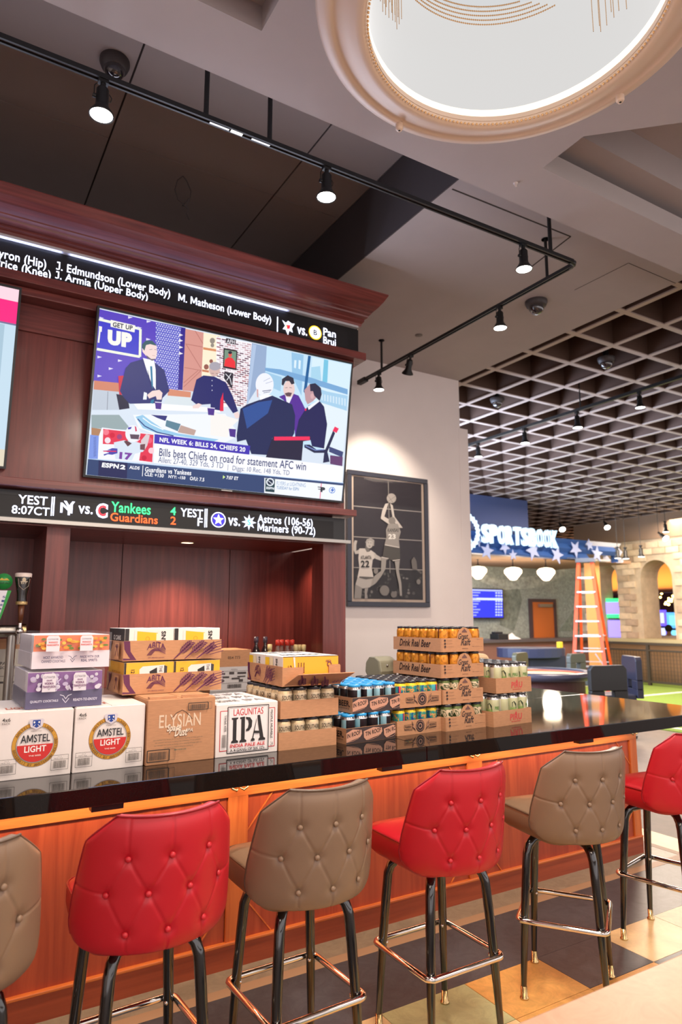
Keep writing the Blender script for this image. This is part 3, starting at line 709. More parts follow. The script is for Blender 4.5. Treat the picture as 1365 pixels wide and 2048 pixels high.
P_(Z4((128, 330), (135, 270), (165, 250), (200, 255), (228, 290), (230, 350)), (236, 50, 60)); c, = Z4((182, 225)); a.ell(c[0], c[1], 3.6, 5.5, (225, 90, 80)); a.ell(c[0], c[1]-4, 3.8, 3, (40, 30, 50))
P_(Z4((145, 75), (235, 92), (230, 135), (140, 120)), (60, 50, 60)); zt(Z4, 'AFH', (150, 118), (222, 130), (153, 84), (230, 226, 232), .02)
P_(Z4((130, 378), (210, 395), (200, 540), (125, 440)), (40, 36, 50)); a.line(Z4((140, 400), (180, 440), (195, 500)), 1.4, (230, 228, 236)); a.line(Z4((190, 400), (150, 460)), 1.4, (230, 228, 236))
# concrete pillar and the window with the bridge
P_(Z4((380, 122), (515, 150), (500, 420), (330, 680)), (150, 172, 206)); P_(Z4((385, 130), (420, 138), (350, 660), (332, 680)), (176, 196, 226))
P_(Z4((515, 150), (1290, 315), (1200, 1160), (560, 1000), (500, 420)), (196, 226, 246))
P_(Z4((930, 250), (1280, 318), (1255, 700), (900, 640)), (214, 236, 250))
P_(Z4((740, 205), (850, 228), (830, 600), (745, 420)), (150, 196, 230)); P_(Z4((765, 275), (785, 278), (780, 350), (762, 345)), (220, 238, 250)); P_(Z4((805, 275), (825, 280), (820, 360), (802, 352)), (220, 238, 250))
P_(Z4((1035, 268), (1075, 277), (1065, 480), (1020, 470)), (120, 196, 226)); P_(Z4((920, 340), (1000, 330), (1010, 460), (915, 440)), (168, 212, 236))
P_(Z4((500, 345), (640, 360), (900, 430), (1250, 540), (1250, 590), (880, 480), (640, 410), (498, 372)), (120, 168, 214))
P_(Z4((498, 380), (650, 430), (640, 560), (500, 500)), (158, 200, 230)); P_(Z4((1000, 540), (1060, 560), (1250, 600), (1240, 740), (1000, 660)), (166, 206, 234))
for x in range(1010, 1240, 26): P_(Z4((x, 580+(x-1000)*.2), (x+14, 583+(x-1000)*.2), (x+14, 640+(x-1000)*.25), (x, 636+(x-1000)*.25)), (206, 228, 244))
P_(Z4((890, 235), (915, 240), (870, 600), (848, 560)), (24, 92, 150))
P_(Z4((1000, 660), (1250, 740), (1205, 1160), (1010, 1100)), (226, 238, 246)); P_(Z4((1080, 1060), (1210, 1110), (1200, 1160), (1080, 1110)), (60, 70, 120)); P_(Z4((1090, 1140), (1205, 1155), (1200, 1240), (1090, 1220)), (100, 60, 110))
# room: sill, wall, desk
P_(Z3((135, 738), (400, 765), (390, 850), (130, 825)), (206, 130, 104)); P_(Z3((860, 820), (1080, 850), (1075, 905), (850, 885)), (214, 140, 112))
P_(Z3((130, 825), (390, 850), (380, 1024), (115, 1024)), (190, 200, 214)); a.line(Z3((270, 845), (262, 1024)), 1, (120, 124, 140))
P_(Z3((850, 885), (1090, 905), (1090, 1024), (800, 1000)), (216, 226, 232))
P_(Z5((60, 0), (330, 0), (420, 110), (500, 150), (60, 130)), (150, 168, 172)); P_(Z5((60, 125), (165, 140), (160, 210), (60, 200)), (176, 128, 92))
P_(Z5((465, 0), (1365, -10), (1500, 200), (1300, 300), (700, 200), (520, 130)), (238, 242, 250))
P_(Z5((490, 20), (560, 0), (640, 60), (760, 140), (900, 180), (1300, 240), (1250, 260), (860, 200), (700, 180), (560, 130)), (150, 200, 232)); a.line(Z5((510, 40), (580, 110), (700, 170), (860, 205)), 2.2, (40, 60, 130)); a.line(Z5((560, 30), (640, 90), (760, 145)), 1.8, (250, 252, 255))
P_(Z5((640, 0), (800, 10), (780, 60), (700, 30)), (40, 44, 120)); P_(Z5((790, 50), (930, 90), (900, 160), (780, 110)), (90, 130, 150)); P_(Z5((930, 100), (1080, 150), (1060, 200), (900, 170)), (190, 160, 150))
P_(Z4((0, 740), (260, 820), (170, 900), (160, 980), (0, 960)), (244, 240, 236)); P_(Z3((520, 965), (720, 960), (1080, 985), (1365, 1010), (1365, 1050), (560, 1020)), (246, 246, 250))
# man standing at left in a navy suit
NV = (36, 44, 112); SK = (240, 214, 210)
P_(Z3((370, 695), (440, 690), (400, 900), (380, 900)), (200, 40, 70))
P_(Z3((350, 870), (460, 890), (480, 1010), (380, 1024)), (26, 28, 60))
P_(Z3((385, 840), (440, 620), (490, 565), (610, 530), (720, 560), (820, 640), (868, 840), (800, 910), (790, 960), (480, 965), (420, 900)), NV)
P_(Z3((610, 520), (720, 545), (735, 640), (735, 830), (700, 780), (650, 650)), (246, 246, 252)); P_(Z3((680, 600), (700, 600), (708, 780), (700, 830), (688, 740)), (30, 120, 160))
P_(Z3((600, 400), (640, 360), (700, 365), (742, 400), (748, 470), (735, 530), (690, 545), (640, 500), (605, 460)), SK)
P_(Z3((600, 420), (602, 385), (640, 350), (700, 352), (742, 395), (735, 400), (680, 385), (640, 395), (625, 450)), (50, 90, 100)); P_(Z3((640, 490), (690, 530), (738, 528), (700, 548), (650, 520)), (96, 90, 110))
a.line(Z3((672, 440), (702, 436)), .7, (60, 60, 80)); a.line(Z3((722, 438), (738, 440)), .7, (60, 60, 80)); a.line(Z3((700, 495), (728, 500)), .6, (180, 110, 110))
P_(Z3((650, 880), (700, 840), (770, 830), (800, 860), (790, 925), (745, 925), (735, 890), (670, 915)), SK); P_(Z3((620, 850), (650, 862), (645, 925), (610, 925)), (236, 240, 250))
P_(Z3((690, 930), (720, 920), (710, 965), (680, 960)), (30, 120, 160)); a.line(Z3((655, 640), (700, 830)), .8, (22, 26, 80)); a.line(Z3((735, 640), (740, 830)), .8, (22, 26, 80))
# man in a navy shirt
P_(Z3((1078, 930), (1130, 730), (1200, 690), (1300, 700), (1365, 730), (1365, 960), (1170, 975), (1140, 980)), (30, 34, 104)); P_(Z4((0, 470), (60, 440), (140, 480), (200, 600), (250, 740), (205, 760), (120, 640), (115, 740), (0, 720)), (30, 34, 104))
P_(Z4((90, 640), (115, 570), (118, 740), (85, 740)), (226, 30, 70))
c, = Z3((1305, 630)); a.ell(c[0], c[1], 11, 14.5, (214, 180, 172)); c, = Z3((1310, 600)); a.ell(c[0], c[1], 11.5, 8.5, (170, 164, 176)); a.line(Z3((1275, 668), (1300, 672)), .7, (80, 60, 70)); a.line(Z3((1318, 672), (1340, 672)), .7, (80, 60, 70))
P_(Z3((1092, 985), (1150, 960), (1185, 975), (1150, 1010), (1095, 1010)), SK); P_(Z4((210, 760), (250, 745), (270, 790), (240, 810), (222, 800)), SK)
for y in (740, 790, 835): c, = Z3((1282, y)); a.ell(c[0], c[1], .8, 1.2, (230, 230, 250), n=8)
# cups
for Z, x, y in ((Z3, 755, 945), (Z4, 0, 705)): P_(Z((x-30, y), (x+38, y+6), (x+30, y+75), (x-22, y+70)), (76, 44, 140)); P_(Z((x-30, y), (x+38, y+6), (x+38, y+14), (x-30, y+8)), (230, 225, 245))
P_(Z4((165, 900), (230, 905), (225, 980), (175, 970)), (76, 44, 140))
# man from behind with white hair
P_(Z4((620, 610), (720, 570), (800, 600), (860, 720), (850, 800), (770, 980), (740, 700)), (84, 40, 150)); P_(Z4((680, 600), (760, 570), (715, 670), (690, 655)), (236, 236, 248))
c, = Z4((712, 540)); a.ell(c[0], c[1], 11.5, 17, (232, 204, 200)); P_(Z4((645, 500), (648, 450), (700, 415), (752, 440), (762, 490), (735, 500), (715, 468), (680, 468), (660, 510)), (40, 40, 60)); P_(Z4((672, 580), (705, 570), (740, 575), (725, 608), (690, 606)), (96, 70, 80)); a.line(Z4((675, 530), (698, 527)), .8, (40, 40, 60)); a.line(Z4((715, 527), (738, 530)), .8, (40, 40, 60))
DK = (22, 34, 84)
P_(Z4((235, 960), (270, 720), (330, 680), (440, 640), (560, 600), (740, 680), (768, 780), (760, 940), (740, 980), (560, 985), (530, 1140), (370, 1130), (320, 1000), (240, 1020)), DK)
P_(Z4((290, 720), (430, 660), (560, 640), (520, 760), (330, 900)), (40, 78, 150))
c, = Z4((490, 500)); a.ell(c[0], c[1], 18, 23, (238, 240, 250)); P_(Z4((440, 600), (520, 590), (560, 600), (450, 640)), (246, 246, 252)); a.line(Z4((470, 560), (550, 550)), 1.4, (60, 66, 110)); a.line(Z4((480, 575), (540, 565)), 1.0, (60, 66, 110)); P_(Z4((418, 540), (432, 545), (432, 620), (420, 610)), (210, 160, 160)); a.line(Z4((480, 470), (540, 440)), .8, (150, 156, 190)); a.line(Z4((500, 490), (560, 470)), .8, (150, 156, 190))
# man in profile at right
P_(Z4((765, 980), (800, 820), (850, 740), (890, 690), (990, 650), (1030, 700), (1058, 860), (1030, 1080), (920, 1060), (900, 975)), (24, 26, 84)); P_(Z4((880, 700), (985, 640), (985, 655), (890, 730)), (240, 240, 250))
P_(Z4((850, 550), (900, 495), (960, 500), (975, 600), (930, 650), (880, 680), (860, 640)), (190, 150, 158)); P_(Z4((900, 495), (950, 488), (1000, 530), (1008, 590), (990, 650), (940, 600), (930, 560), (905, 560)), (34, 34, 66)); c, = Z4((922, 605)); a.ell(c[0], c[1], 3.5, 5.5, (214, 170, 174)); P_(Z4((852, 720), (870, 715), (868, 735), (855, 740)), (226, 30, 90))
# chairs
P_(Z4((565, 975), (905, 970), (905, 1005), (840, 1015), (825, 1190), (500, 1160), (540, 1040)), (28, 24, 58)); a.line(Z4((575, 990), (900, 988)), 7.5, (240, 40, 90))
P_(Z4((850, 1045), (900, 1045), (960, 1090), (1040, 1090), (1110, 920), (1130, 940), (1060, 1110), (1080, 1200), (1020, 1210), (1030, 1120), (940, 1120), (850, 1070)), (30, 34, 74)); a.line(Z4((1125, 930), (1145, 890)), 9, (240, 40, 90)); a.line(Z4((860, 1055), (950, 1095), (1030, 1090)), 2, (120, 140, 200))
# lower third
P_(Z5((45, 195), (130, 205), (120, 430), (28, 428)), (124, 150, 226)); 
for i in range(16): a.line(Z5((78, 225+i*12), (105, 218+i*12)), .7, (60, 70, 140), layer=a.l+1)
a.l += 1
P_(Z5((130, 205), (160, 125), (668, 190), (655, 470), (120, 430)), (240, 242, 252)); P_(Z5((172, 138), (662, 196), (650, 462), (165, 400)), (226, 50, 80))
P_(Z5((165, 285), (300, 290), (290, 360), (540, 330), (520, 455), (125, 430)), (240, 242, 252))
for x, y, r, c_ in ((200, 170, 30, (240, 120, 140)), (260, 200, 26, (210, 20, 60)), (330, 215, 26, (160, 60, 120)), (215, 250, 30, (240, 220, 230)), (620, 250, 30, (240, 90, 120)), (640, 350, 30, (250, 200, 210)), (570, 420, 25, (200, 20, 60))): c, = Z5((x, y)); a.ell(c[0], c[1], r/4.9, r/4.9, c_, n=10)
P_(Z5((275, 270), (370, 250), (480, 260), (540, 280), (600, 250), (560, 360), (480, 380), (450, 445), (290, 430)), (214, 226, 240)); P_(Z5((372, 260), (400, 250), (450, 280), (410, 310)), (96, 60, 70))
c, = Z5((460, 185)); a.ell(c[0], c[1], 15, 17, (236, 238, 248)); P_(Z5((430, 190), (525, 195), (515, 240), (440, 235)), (90, 70, 90)); a.line(Z5((400, 200), (430, 240), (500, 260), (530, 235)), 1.2, (240, 242, 252)); P_(Z5((478, 112), (492, 118), (500, 160), (485, 165)), (210, 40, 90)); P_(Z5((410, 125), (450, 118), (440, 140), (415, 145)), (70, 60, 170))
P_(Z5((540, 250), (590, 190), (625, 200), (600, 300), (570, 350), (535, 330)), (216, 200, 206)); P_(Z5((530, 290), (580, 285), (575, 345), (530, 340)), (110, 70, 80))
zt(Z5, '17', (325, 432), (450, 445), (332, 362), (120, 60, 160), .06)
P_(Z5((165, 350), (310, 345), (310, 375), (260, 390), (215, 385), (180, 400), (175, 385), (230, 370)), (70, 70, 170)); P_(Z5((172, 352), (300, 352), (300, 362), (172, 360)), (230, 40, 80)); P_(Z5((210, 345), (260, 325), (310, 330), (310, 350)), (70, 70, 170))
o = ZF((360, 655), (825, 712), (820, 755), (358, 700)); P_(o, (62, 44, 176))
zt(ZF, 'NFL WEEK 6: BILLS 24, CHIEFS 20', (383, 697), (800, 746), (385, 670), (250, 250, 255), .03)
P_(ZF((358, 700), (820, 755), (880, 765), (1278, 812), (1272, 895), (355, 795)), (246, 246, 252))
zt(ZF, 'Bills beat Chiefs on road for statement AFC win', (381, 762), (1095, 832), (384, 723), (40, 54, 110), .008)
zt(ZF, 'Allen: 27-40, 329 Yds, 3 TD', (376, 797), (692, 826), (379, 765), (84, 100, 140), 0); zt(ZF, 'Diggs: 10 Rec, 148 Yds, TD', (737, 838), (1014, 862), (740, 808), (84, 100, 140), 0); a.line(ZF((717, 802), (715, 832)), .8, (84, 100, 140))
P_(ZF((36, 775), (1278, 892), (1270, 985), (28, 870)), (44, 66, 112)); P_(ZF((88, 780), (228, 795), (224, 880), (85, 862)), (28, 34, 84))
a.line(ZF((36, 775), (1278, 893)), 1.2, (176, 206, 240))
zt(ZF, 'ESPN', (102, 816), (184, 824), (106, 793), (250, 250, 255), .05); zt(ZF, '2', (190, 825), (216, 828), (194, 803), (250, 250, 255), .05)
zt(ZF, 'ALDS', (236, 824), (286, 829), (238, 808), (250, 250, 255), .03); a.line(ZF((303, 808), (300, 860)), 1.2, (250, 250, 255))
zt(ZF, 'Guardians vs Yankees', (312, 838), (537, 856), (314, 814), (250, 250, 255), .02); zt(ZF, 'CLE: +130', (310, 858), (403, 867), (312, 840), (250, 250, 255), .025); zt(ZF, 'NYY: -150', (426, 868), (508, 876), (428, 853), (250, 250, 255), .025); zt(ZF, 'O/U: 7.5', (530, 879), (600, 886), (532, 861), (250, 250, 255), .025)
P_(ZF((692, 855), (703, 864), (691, 873)), (210, 240, 150)); zt(ZF, '7:07 ET', (708, 874), (765, 880), (710, 857), (250, 250, 255), .03)
P_(ZF((893, 868), (1275, 905), (1268, 980), (892, 940)), (240, 244, 250)); P_(ZF((898, 870), (945, 874), (942, 938), (897, 934)), (20, 60, 70)); c, = ZF((921, 888)); a.ell(c[0], c[1], 8, 8, (230, 236, 244)); a.ell(c[0], c[1], 5.5, 5.5, (30, 44, 70)); a.line(ZF((908, 878), (934, 900)), 1.2, (230, 236, 244)); zt(ZF, 'ESPN', (902, 922), (940, 926), (903, 910), (230, 236, 244), .05)
zt(ZF, 'FLYERS at LIGHTNING', (952, 902), (1093, 913), (953, 884), (130, 160, 200), 0); zt(ZF, 'TUESDAY for ESPN', (951, 922), (1060, 930), (952, 907), (130, 160, 200), .02)
a.line(ZF((1170, 895), (1163, 968)), 1.4, (230, 60, 120)); zt(ZF, 'P', (1165, 936), (1188, 938), (1166, 912), (30, 34, 50), .08); a.line(ZF((1152, 912), (1172, 914)), 1.6, (30, 34, 50)); a.line(ZF((1154, 922), (1172, 924)), 1.6, (30, 34, 50)); c, = ZF((1222, 928)); a.ring(c[0], c[1], 5, 6.2, (60, 130, 220)); P_(ZF((1228, 912), (1214, 930), (1222, 930), (1216, 944), (1234, 924), (1225, 924)), (40, 100, 200))
a.build('screen_picture', tv, True)
light('screen_light', 'AREA', tuple(MT @ Vector((wU/2, hV/2, .03))), 26, (.80, .84, 1), wU, (MT.to_3x3() @ Matrix.Rotation(pi, 3, 'X')).to_euler(), hV)
# second television, cut off by the frame
P1 = at_y(38, 583, Y1t); tv2 = thing('television', 'television cut off by the left edge, showing pink and pale blue', 'television', (P1.x-wU/2, Y0t, BL.z))
M2 = tv_frame(tv2, Vector((P1.x-wU, Y0t, (BL.z+BR.z)/2)), U, Vv, wU, hV)
b = B().use(M_BLACK); b.bar((P1.x-wU/2, Y0t, 3.0), (P1.x-wU/2, YB_-.021, 3.0), .4, .3); b.build('wall_mount', tv2, True)
a = Art(lambda x, y, l: M2 @ Vector((x, y, .0005+l)), scr(.86), step=.00012)
a.rect(0, 0, wU, hV, (196, 220, 236)); a.rect(0, hV*.80, wU, hV*.95, (255, 40, 130)); a.rect(0, hV*.93, wU, hV, (250, 214, 226)); a.rect(0, hV*.795, wU, hV*.805, (120, 110, 150))
a.rect(wU-.10, .0, wU-.06, hV*.79, (168, 196, 214)); a.rect(wU-.3, .1, wU-.2, hV*.79, (150, 180, 200)); a.ell(wU-.9, .35, .3, .3, (110, 130, 160)); a.rect(0, 0, wU, .1, (224, 214, 190))
a.build('screen_picture', tv2, True)
light('screen_light', 'AREA', tuple(M2 @ Vector((wU/2, hV/2, .03))), 18, (.80, .84, 1), wU, (M2.to_3x3() @ Matrix.Rotation(pi, 3, 'X')).to_euler(), hV)

# ================================================================== CASES, TRAYS AND CANS ON THE COUNTER
ZT = 1.07
def front_art(w_, mk=ink): return Art(lambda x, y, l: Vector((x, -.0006-l, y)), mk)           # on the front face, origin at its lower left corner
def side_art(mk=ink): return Art(lambda x, y, l: Vector((-.0006-l, -x, y)), mk)                 # on the left face; x runs from -depth (back) to 0 (front)
def top_art(h, mk=ink): return Art(lambda x, y, l: Vector((x, y, h+.0006+l)), mk)
def case(name, label, cat, x, y, z, w_, d_, h, m, rz=0, group=None, mtop=None):
    t = thing(name, label, cat, (x, y, z), rz, group)
    b = B().use(m); b.box(0, w_, 0, d_, 0, h); b.build('carton', t, bevel=.0025)
    b = B().use(mtop or m); b.box(.004, w_/2-.0015, .004, d_-.004, h, h+.0022); b.box(w_/2+.0015, w_-.004, .004, d_-.004, h, h+.0022); b.build('top_flaps', t)
    return t
RED_ = (206, 44, 40); GOLD = (206, 150, 48); DG = (60, 54, 52)
def amstel(x, w_, label):
    t = case('beer_case', label, 'beer case', x, 2.805, ZT, w_, .40, .238, M_WHITEBOX, 0, 'white light beer cases')
    a = front_art(w_); cx, cy, R = w_*.50, .118, .079; k = .93
    a.ring(cx, cy, .0655, R, GOLD); a.ring(cx, cy, R-.0012, R, (150, 96, 30)); a.ring(cx, cy, .0645, .0658, (120, 84, 40)); a.ring(cx, cy, .061, .0622, (150, 140, 130))
    a.ringtext('AMSTEL', cx, cy, .0715, .0085, 156, 112, (110, 70, 30), .01); a.ringtext('LAGER ·', cx, cy, .0715, .0085, 66, 22, (110, 70, 30), .01)
    a.ringtext('BROUWERIJ BV AMSTERDAM HOLLAND', cx, cy, .0715, .0085, 190, 375, (110, 70, 30), .01)
    pts = [(cx+.061*cos(radians(180+v)), cy+.061*sin(radians(180+v))) for v in range(0, 181, 9)]
    a.poly([(p[0], p[1]-.000) for p in pts], RED_)
    a.text('AMSTEL', cx-.050, cy+.008, cx+.050, cy+.036, (36, 34, 40), .012); a.text('LIGHT', cx-.036, cy-.026, cx+.038, cy-.004, (248, 240, 236), .02)
    a.text('IMPORTED', cx-.018, cy+.046, cx+.020, cy+.0495, (150, 140, 132)); a.text('THE BEER', cx-.020, cy-.041, cx+.022, cy-.036, (248, 220, 210), .02)
    a.poly([(cx-.021, cy+.092), (cx+.021, cy+.092), (cx+.026, cy+.086), (cx+.020, cy+.064), (cx, cy+.054), (cx-.020, cy+.064), (cx-.026, cy+.086)], (214, 206, 214)); a.poly([(cx-.013, cy+.088), (cx+.013, cy+.088), (cx+.013, cy+.068), (cx, cy+.060), (cx-.013, cy+.068)], (30, 66, 150))
    for s in (-1, 1): a.ell(cx+s*.008, cy+.080, .003, .004, (240, 236, 230), n=8); a.line([(cx+s*.004, cy+.072), (cx+s*.010, cy+.066)], .002, (240, 236, 230))
    a.text('4x6', .013, .206, .040, .220, (70, 64, 62), .02); a.text('PACK', .013, .196, .040, .203, (110, 104, 100), .0)
    for xx in (.008, w_-.072):
        a.frame(xx, .022, xx+.060, .074, .0012, (70, 62, 58)); a.line([(xx, .058), (xx+.06, .058)], .0012, (70, 62, 58)); a.barcode(xx+.008, .028, xx+.052, .054, (96, 88, 84)); a.text('4 x 6', xx+.022, .068, xx+.036, .071, DG); a.text('PACK 12oz', xx+.010, .061, xx+.040, .065, DG)
    a.build('printed_label', t)
    a = top_art(.2405); a.text('LIGHT', .03, .06, w_*.5, .12, (206, 110, 80), .02); a.build('printed_top', t)
amstel(.236, .258, 'white beer case with a gold ring emblem, cut off by the left edge')
amstel(.500, .266, 'white beer case with a gold ring, standing against the plain brown carton')

t = case('beer_case', 'plain brown carton with faded white lettering and torn top flap', 'beer case', .771, 2.79, ZT, .284, .38, .252, M_CARD)
a = front_art(.284); WW = (224, 198, 170)
a.text('ELYSIAN', .048, .140, .222, .192, WW, .01); a.line([(.098, .176), (.118, .196), (.142, .206), (.158, .197), (.176, .180), (.186, .168)], .0018, (54, 44, 40))
for dx_, dy, c in ((.0015, -.0015, (96, 84, 72)), (0, 0, (236, 214, 190))):
    a.text('Space', .080+dx_, .118+dy, .140+dx_, .154+dy, c, .03, .3); a.text('Dust', .112+dx_, .104+dy, .166+dx_, .138+dy, c, .03, .3); a.text('IPA', .160+dx_, .118+dy, .188+dx_, .132+dy, c, .01, .3)
for i, (x0_, x1_) in enumerate(((.026, .232), (.034, .222), (.03, .228), (.072, .190))):
    a.text('we warped our brew to bring you a dusting of hops galactic'[:58-14*(i == 3)], x0_, .092-.0105*i, x1_, .098-.0105*i, (110, 104, 84), .0)
a.text('888-HOP-LEE', .112, .050, .162, .055, (90, 110, 90), .02)
a.frame(.004, .014, .092, .058, .0035, (50, 42, 38)); a.barcode(.012, .020, .082, .050, (80, 66, 56)); a.frame(.094, .016, .116, .058, .001, (90, 74, 62))
a.frame(.166, .204, .250, .232, .003, (60, 50, 44)); a.barcode(.174, .208, .242, .226, (80, 66, 56)); a.frame(.252, .206, .266, .232, .001, (90, 74, 62))
a.build('printed_label', t)
b = B().use(M_CARD); b.prism([(0, 0), (.11, 0), (.10, .03), (.04, .045), (0, .03)], .2545, .262, Matrix.Translation((.01, .01, 0))); b.prism([(0, 0), (.12, 0), (.12, .03), (.06, .02), (.02, .045)], .2545, .264, Matrix.Translation((.14, .012, 0))); b.build('torn_flap', t)

t = case('beer_case', 'white carton printed IPA in big black stencil letters', 'beer case', 1.062, 2.795, ZT, .287, .41, .215, M_WHITEBOX)
a = front_art(.287); RR = (206, 52, 56); BK = (40, 36, 36)
a.rect(.019, .0256, .27, .190, (238, 230, 226)); a.frame(.019, .0256, .272, .188, .003, RR)
a.rect(.052, .014, .242, .203, (238, 230, 228)); a.frame(.052, .014, .242, .203, .0035, BK); a.frame(.057, .019, .237, .198, .001, BK)
a.text('LAGUNITAS', .078, .166, .216, .194, RR, .0)
def sl(pts, c=BK): a.poly(pts, c)
for x in (.070,): sl([(x, .158), (x+.030, .158), (x+.028, .152), (x+.022, .150), (x+.022, .066), (x+.030, .062), (x+.030, .054), (x-.002, .054), (x, .062), (x+.006, .066), (x+.006, .150), (x, .152)])
x = .108; sl([(x, .158), (x+.022, .160), (x+.022, .066), (x+.030, .062), (x+.030, .054), (x-.002, .054), (x, .062), (x+.006, .066), (x+.006, .150), (x, .152)]); sl([(x+.026, .158), (x+.046, .155), (x+.056, .140), (x+.054, .116), (x+.042, .100), (x+.028, .098), (x+.028, .106), (x+.036, .112), (x+.040, .128), (x+.037, .145), (x+.028, .149)])
x = .168; sl([(x+.020, .162), (x+.032, .162), (x+.050, .068), (x+.058, .064), (x+.058, .056), (x+.026, .056), (x+.028, .064), (x+.034, .068), (x+.024, .128)]); sl([(x+.014, .142), (x+.018, .152), (x+.002, .068), (x+.008, .064), (x+.008, .056), (x-.010, .056), (x-.008, .064), (x-.003, .068)]); sl([(x+.004, .088), (x+.030, .086), (x+.028, .096), (x+.006, .098)])
a.text('INDIA PALE ALE', .064, .036, .224, .050, RR, .02); a.text("A 4-GANG OF SIX 12's", .064, .020, .222, .031, BK, .012)
def vt(s, x0_, y0_, x1_, y1_, c, up=True, bold=.01):
    a.text(s, 0, 0, 1, 1, c, bold, warp=(lambda p: (x1_-p[1]*(x1_-x0_), y0_+p[0]*(y1_-y0_))) if up else (lambda p: (x0_+p[1]*(x1_-x0_), y1_-p[0]*(y1_-y0_))))
vt('BEER SPEAKS.', .036, .105, .045, .172, BK); vt('PEOPLE MUMBLE', .250, .060, .260, .180, BK, False); a.barcode(.026, .040, .046, .092, (120, 112, 110), 8); a.text('24', .250, .030, .262, .046, (120, 112, 110))
a.build('printed_label', t)
a = top_art(.2175); 
for i in range(3): a.text('LAGUNITAS', .03+.01*i, .05+.12*i, .13, .12+.12*i, (90, 84, 80), .02); a.text('IPA', .16, .05+.12*i, .25, .12+.12*i, (150, 144, 140), .02)
a.build('printed_top', t)

# ---- cans
def can_mat(kind):
    if kind in MC: return MC[kind]
    m = bpy.data.materials.new(kind); m.use_nodes = True; nt = m.node_tree; b = nt.nodes['Principled BSDF']; L = nt.links.new
    b.inputs['Roughness'].default_value = .28; b.inputs['Metallic'].default_value = .35
    tc = nt.nodes.new('ShaderNodeTexCoord'); 
    def ramp(fac, stops, inter='CONSTANT'):
        r = nt.nodes.new('ShaderNodeValToRGB'); r.color_ramp.interpolation = inter; e = r.color_ramp.elements
        while len(e) > 1: e.remove(e[-1])
        e[0].position = stops[0][0]; e[0].color = (*lin(stops[0][1]), 1)
        for p, c in stops[1:]: q = e.new(p); q.color = (*lin(c), 1)
        L(fac, r.inputs[0]); return r.outputs[0]
    sp = nt.nodes.new('ShaderNodeSeparateXYZ'); L(tc.outputs['Object'], sp.inputs[0])
    at = nt.nodes.new('ShaderNodeMath'); at.operation = 'ARCTAN2'; L(sp.outputs[0], at.inputs[0]); L(sp.outputs[1], at.inputs[1])
    an = nt.nodes.new('ShaderNodeMapRange'); an.inputs[1].default_value = -pi; an.inputs[2].default_value = pi; L(at.outputs[0], an.inputs[0])
    nz = nt.nodes.new('ShaderNodeTexNoise'); nz.inputs['Scale'].default_value = 45; nz.inputs['Detail'].default_value = 1; L(tc.outputs['Object'], nz.inputs[0])
    if kind == 'can_orange':
        nz.inputs['Scale'].default_value = 70; c = ramp(nz.outputs[0], [(0, (120, 70, 24)), (.38, (196, 120, 34)), (.46, (224, 146, 44))], 'LINEAR')
        k = ramp(an.outputs[0], [(0, (255, 255, 255)), (.40, (110, 70, 60)), (.44, (255, 255, 255)), (.86, (150, 120, 190)), (.89, (255, 255, 255))])
        mx = nt.nodes.new('ShaderNodeMix'); mx.data_type = 'RGBA'; mx.blend_type = 'MULTIPLY'; mx.inputs[0].default_value = 1; L(c, mx.inputs[6]); L(k, mx.inputs[7]); L(mx.outputs[2], b.inputs['Base Color'])
    elif kind == 'can_camo':
        nz.inputs['Scale'].default_value = 38; L(ramp(nz.outputs[0], [(0, (58, 74, 44)), (.44, (228, 206, 170)), (.60, (96, 104, 66)), (.66, (228, 206, 170))]), b.inputs['Base Color'])
    elif kind == 'can_reef':
        nz.inputs['Scale'].default_value = 42; nz.inputs['Detail'].default_value = 3
        c = ramp(nz.outputs[0], [(0, (30, 84, 150)), (.42, (52, 150, 150)), (.50, (96, 170, 120)), (.56, (236, 150, 120)), (.60, (240, 196, 60)), (.64, (40, 120, 160))])
        k = ramp(an.outputs[0], [(0, (0, 0, 0)), (.30, (240, 90, 84)), (.34, (60, 60, 130)), (.37, (80, 180, 184)), (.47, (0, 0, 0))])
        kf = ramp(an.outputs[0], [(0, (0, 0, 0)), (.30, (255, 255, 255)), (.47, (0, 0, 0))])
        mx = nt.nodes.new('ShaderNodeMix'); mx.data_type = 'RGBA'; L(kf, mx.inputs[0]); L(c, mx.inputs[6]); L(k, mx.inputs[7]); L(mx.outputs[2], b.inputs['Base Color'])
    elif kind == 'can_night':
        L(ramp(an.outputs[0], [(0, (36, 28, 32)), (.16, (150, 200, 214)), (.30, (36, 28, 32)), (.52, (96, 70, 62)), (.60, (36, 28, 32)), (.76, (160, 206, 222)), (.88, (36, 28, 32))]), b.inputs['Base Color'])
    elif kind == 'can_south':
        nz.inputs['Scale'].default_value = 60; L(ramp(nz.outputs[0], [(0, (196, 170, 130)), (.35, (226, 206, 170)), (.62, (232, 214, 180))], 'LINEAR'), b.inputs['Base Color'])
    elif kind == 'can_lime':
        L(ramp(an.outputs[0], [(0, (214, 214, 168)), (.55, (226, 220, 200)), (.64, (190, 184, 160)), (.67, (214, 214, 168))]), b.inputs['Base Color'])
    MC[kind] = m; return m
M_ALU = mat('can_metal', (206, 204, 204), rough=.22, metal=.95)
CANS = {}
def wrap(b, s, r, zc_, h, wd, col, a0=0, bold=.01):
    vs, fs, x0_, x1_, y0_, y1_ = text_mesh(s, bold); b.use(ink(col)); k = wd/(x1_-x0_)
    b.add([((r+.0005)*sin((v[0]-(x0_+x1_)/2)*k/r+a0), -(r+.0005)*cos((v[0]-(x0_+x1_)/2)*k/r+a0), zc_+(v[1]-y0_)/(y1_-y0_)*h) for v in vs], fs, False)
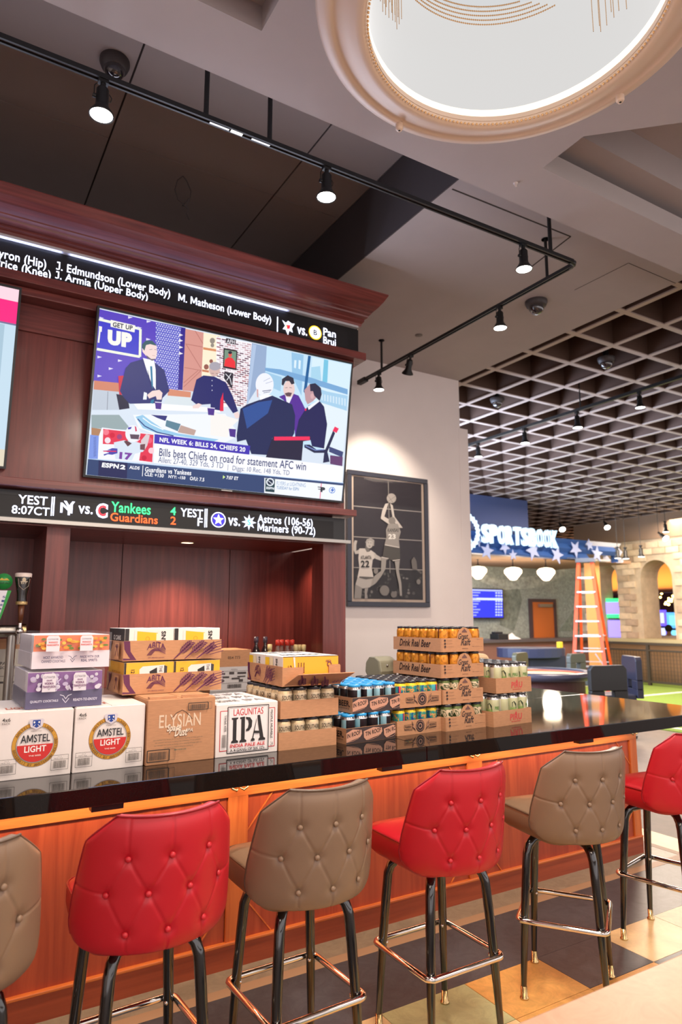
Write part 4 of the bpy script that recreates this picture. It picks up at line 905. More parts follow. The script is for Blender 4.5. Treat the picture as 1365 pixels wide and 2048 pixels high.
def can_proto(kind, h, r=.0345):
    if kind in CANS: return CANS[kind]
    neck = M_ALU if kind in ('can_night', 'can_lime') else {'can_reef': mat('can_yellow', (244, 206, 50), rough=.3, metal=.3), 'can_orange': can_mat('can_orange'), 'can_camo': mat('can_olive', (96, 110, 60), rough=.3, metal=.4), 'can_south': mat('can_sand', (214, 190, 150), rough=.3, metal=.3)}[kind]
    b = B().use(can_mat(kind)); hb = h-.024
    b.lathe([(0, 0), (r*.8, .001), (r, .008), (r, hb)], n=20)
    b.use(neck).lathe([(r, hb), (r*.985, hb+.004), (r*.84, hb+.014)], n=20); b.use(M_ALU).lathe([(r*.84, hb+.014), (r*.82, hb+.0165), (r*.86, hb+.018), (r*.82, hb+.019), (r*.78, hb+.015), (0, hb+.015)], n=20)
    body = b.mesh('can')
    lb = None
    if kind in ('can_south', 'can_lime', 'can_camo'):
        b = B()
        if kind == 'can_south': wrap(b, 'SOUTHERN', r, h-.050, .019, .074, (56, 44, 34), .25, .012); wrap(b, 'DRAWL', r, h-.070, .014, .05, (150, 80, 40), .35, .02)
        elif kind == 'can_lime':
            wrap(b, 'PIRU', r, h-.076, .018, .030, (84, 132, 50), .1, .03)
            b.use(ink((44, 54, 30))); vs = []
            for th, z in ((-1.5, h-.070), (-.8, h-.082), (-.8, h-.055), (-1.15, h-.040), (-1.5, h-.047)): vs.append(((r+.0006)*sin(th), -(r+.0006)*cos(th), z))
            b.add(vs, [(0, 1, 2, 3, 4)], False)
            b.use(ink((120, 160, 70))); 
            for k in range(6): th = -1.7+k*.18; b.add([((r+.0004)*sin(th+e), -(r+.0004)*cos(th+e), z) for e, z in ((-.09, h-.095), (.09, h-.095), (.05, h-.070), (-.05, h-.075))], [(0, 1, 2, 3)], False)
        else: wrap(b, 'COMMOTION', r, h-.050, .010, .05, (70, 84, 50), .3, .01)
        lb = b.mesh('label')
    # snap-on carrier ring of this can
    CANS[kind] = (body, lb, hb); return CANS[kind]
def carrier_mesh(col, px, py, r):
    b = B().use(col)
    for i in range(2):
        for j in range(3):
            c = (px*i, py*j, 0)
            b.lathe([(r*.88, -.003), (r*.93, .001), (r*.90, .007), (r*.80, .0085), (r*.55, .006), (r*.5, .0065), (.0, .0065)], c, 14)
    for i in range(2): b.box(px*i-.004, px*i+.004, 0, 2*py, .002, .006)
    for j in range(3): b.box(0, px, py*j-.004, py*j+.004, .002, .006)
    b.use(mat('carrier_shine', (235, 235, 235), rough=.3))
    for i in range(2):
        for j in range(3): b.box(px*i-.007, px*i+.007, py*j-r*.62-.004, py*j-r*.62+.003, .0072, .0095)
    return b.mesh('can_carrier')
CARR = {}
ROWN = ['front row', 'second row', 'third row', 'fourth row', 'fifth row', 'back row']; COLN = ['leftmost', 'second from left', 'second from right', 'rightmost']
def tray(kind, colname, carr, x, y, z, rz, w_, d_, h, hc, label, canlabel, show, art=None, skew=None, tray_m=None):
    t = thing('cardboard_tray', label, 'tray', (x, y, z), rz, 'cardboard can trays on the bar')
    m = tray_m or M_CARD
    b = B().use(m); th = .003
    b.box(0, w_, 0, th, 0, h); b.box(0, w_, d_-th, d_, 0, h); b.box(0, th, th, d_-th, 0, h); b.box(w_-th, w_, th, d_-th, 0, h); b.box(th, w_-th, th, d_-th, 0, th); b.build('tray_walls', t)
    if art: art(t, w_, d_, h)
    body, lb, hb = can_proto(kind, hc); px, py = (w_-2*th)/4, (d_-2*th)/6
    R = Matrix.Translation((x, y, z)) @ Matrix.Rotation(rz, 4, 'Z'); rr_ = random.Random(hash(kind) % 97 + int(z*100))
    for i in range(4):
        for j in range(6):
            if not show(i, j): continue
            p = R @ Vector((th+px*(i+.5), th+py*(j+.5), th+.0006))
            o = bpy.data.objects.new(colname, body) if False else bpy.data.objects.new('beer_can', body); COL.objects.link(o); o.location = p
            o.rotation_euler = (0, 0, rz+rr_.choice([-.9, -.5, -.2, .1, .3, .7, 1.4, 2.4]) if kind != 'can_south' else rz+rr_.uniform(-.5, .2)); tag(o, f'{canlabel[0]}, {ROWN[j]}, {COLN[i]}', 'can', canlabel[1])
            if lb: q = bpy.data.objects.new('label', lb); COL.objects.link(q); q.parent = o
    k = (carr, round(px, 4), round(py, 4))
    if k not in CARR: CARR[k] = carrier_mesh({'blue': mat('carrier_blue', (40, 150, 214), rough=.35), 'black': mat('carrier_black', (34, 32, 38), rough=.35)}[carr], px, py, .0345)
    for i in (0, 2):
        for j in (0, 3):
            if not (show(i, j) or show(i+1, j) or show(i, j+1)): continue
            p = R @ Vector((th+px*(i+.5), th+py*(j+.5), th+hb+.0165))
            o = bpy.data.objects.new('can_carrier', CARR[k]); COL.objects.link(o); o.location = p; o.rotation_euler = (0, 0, rz)
            tag(o, f'{carr} carrier, {("front", "back")[j > 0]} {("left", "right")[i > 0]}, on the {canlabel[1]}', 'carrier', f'{carr} carriers on the {canlabel[1]}')
    return t
ALLC = lambda i, j: True
EDGE = lambda i, j: j == 0 or i == 0
# prints of each tray
BR_ = (64, 40, 34)
def art_tin(t, w_, d_, h):
    a = front_art(w_); a.rect(.0, .001, w_, h-.001, (62, 46, 44))
    for k in range(3):
        x = -.022+k*.124; c = (204, 150, 124)
        def cl(ps):  # clip to the tray face
            out = []
            for i in range(len(ps)):
                p, q = ps[i], ps[(i+1) % len(ps)]
                for lim, s in ((0.0005, 1), (w_-.0005, -1)): pass
                out.append((max(.0005, min(w_-.0005, p[0])), p[1]))
            return out
        pl = cl([(x+.002, .022), (x, .050), (x+.060, h-.006), (x+.112, h-.012), (x+.116, .040), (x+.104, .026), (x+.016, .008)])
        if pl: a.poly(pl, c)
        s, u0, u1 = ('TIN ROOF', .010, .106) if 0 < k < 2 else (('IN ROOF', .026, .106) if k == 0 else ('TIN RO', .010, .078))
        if x+u0 < w_: a.text(s, 0, 0, 1, 1, (40, 28, 26), .025, warp=lambda p, x=x, u0=u0, u1=u1: (min(w_-.001, x+u0+p[0]*(u1-u0)), .026+p[1]*.020+p[0]*.013))
        a.line(cl([(x+.022, .008), (x+.060, .012), (x+.095, .022)]), .0018, (190, 140, 118)); 
    a.build('printed_front', t)
    a = side_art(); a.text('BEER.', -.11, .028, -.018, .056, (40, 26, 20), .03); a.text('BATON ROUGE, LA', -.11, .016, -.024, .022, (70, 46, 36), .02); a.text('GOOD', -.26, .028, -.14, .056, (40, 26, 20), .03); a.build('printed_side', t)
def art_bolt(t, w_, d_, h):
    a = front_art(w_); c = (44, 26, 22)
    a.ell(.150, .038, .029, .030, c); a.ring(.150, .038, .022, .0235, (190, 140, 116)); a.ring(.150, .038, .008, .012, (190, 140, 116)); a.ringtext('BREWING COMPANY', .150, .038, .0255, .004, 200, -20, (190, 140, 116), .02)
    for s in (-1, 1):
        X = lambda v: .150+s*v
        a.line([(X(.105), .030), (X(.105), .048), (X(.052), .050), (X(.052), .028), (X(.105), .028)], .0018, c); a.line([(X(.105), .026), (X(.052), .022)], .003, c)
        a.text('PARISH' if s < 0 else 'BREWING', min(X(.100), X(.060)), .033, max(X(.100), X(.060)), .045, c, .03)
        a.poly([(X(.058), .066), (X(.040), .046), (X(.046), .044), (X(.028), .012), (X(.056), .038), (X(.048), .040)], c); a.poly([(X(.053), .060), (X(.043), .047), (X(.050), .045), (X(.038), .026), (X(.052), .039), (X(.045), .042)], (196, 144, 118))
    a.build('printed_front', t)
def script(a, s, x0, y0, x1, y1, c): a.text(s, x0, y0, x1, y1, c, .018, .35)
def art_raft(t, w_, d_, h):
    b = B().use(M_CARD); c = .55*w_ 
    b.prism([(c-.052, h-.001), (c-.046, h+.022), (c-.030, h+.046), (c-.008, h+.055), (c+.008, h+.055), (c+.030, h+.046), (c+.046, h+.022), (c+.052, h-.001)], 0, .003, Matrix(((1, 0, 0, 0), (0, 0, -1, .003), (0, 1, 0, 0), (0, 0, 0, 1)))); b.build('raised_tab', t)
    a = front_art(w_); k = (52, 34, 32)
    script(a, 'Great', c-.044, h-.006, c+.026, h+.024, k); script(a, 'Raft', c-.028, h-.040, c+.042, h-.004, k); a.text('BREWING', c-.018, .014, c+.022, .018, k)
    a.poly([(c-.02, h+.030), (c+.018, h+.030), (c+.012, h+.038), (c+.002, h+.046), (c-.001, h+.052), (c-.008, h+.042), (c-.016, h+.038)], (110, 74, 68))
    for i in range(3): a.ell(.026, .060-.016*i, .006, .0055, k, n=12); a.text('greatraftbeer', .036, .057-.016*i, .074+.012*(i == 2), .061-.016*i, k)
    a.text('Shreveport, LA', w_-.05, .060, w_-.014, .064, k); a.text('@greatraftbrewing', w_-.085, .024, w_-.014, .028, k); a.line([(.002, .001), (.002, h-.001)], .001, (120, 84, 66))
    a.build('printed_front', t)
    a = side_art(); script(a, 'Drink Real Beer', -.37, .022, -.085, .062, (44, 30, 26)); a.build('printed_side', t)
def art_malt(t, w_, d_, h):
    a = front_art(w_); c = (206, 70, 66)
    a.text('PIRU', w_*.42, .024, w_*.74, .058, c, .03, .1); a.text('brewing', w_*.46, .012, w_*.70, .022, c, .02); a.poly([(w_*.55, .058), (w_*.61, .058), (w_*.585, .072)], c); a.build('printed_front', t)
def T(z_): return ZT+z_
tray('can_south', 'c', 'black', 1.358, 2.80, T(0), 0, .296, .43, .076, .127, 'plain brown can tray beside the IPA case, bottom of its pair', ('cream can in the lower plain brown tray', 'cream cans in the lower plain brown tray'), lambda i, j: j == 0)
tray('can_south', 'c', 'black', 1.367, 2.805, T(.133), 0, .300, .43, .077, .127, 'plain brown can tray under the open carton tray, holding cream cans', ('cream can in the upper plain brown tray', 'cream cans in the upper plain brown tray'), EDGE)
tray('can_night', 'c', 'blue', 1.692, 2.775, T(0), radians(6), .302, .43, .070, .126, 'dark printed can tray on the counter, under its twin with blue carriers', ('black and blue can in the lower dark printed tray', 'black and blue cans in the lower dark printed tray'), EDGE, art_tin)
tray('can_night', 'c', 'blue', 1.742, 2.80, T(.132), radians(4.5), .292, .43, .072, .126, 'dark printed can tray full of cans with blue carriers, on its twin', ('black and blue can in the upper dark printed tray', 'black and blue cans in the upper dark printed tray'), ALLC, art_tin)
tray('can_reef', 'c', 'black', 2.024, 2.835, T(0), radians(3), .292, .43, .070, .126, 'can tray with two lightning bolts, standing on the counter', ('teal and yellow can in the lower lightning tray', 'teal and yellow cans in the lower lightning tray'), lambda i, j: j == 0, art_bolt)
tray('can_reef', 'c', 'black', 2.036, 2.835, T(.132), radians(1), .276, .43, .074, .126, 'can tray with two lightning bolts, on top of the other one', ('teal and yellow can in the upper lightning tray', 'teal and yellow cans in the upper lightning tray'), ALLC, art_bolt)
tray('can_camo', 'c', 'black', 2.318, 2.815, T(0), radians(3), .290, .43, .070, .127, 'can tray with script lettering, lowest of the stack of four', ('mottled green can in the lowest script tray', 'mottled green cans in the lowest script tray'), EDGE, art_raft)
tray('can_camo', 'c', 'black', 2.316, 2.83, T(.1335), 0, .278, .43, .074, .127, 'can tray with script lettering, second from the counter in the stack of four', ('mottled green can in the second script tray', 'mottled green cans in the second script tray'), EDGE, art_raft)
tray('can_orange', 'c', 'black', 2.306, 2.83, T(.267), 0, .298, .43, .070, .127, 'can tray with script lettering and orange cans, under the topmost one', ('orange can in the third script tray', 'orange cans in the third script tray'), EDGE, art_raft)
tray('can_orange', 'c', 'black', 2.310, 2.83, T(.4005), 0, .298, .43, .072, .127, 'can tray with script lettering and orange cans, topmost of the stack of four', ('orange can in the topmost script tray', 'orange cans in the topmost script tray'), ALLC, art_raft)
tray('can_lime', 'c', 'black', 2.626, 2.79, T(0), radians(6), .322, .43, .080, .160, 'can tray with red stamp, on the counter at the far end', ('pale green tall can in the lower red stamped tray', 'pale green tall cans in the lower red stamped tray'), lambda i, j: j == 0 or i in (0, 3), art_malt)
tray('can_lime', 'c', 'black', 2.700, 2.84, T(.166), 0, .272, .43, .082, .160, 'can tray with red stamp, on top of its twin', ('pale green tall can in the upper red stamped tray', 'pale green tall cans in the upper red stamped tray'), ALLC, art_malt)

# ---- purple printed trays holding yellow and white cartons
VI = (96, 34, 72)
def wheat(a, x, y, L, ang, k=1.0, n=6, f=lambda p: p):
    c, s = cos(ang), sin(ang); R = lambda u, v: f((x+u*c-v*s, y+u*s+v*c))
    a.poly([R(-.02*k, -.0035), R(L*.35, -.004*k), R(L, -.003), R(L, .003), R(L*.35, .004*k), R(-.02*k, .0035)], VI)
    for i in range(n):
        u = L*.30+i*L*.66/n
        for sg in (-1, 1):
            a.poly([R(u-.002, sg*.0005), R(u+.006, sg*.0125), R(u+.022, sg*.0165), R(u+.016, sg*.0035)], VI); a.line([R(u+.003, sg*.004), R(u+.015, sg*.011)], .0012, (206, 150, 110))
def abita_art(a, w_, h, sc=1.0, clip=None):
    sx = w_/.44
    a.poly([(0, h-.001), (.026*sx, h-.001), (.030*sx, .040), (.050*sx, .012), (.0*sx+.056*sx, .004), (.0, .004), (.0, .012), (.030*sx, .010), (.012*sx, .036), (.004*sx, .05)], VI)
    x0, x1 = .098*sx, .182*sx; W = x1-x0
    arch = lambda p: (x0+W*(p[0]), .018+.064*p[1])
    a.text('ABITA', 0, 0, 1, 1, VI, .02, warp=lambda p: arch((.5+(p[0]-.5)*(1-.12*p[1]), (.40+.20*(1-(2*p[0]-1)**2)*(1-p[1]))*(1-p[1])+p[1]*(.98-.22*(2*p[0]-1)**2))))
    for i in range(5): a.line([arch((.02+.05*i, .06)), arch((.22+.05*i, .38)), arch((.45+.05*i, .56-.05*i)), arch((.98, .50-.09*i))], .0022, VI)
    a.text('ABITA BREWING COMPANY', x0+.006, .010, x1-.006, .014, VI, .02)
    for xx, L_, an in ((.232, .115, .85), (.278, .125, .78), (.330, .10, .70)):
        wheat(a, xx*sx, .014, L_*.78, an*.92, 1, 6, f=lambda p: (min(p[0], w_-.002), min(max(p[1], .003), h-.001)))
    for i in range(5): a.line([(.370*sx, .020+.012*i), (w_-.004, min(h-.003, .036+.012*i))], .003, VI)
def carton(name, label, x, y, z, w_, d_, h, rz, front, group='cartons in the purple printed trays'):
    t = thing(name, label, 'carton', (x, y, z), rz, group); b = B().use(mat('carton_white', (236, 228, 218), rough=.4)); b.box(0, w_, 0, d_, 0, h); b.build('carton', t, bevel=.002); front(t, w_, d_, h); return t
M_YEL = mat('carton_yellow', (240, 176, 44), rough=.4)
def art_glass(t, w_, d_, h):   # half litre glass printed sideways
    a = front_art(w_); a.rect(.001, .001, .018, h-.001, (40, 32, 34)); a.rect(.04, h-.078, .160, h-.010, (226, 222, 214)); a.poly([(.052, h-.074), (.142, h-.064), (.142, h-.020), (.052, h-.012)], (244, 184, 34)); a.poly([(.136, h-.062), (.150, h-.060), (.150, h-.024), (.136, h-.022)], (250, 236, 200)); a.ring(.098, h-.045, .007, .010, (226, 160, 30))
    a.text('CANS', 0, 0, 1, 1, (36, 30, 30), .03, warp=lambda p: (.178-p[1]*.020, h-.090+p[0]*.078)); a.build('printed_front', t)
    a = top_art(h); 
    for i in range(2): a.ell(.06+.07*i, .12, .016, .03, (70, 60, 50), n=12); a.line([(.02, .05), (w_-.03, .06)], .004, (90, 80, 60))
    a.text('THE BOOT', .03, .16, w_-.04, .20, (60, 50, 50), .03); a.build('printed_top', t)
    a = side_art(); a.rect(-d_+.002, .001, -.002, h-.001, (44, 36, 36)); a.text('12 CANS', -.18, h-.05, -.06, h-.03, (226, 220, 210), .02); a.build('printed_side', t)
def art_yel(t, w_, d_, h):
    a = front_art(w_); a.rect(.001, .001, w_-.001, h-.001, (242, 180, 44)); a.rect(.0, .001, .008, h-.001, (40, 32, 30))
    a.poly([(.066, h-.075), (.064, h-.030), (.078, h-.018), (.172, h-.014), (.180, h-.02), (.180, h-.075)], (232, 226, 220)); a.poly([(.172, h-.075), (.172, h-.016), (.186, h-.020), (.184, h-.075)], (60, 56, 58))
    a.poly([(.108, h-.040), (.140, h-.024), (.142, h-.050), (.132, h-.060), (.122, h-.050), (.118, h-.062), (.110, h-.058)], (34, 30, 32))
    vt2 = lambda s, x0, x1, y0, y1, c, bo: a.text(s, 0, 0, 1, 1, c, bo, warp=lambda p: (x0+p[1]*(x1-x0), y1-p[0]*(y1-y0)))
    vt2('THE BOOT', .150, .164, h-.09, h-.018, (60, 54, 54), .0); vt2('12 CANS', .028, .044, h-.10, h-.030, (40, 32, 30), .02); a.build('printed_front', t)
    a = side_art(); a.rect(-d_+.002, .001, -.002, h-.001, (226, 168, 50)); a.text('THE BOOT', -.2, .05, -.06, .09, (196, 130, 40), .02); a.build('printed_side', t)
zA = [1.335, 1.446]
for i, z in enumerate(zA):
    x = .712+.004*(1-i); y = 2.99; wA, dA, hA = .445, .275, .085
    if i == 0: z = 1.3265
    else: z = 1.4665
    t = thing('cardboard_tray', ['purple printed cardboard tray with yellow cartons, lower of the left pair', 'purple printed cardboard tray with white cartons, upper of the left pair'][i], 'tray', (x, y, z), radians(1.5), 'purple printed trays')
    b = B().use(M_CARD); th = .003; b.box(0, wA, 0, th, 0, hA); b.box(0, wA, dA-th, dA, 0, hA); b.box(0, th, th, dA-th, 0, hA*.98); b.box(wA-th, wA, th, dA-th, 0, hA); b.box(th, wA-th, th, dA-th, 0, th); b.build('tray_walls', t)
    a = front_art(wA); abita_art(a, wA, hA); a.build('printed_front', t)
    a = side_art(); wheat(a, -.24, .02, .08, .9, f=lambda p: (max(-dA+.003, p[0]), min(p[1], hA-.003))); a.rect(-.10, .008, -.03, hA-.008, (206, 150, 104)); a.line([(-.09, .02), (-.065, .062), (-.04, .02)], .006, VI); a.text('ABITA', -.09, .055, -.04, .07, VI, .02); a.build('printed_side', t)
    R = Matrix.Translation((x, y, z)) @ Matrix.Rotation(radians(1.5), 4, 'Z')
    for k in range(2):
        p = R @ Vector((.005+.2175*k, .006, .0035)); h = .134 if i else .130
        (carton('beer_carton', [['yellow carton with a sideways can print, left in the lower tray', 'yellow carton with a sideways can print, right in the lower tray'], ['white carton with a sideways beer glass, left in the upper tray of the left stack', 'white carton with a sideways beer glass, right in the upper tray of the left stack']][i][k], p.x, p.y, p.z, .2155, .262, h, radians(1.5), art_glass if i else art_yel))
# third tray, turned lengthways with its end flap folded down, on the plain brown trays
x, y, z = 1.382, 2.82, 1.341; wA, dA, hA = .300, .43, .088
t = thing('cardboard_tray', 'purple printed tray with its end flap folded down, on the plain brown trays', 'tray', (x, y, z), radians(-2), 'purple printed trays')
b = B().use(M_CARD); b.box(0, th, 0, dA, 0, hA); b.box(wA-th, wA, 0, dA, 0, hA); b.box(th, wA-th, dA-th, dA, 0, hA); b.box(th, wA-th, 0, dA-th, 0, th); b.build('tray_walls', t)
b = B().use(M_CARD); b.box(th, .105, 0, th, .0, hA-.004); b.build('end_flap', t)
b = B().use(M_CARD); b.box(wA-.062, wA-th, 0, th, 0, hA+.004); b.build('end_flap', t)
fl = [(0.01, 0, .006), (wA-.005, 0, .006), (wA+.035, -.075, .056), (.045, -.075, .056)]
b = B().use(M_CARD); b.add([Vector(p) for p in fl]+[Vector(p)+Vector((0, .0015, .003)) for p in fl], [(0, 1, 2, 3), (7, 6, 5, 4), (0, 4, 5, 1), (1, 5, 6, 2), (2, 6, 7, 3), (3, 7, 4, 0)], False); b.build('folded_flap', t)
a = Art(lambda u, v, l: Vector((.01+.035*v/.09+u, -.075*v/.09-.0008-l*.6, .006+.05*v/.09-.0005-l*.4)), ink); 
for xx in (.06, .12, .17): wheat(a, xx-.03, .078, .085, -.95, 1, 6, f=lambda p: (max(.004, min(p[0], wA-.03)), min(max(p[1], .003), .087)))
a.text('ABITA', .195, .03, .265, .06, (130, 74, 80), .03); a.build('printed_flap', t)
a = Art(lambda u, v, l: Vector((-.0006-l, dA-u, v)), ink); abita_art(a, dA, hA); a.build('printed_side', t)
R = Matrix.Translation((x, y, z)) @ Matrix.Rotation(radians(-2), 4, 'Z')
def art_end(t, w_, d_, h):
    a = side_art(); D = d_
    a.rect(-D+.002, h-.062, -.155, h-.010, (244, 200, 40)); a.text('ANS', 0, 0, 1, 1, (36, 30, 30), .03, warp=lambda p: (-.060+p[0]*0-p[1]*.020, h-.062+p[0]*.05)); a.rect(-.150, h-.062, -.110, h-.010, (236, 222, 180)); a.build('printed_side', t)
    a = front_art(w_); a.rect(.001, .001, w_-.001, h-.001, (244, 172, 44)); a.line([(0, h-.002), (w_, h-.002)], .003, (60, 40, 30)); 
    for k in range(3): a.text('IIIIIIIII'[:9-k], 0, 0, 1, 1, (90, 50, 30), .04, warp=lambda p, k=k: (.075+.014*k+p[1]*.006, h-.03-p[0]*.045))
    a.text('12', .025, h-.07, .045, h-.04, (90, 50, 30)); a.poly([(.05, h-.004), (.06, h-.004), (.062, h-.05), (.056, h-.05)], (250, 220, 210)); a.ring(w_-.05, h-.04, .008, .012, VI); a.text('ABITA', w_-.07, h-.03, w_-.04, h-.02, VI, .02); a.build('printed_front', t)
    a = top_art(h); a.text('THE BOOT', .03, .08, w_-.03, .15, (60, 50, 50), .04); a.line([(.02, .05), (.1, .03)], .006, (60, 50, 50)); a.build('printed_top', t)
for k in range(2):
    p = R @ Vector((.005, .008+.209*k, .0035)); carton('beer_carton', ['yellow ended white carton, nearer one in the tray with the folded flap', 'white carton behind the yellow ended one in the flap tray'][k], p.x, p.y, p.z, .288, .206, .130, radians(-2), art_end)

# ---- shrink wrapped cocktail packs on the white cases
M_FILM = mat('shrink_film', (250, 246, 250), rough=.10, alpha=.09, spec=.9, bump=.6, bscale=22)
M_FILM2 = mat('shrink_film_side', (240, 242, 240), rough=.22, alpha=.28, spec=.9, bump=.6, bscale=22)
def cocktail(label, x, y, z, w_, d_, h, base, art):
    t = thing('cocktail_pack', label, 'drinks pack', (x, y, z), radians(1), 'shrink wrapped cocktail packs')
    b = B().use(base); b.box(0, w_, 0, d_, 0, h*.45); b.build('tray_walls', t, bevel=.002)
    b = B().use(mat('sleeve_white', (228, 220, 224), rough=.5)); b.box(.003, w_-.003, .003, d_-.003, h*.45, h-.004); b.build('sleeve', t)
    art(t, w_, d_, h)
    e = .005; b = B(); rnd = random.Random(4)
    nx, nz = 14, 8
    for face in range(3):
        vs = []; fs = []
        for j in range(nz+1):
            for i in range(nx+1):
                u, v = i/nx, j/nz; n_ = e+.003*rnd.random()
                if face == 0: vs.append((-e+(w_+2*e)*u, -n_, v*(h+e)))
                elif face == 1: vs.append((-n_, (d_+e)*u-e, v*(h+e)))
                else: vs.append((-e+(w_+2*e)*u, -e+(d_+2*e)*v, h+n_))
        for j in range(nz):
            for i in range(nx): k = j*(nx+1)+i; q = (k, k+1, k+nx+2, k+nx+1); fs.append(q if face != 1 else q[::-1])
        b.use(M_FILM2 if face == 1 else M_FILM).add(vs, fs, True)
    b.build('shrink_wrap', t)
def art_vodka(t, w_, d_, h):
    a = front_art(w_); hb = h*.45; PV = (120, 62, 140); a.rect(0, 0, w_, hb, (56, 46, 98)); a.rect(0.003, hb, w_-.003, h-.005, PV)
    rnd = random.Random(2); 
    for i in range(42): a.ell(rnd.uniform(.014, w_-.014), rnd.uniform(hb+.010, h-.016), rnd.uniform(.006, .011), rnd.uniform(.006, .010), rnd.choice([(206, 200, 214), (190, 176, 206), (220, 214, 226)]), n=12)
    for i in range(8): xx = rnd.uniform(.01, w_-.02); yy = rnd.uniform(hb, h-.02); a.line([(xx, yy), (xx+rnd.uniform(-.02, .02), yy+.018)], .004, (200, 190, 216))
    for xx in (.075, .185):
        a.poly([(xx-.024, hb), (xx-.024, h-.018), (xx-.018, h-.008), (xx+.018, h-.008), (xx+.024, h-.018), (xx+.024, hb)], (226, 220, 228))
        a.text('CUTWATER', xx-.020, h-.026, xx+.020, h-.018, (100, 94, 106), .0); a.text('GRAPE', xx-.010, h-.037, xx+.010, h-.031, (120, 60, 110), .02); a.text('VODKA', xx-.016, h-.049, xx+.016, h-.040, (120, 60, 110), .03); a.text('TRANSFUSION', xx-.023, h-.061, xx+.023, h-.052, (120, 60, 110), .02); a.line([(xx-.004, h-.062), (xx, h-.068), (xx+.004, h-.062)], .001, (90, 84, 96))
    a.text('QUALITY COCKTAILS', .012, .024, .110, .034, (226, 222, 236), .02); a.text('READY-TO-ENJOY', .164, .024, .252, .034, (226, 222, 236), .02)
    a.line([(.115, .050), (.128, .046), (.136, .034), (.144, .046), (.157, .050)], .0022, (226, 222, 236)); a.line([(.124, .036), (.136, .020), (.148, .036)], .0022, (226, 222, 236)); a.build('printed_front', t)
def art_mango(t, w_, d_, h):
    a = front_art(w_); hb = h*.50; a.rect(0, 0, w_, hb, (232, 220, 226)); a.rect(.003, hb, w_-.003, h-.005, (236, 120, 60)); rnd = random.Random(6)
    for i in range(60): a.ell(rnd.uniform(.014, w_-.014), rnd.uniform(hb+.008, h-.014), rnd.uniform(.006, .011), rnd.uniform(.004, .007), rnd.choice([(244, 186, 70), (240, 160, 60), (110, 130, 60), (244, 196, 90)]), n=10)
    for xx in (.068, .190):
        a.poly([(xx-.024, hb), (xx-.024, h-.014), (xx-.018, h-.006), (xx+.018, h-.006), (xx+.024, h-.014), (xx+.024, hb)], (234, 226, 232))
        a.text('CUTWATER', xx-.018, h-.022, xx+.018, h-.016, (110, 104, 116), .0); a.text('MANGO', xx-.016, h-.034, xx+.016, h-.027, (226, 96, 84), .02); a.text('MARGARITA', xx-.021, h-.044, xx+.021, h-.037, (226, 96, 84), .02)
    IK = (74, 66, 104); a.text('MOST AWARDED', .036, .038, .106, .048, IK, .02); a.text('CANNED COCKTAILS', .030, .024, .114, .034, IK, .02); a.text('MADE WITH OUR', .168, .038, .240, .048, IK, .02); a.text('REAL SPIRITS', .172, .024, .232, .034, IK, .02)
    a.line([(.124, .048), (.134, .044), (.140, .034), (.146, .044), (.156, .048)], .0018, IK); a.line([(.132, .036), (.140, .024), (.148, .036)], .0018, IK); a.build('printed_front', t)
cocktail('clear wrapped cocktail pack with purple print and navy base, lower of two', .325, 2.83, T(.2415), .275, .40, .138, mat('tray_navy', (56, 46, 98), rough=.5), art_vodka)
cocktail('clear wrapped cocktail pack with orange fruit print and white base, upper of two', .338, 2.84, T(.2415+.146), .285, .40, .130, mat('tray_whitish', (232, 222, 226), rough=.5), art_mango)

# ---- other things on the counter
c = at_y(764, 1333, 3.40)
t = thing('bar_terminal', 'grey green plastic terminal housing on the counter, seen behind the can trays', 'terminal', (c.x, 3.40, 1.07), radians(8))
Mx = Matrix(((0, 0, 1, 0), (1, 0, 0, 0), (0, 1, 0, 0), (0, 0, 0, 1)))
dz = c.z-1.07-.07; k = [(x*.62, dz+(z-.10)*.80) for x, z in [(-.10, .10), (-.12, .16), (-.10, .235), (-.04, .262), (.05, .262), (.10, .22), (.11, .15), (.06, .10)]]
b = B().use(mat('grey_plastic', (136, 132, 112), rough=.45)); b.prism(k, -.075, .055, Mx); b.build('housing', t, bevel=.01)
b = B().use(mat('grey_plastic_dark', (74, 72, 66), rough=.5)); b.prism([(x*.92, dz+.065+(z-dz-.065)*.92) for x, z in k], .055, .060, Mx); b.build('end_panel', t)
b = B().use(M_STEEL); b.sphere((-.02, -.07, dz+.08), .008, 10, 6); b.build('lock', t)
b = B().use(M_PLAST); b.box(-.03, .03, -.03, .03, 0, dz+.03); b.box(-.07, .07, -.06, .06, 0, .012); b.build('stand', t)
t = thing('cloth_bag', 'cream cloth bag leaning behind the stack of orange can trays', 'bag', (at_y(955, 1300, 3.45).x, 3.45, 1.07), 0)
b = B().use(mat('cream_cloth', (214, 184, 148), rough=.9)); b.prism([(-.14, 0), (.12, 0), (.135, .10), (.075, .28), (.03, .345), (-.14, .36)], -.07, .07, Matrix(((1, 0, 0, 0), (0, 0, -1, 0), (0, 1, 0, 0), (0, 0, 0, 1)))); b.build('bag_body', t, bevel=.02)
b = B().use(mat('bag_dark', (60, 50, 46), rough=.8)); b.tube([(.10, -.07, .10), (.135, -.08, .07), (.15, -.07, .12)], .012, 8); b.build('strap', t)

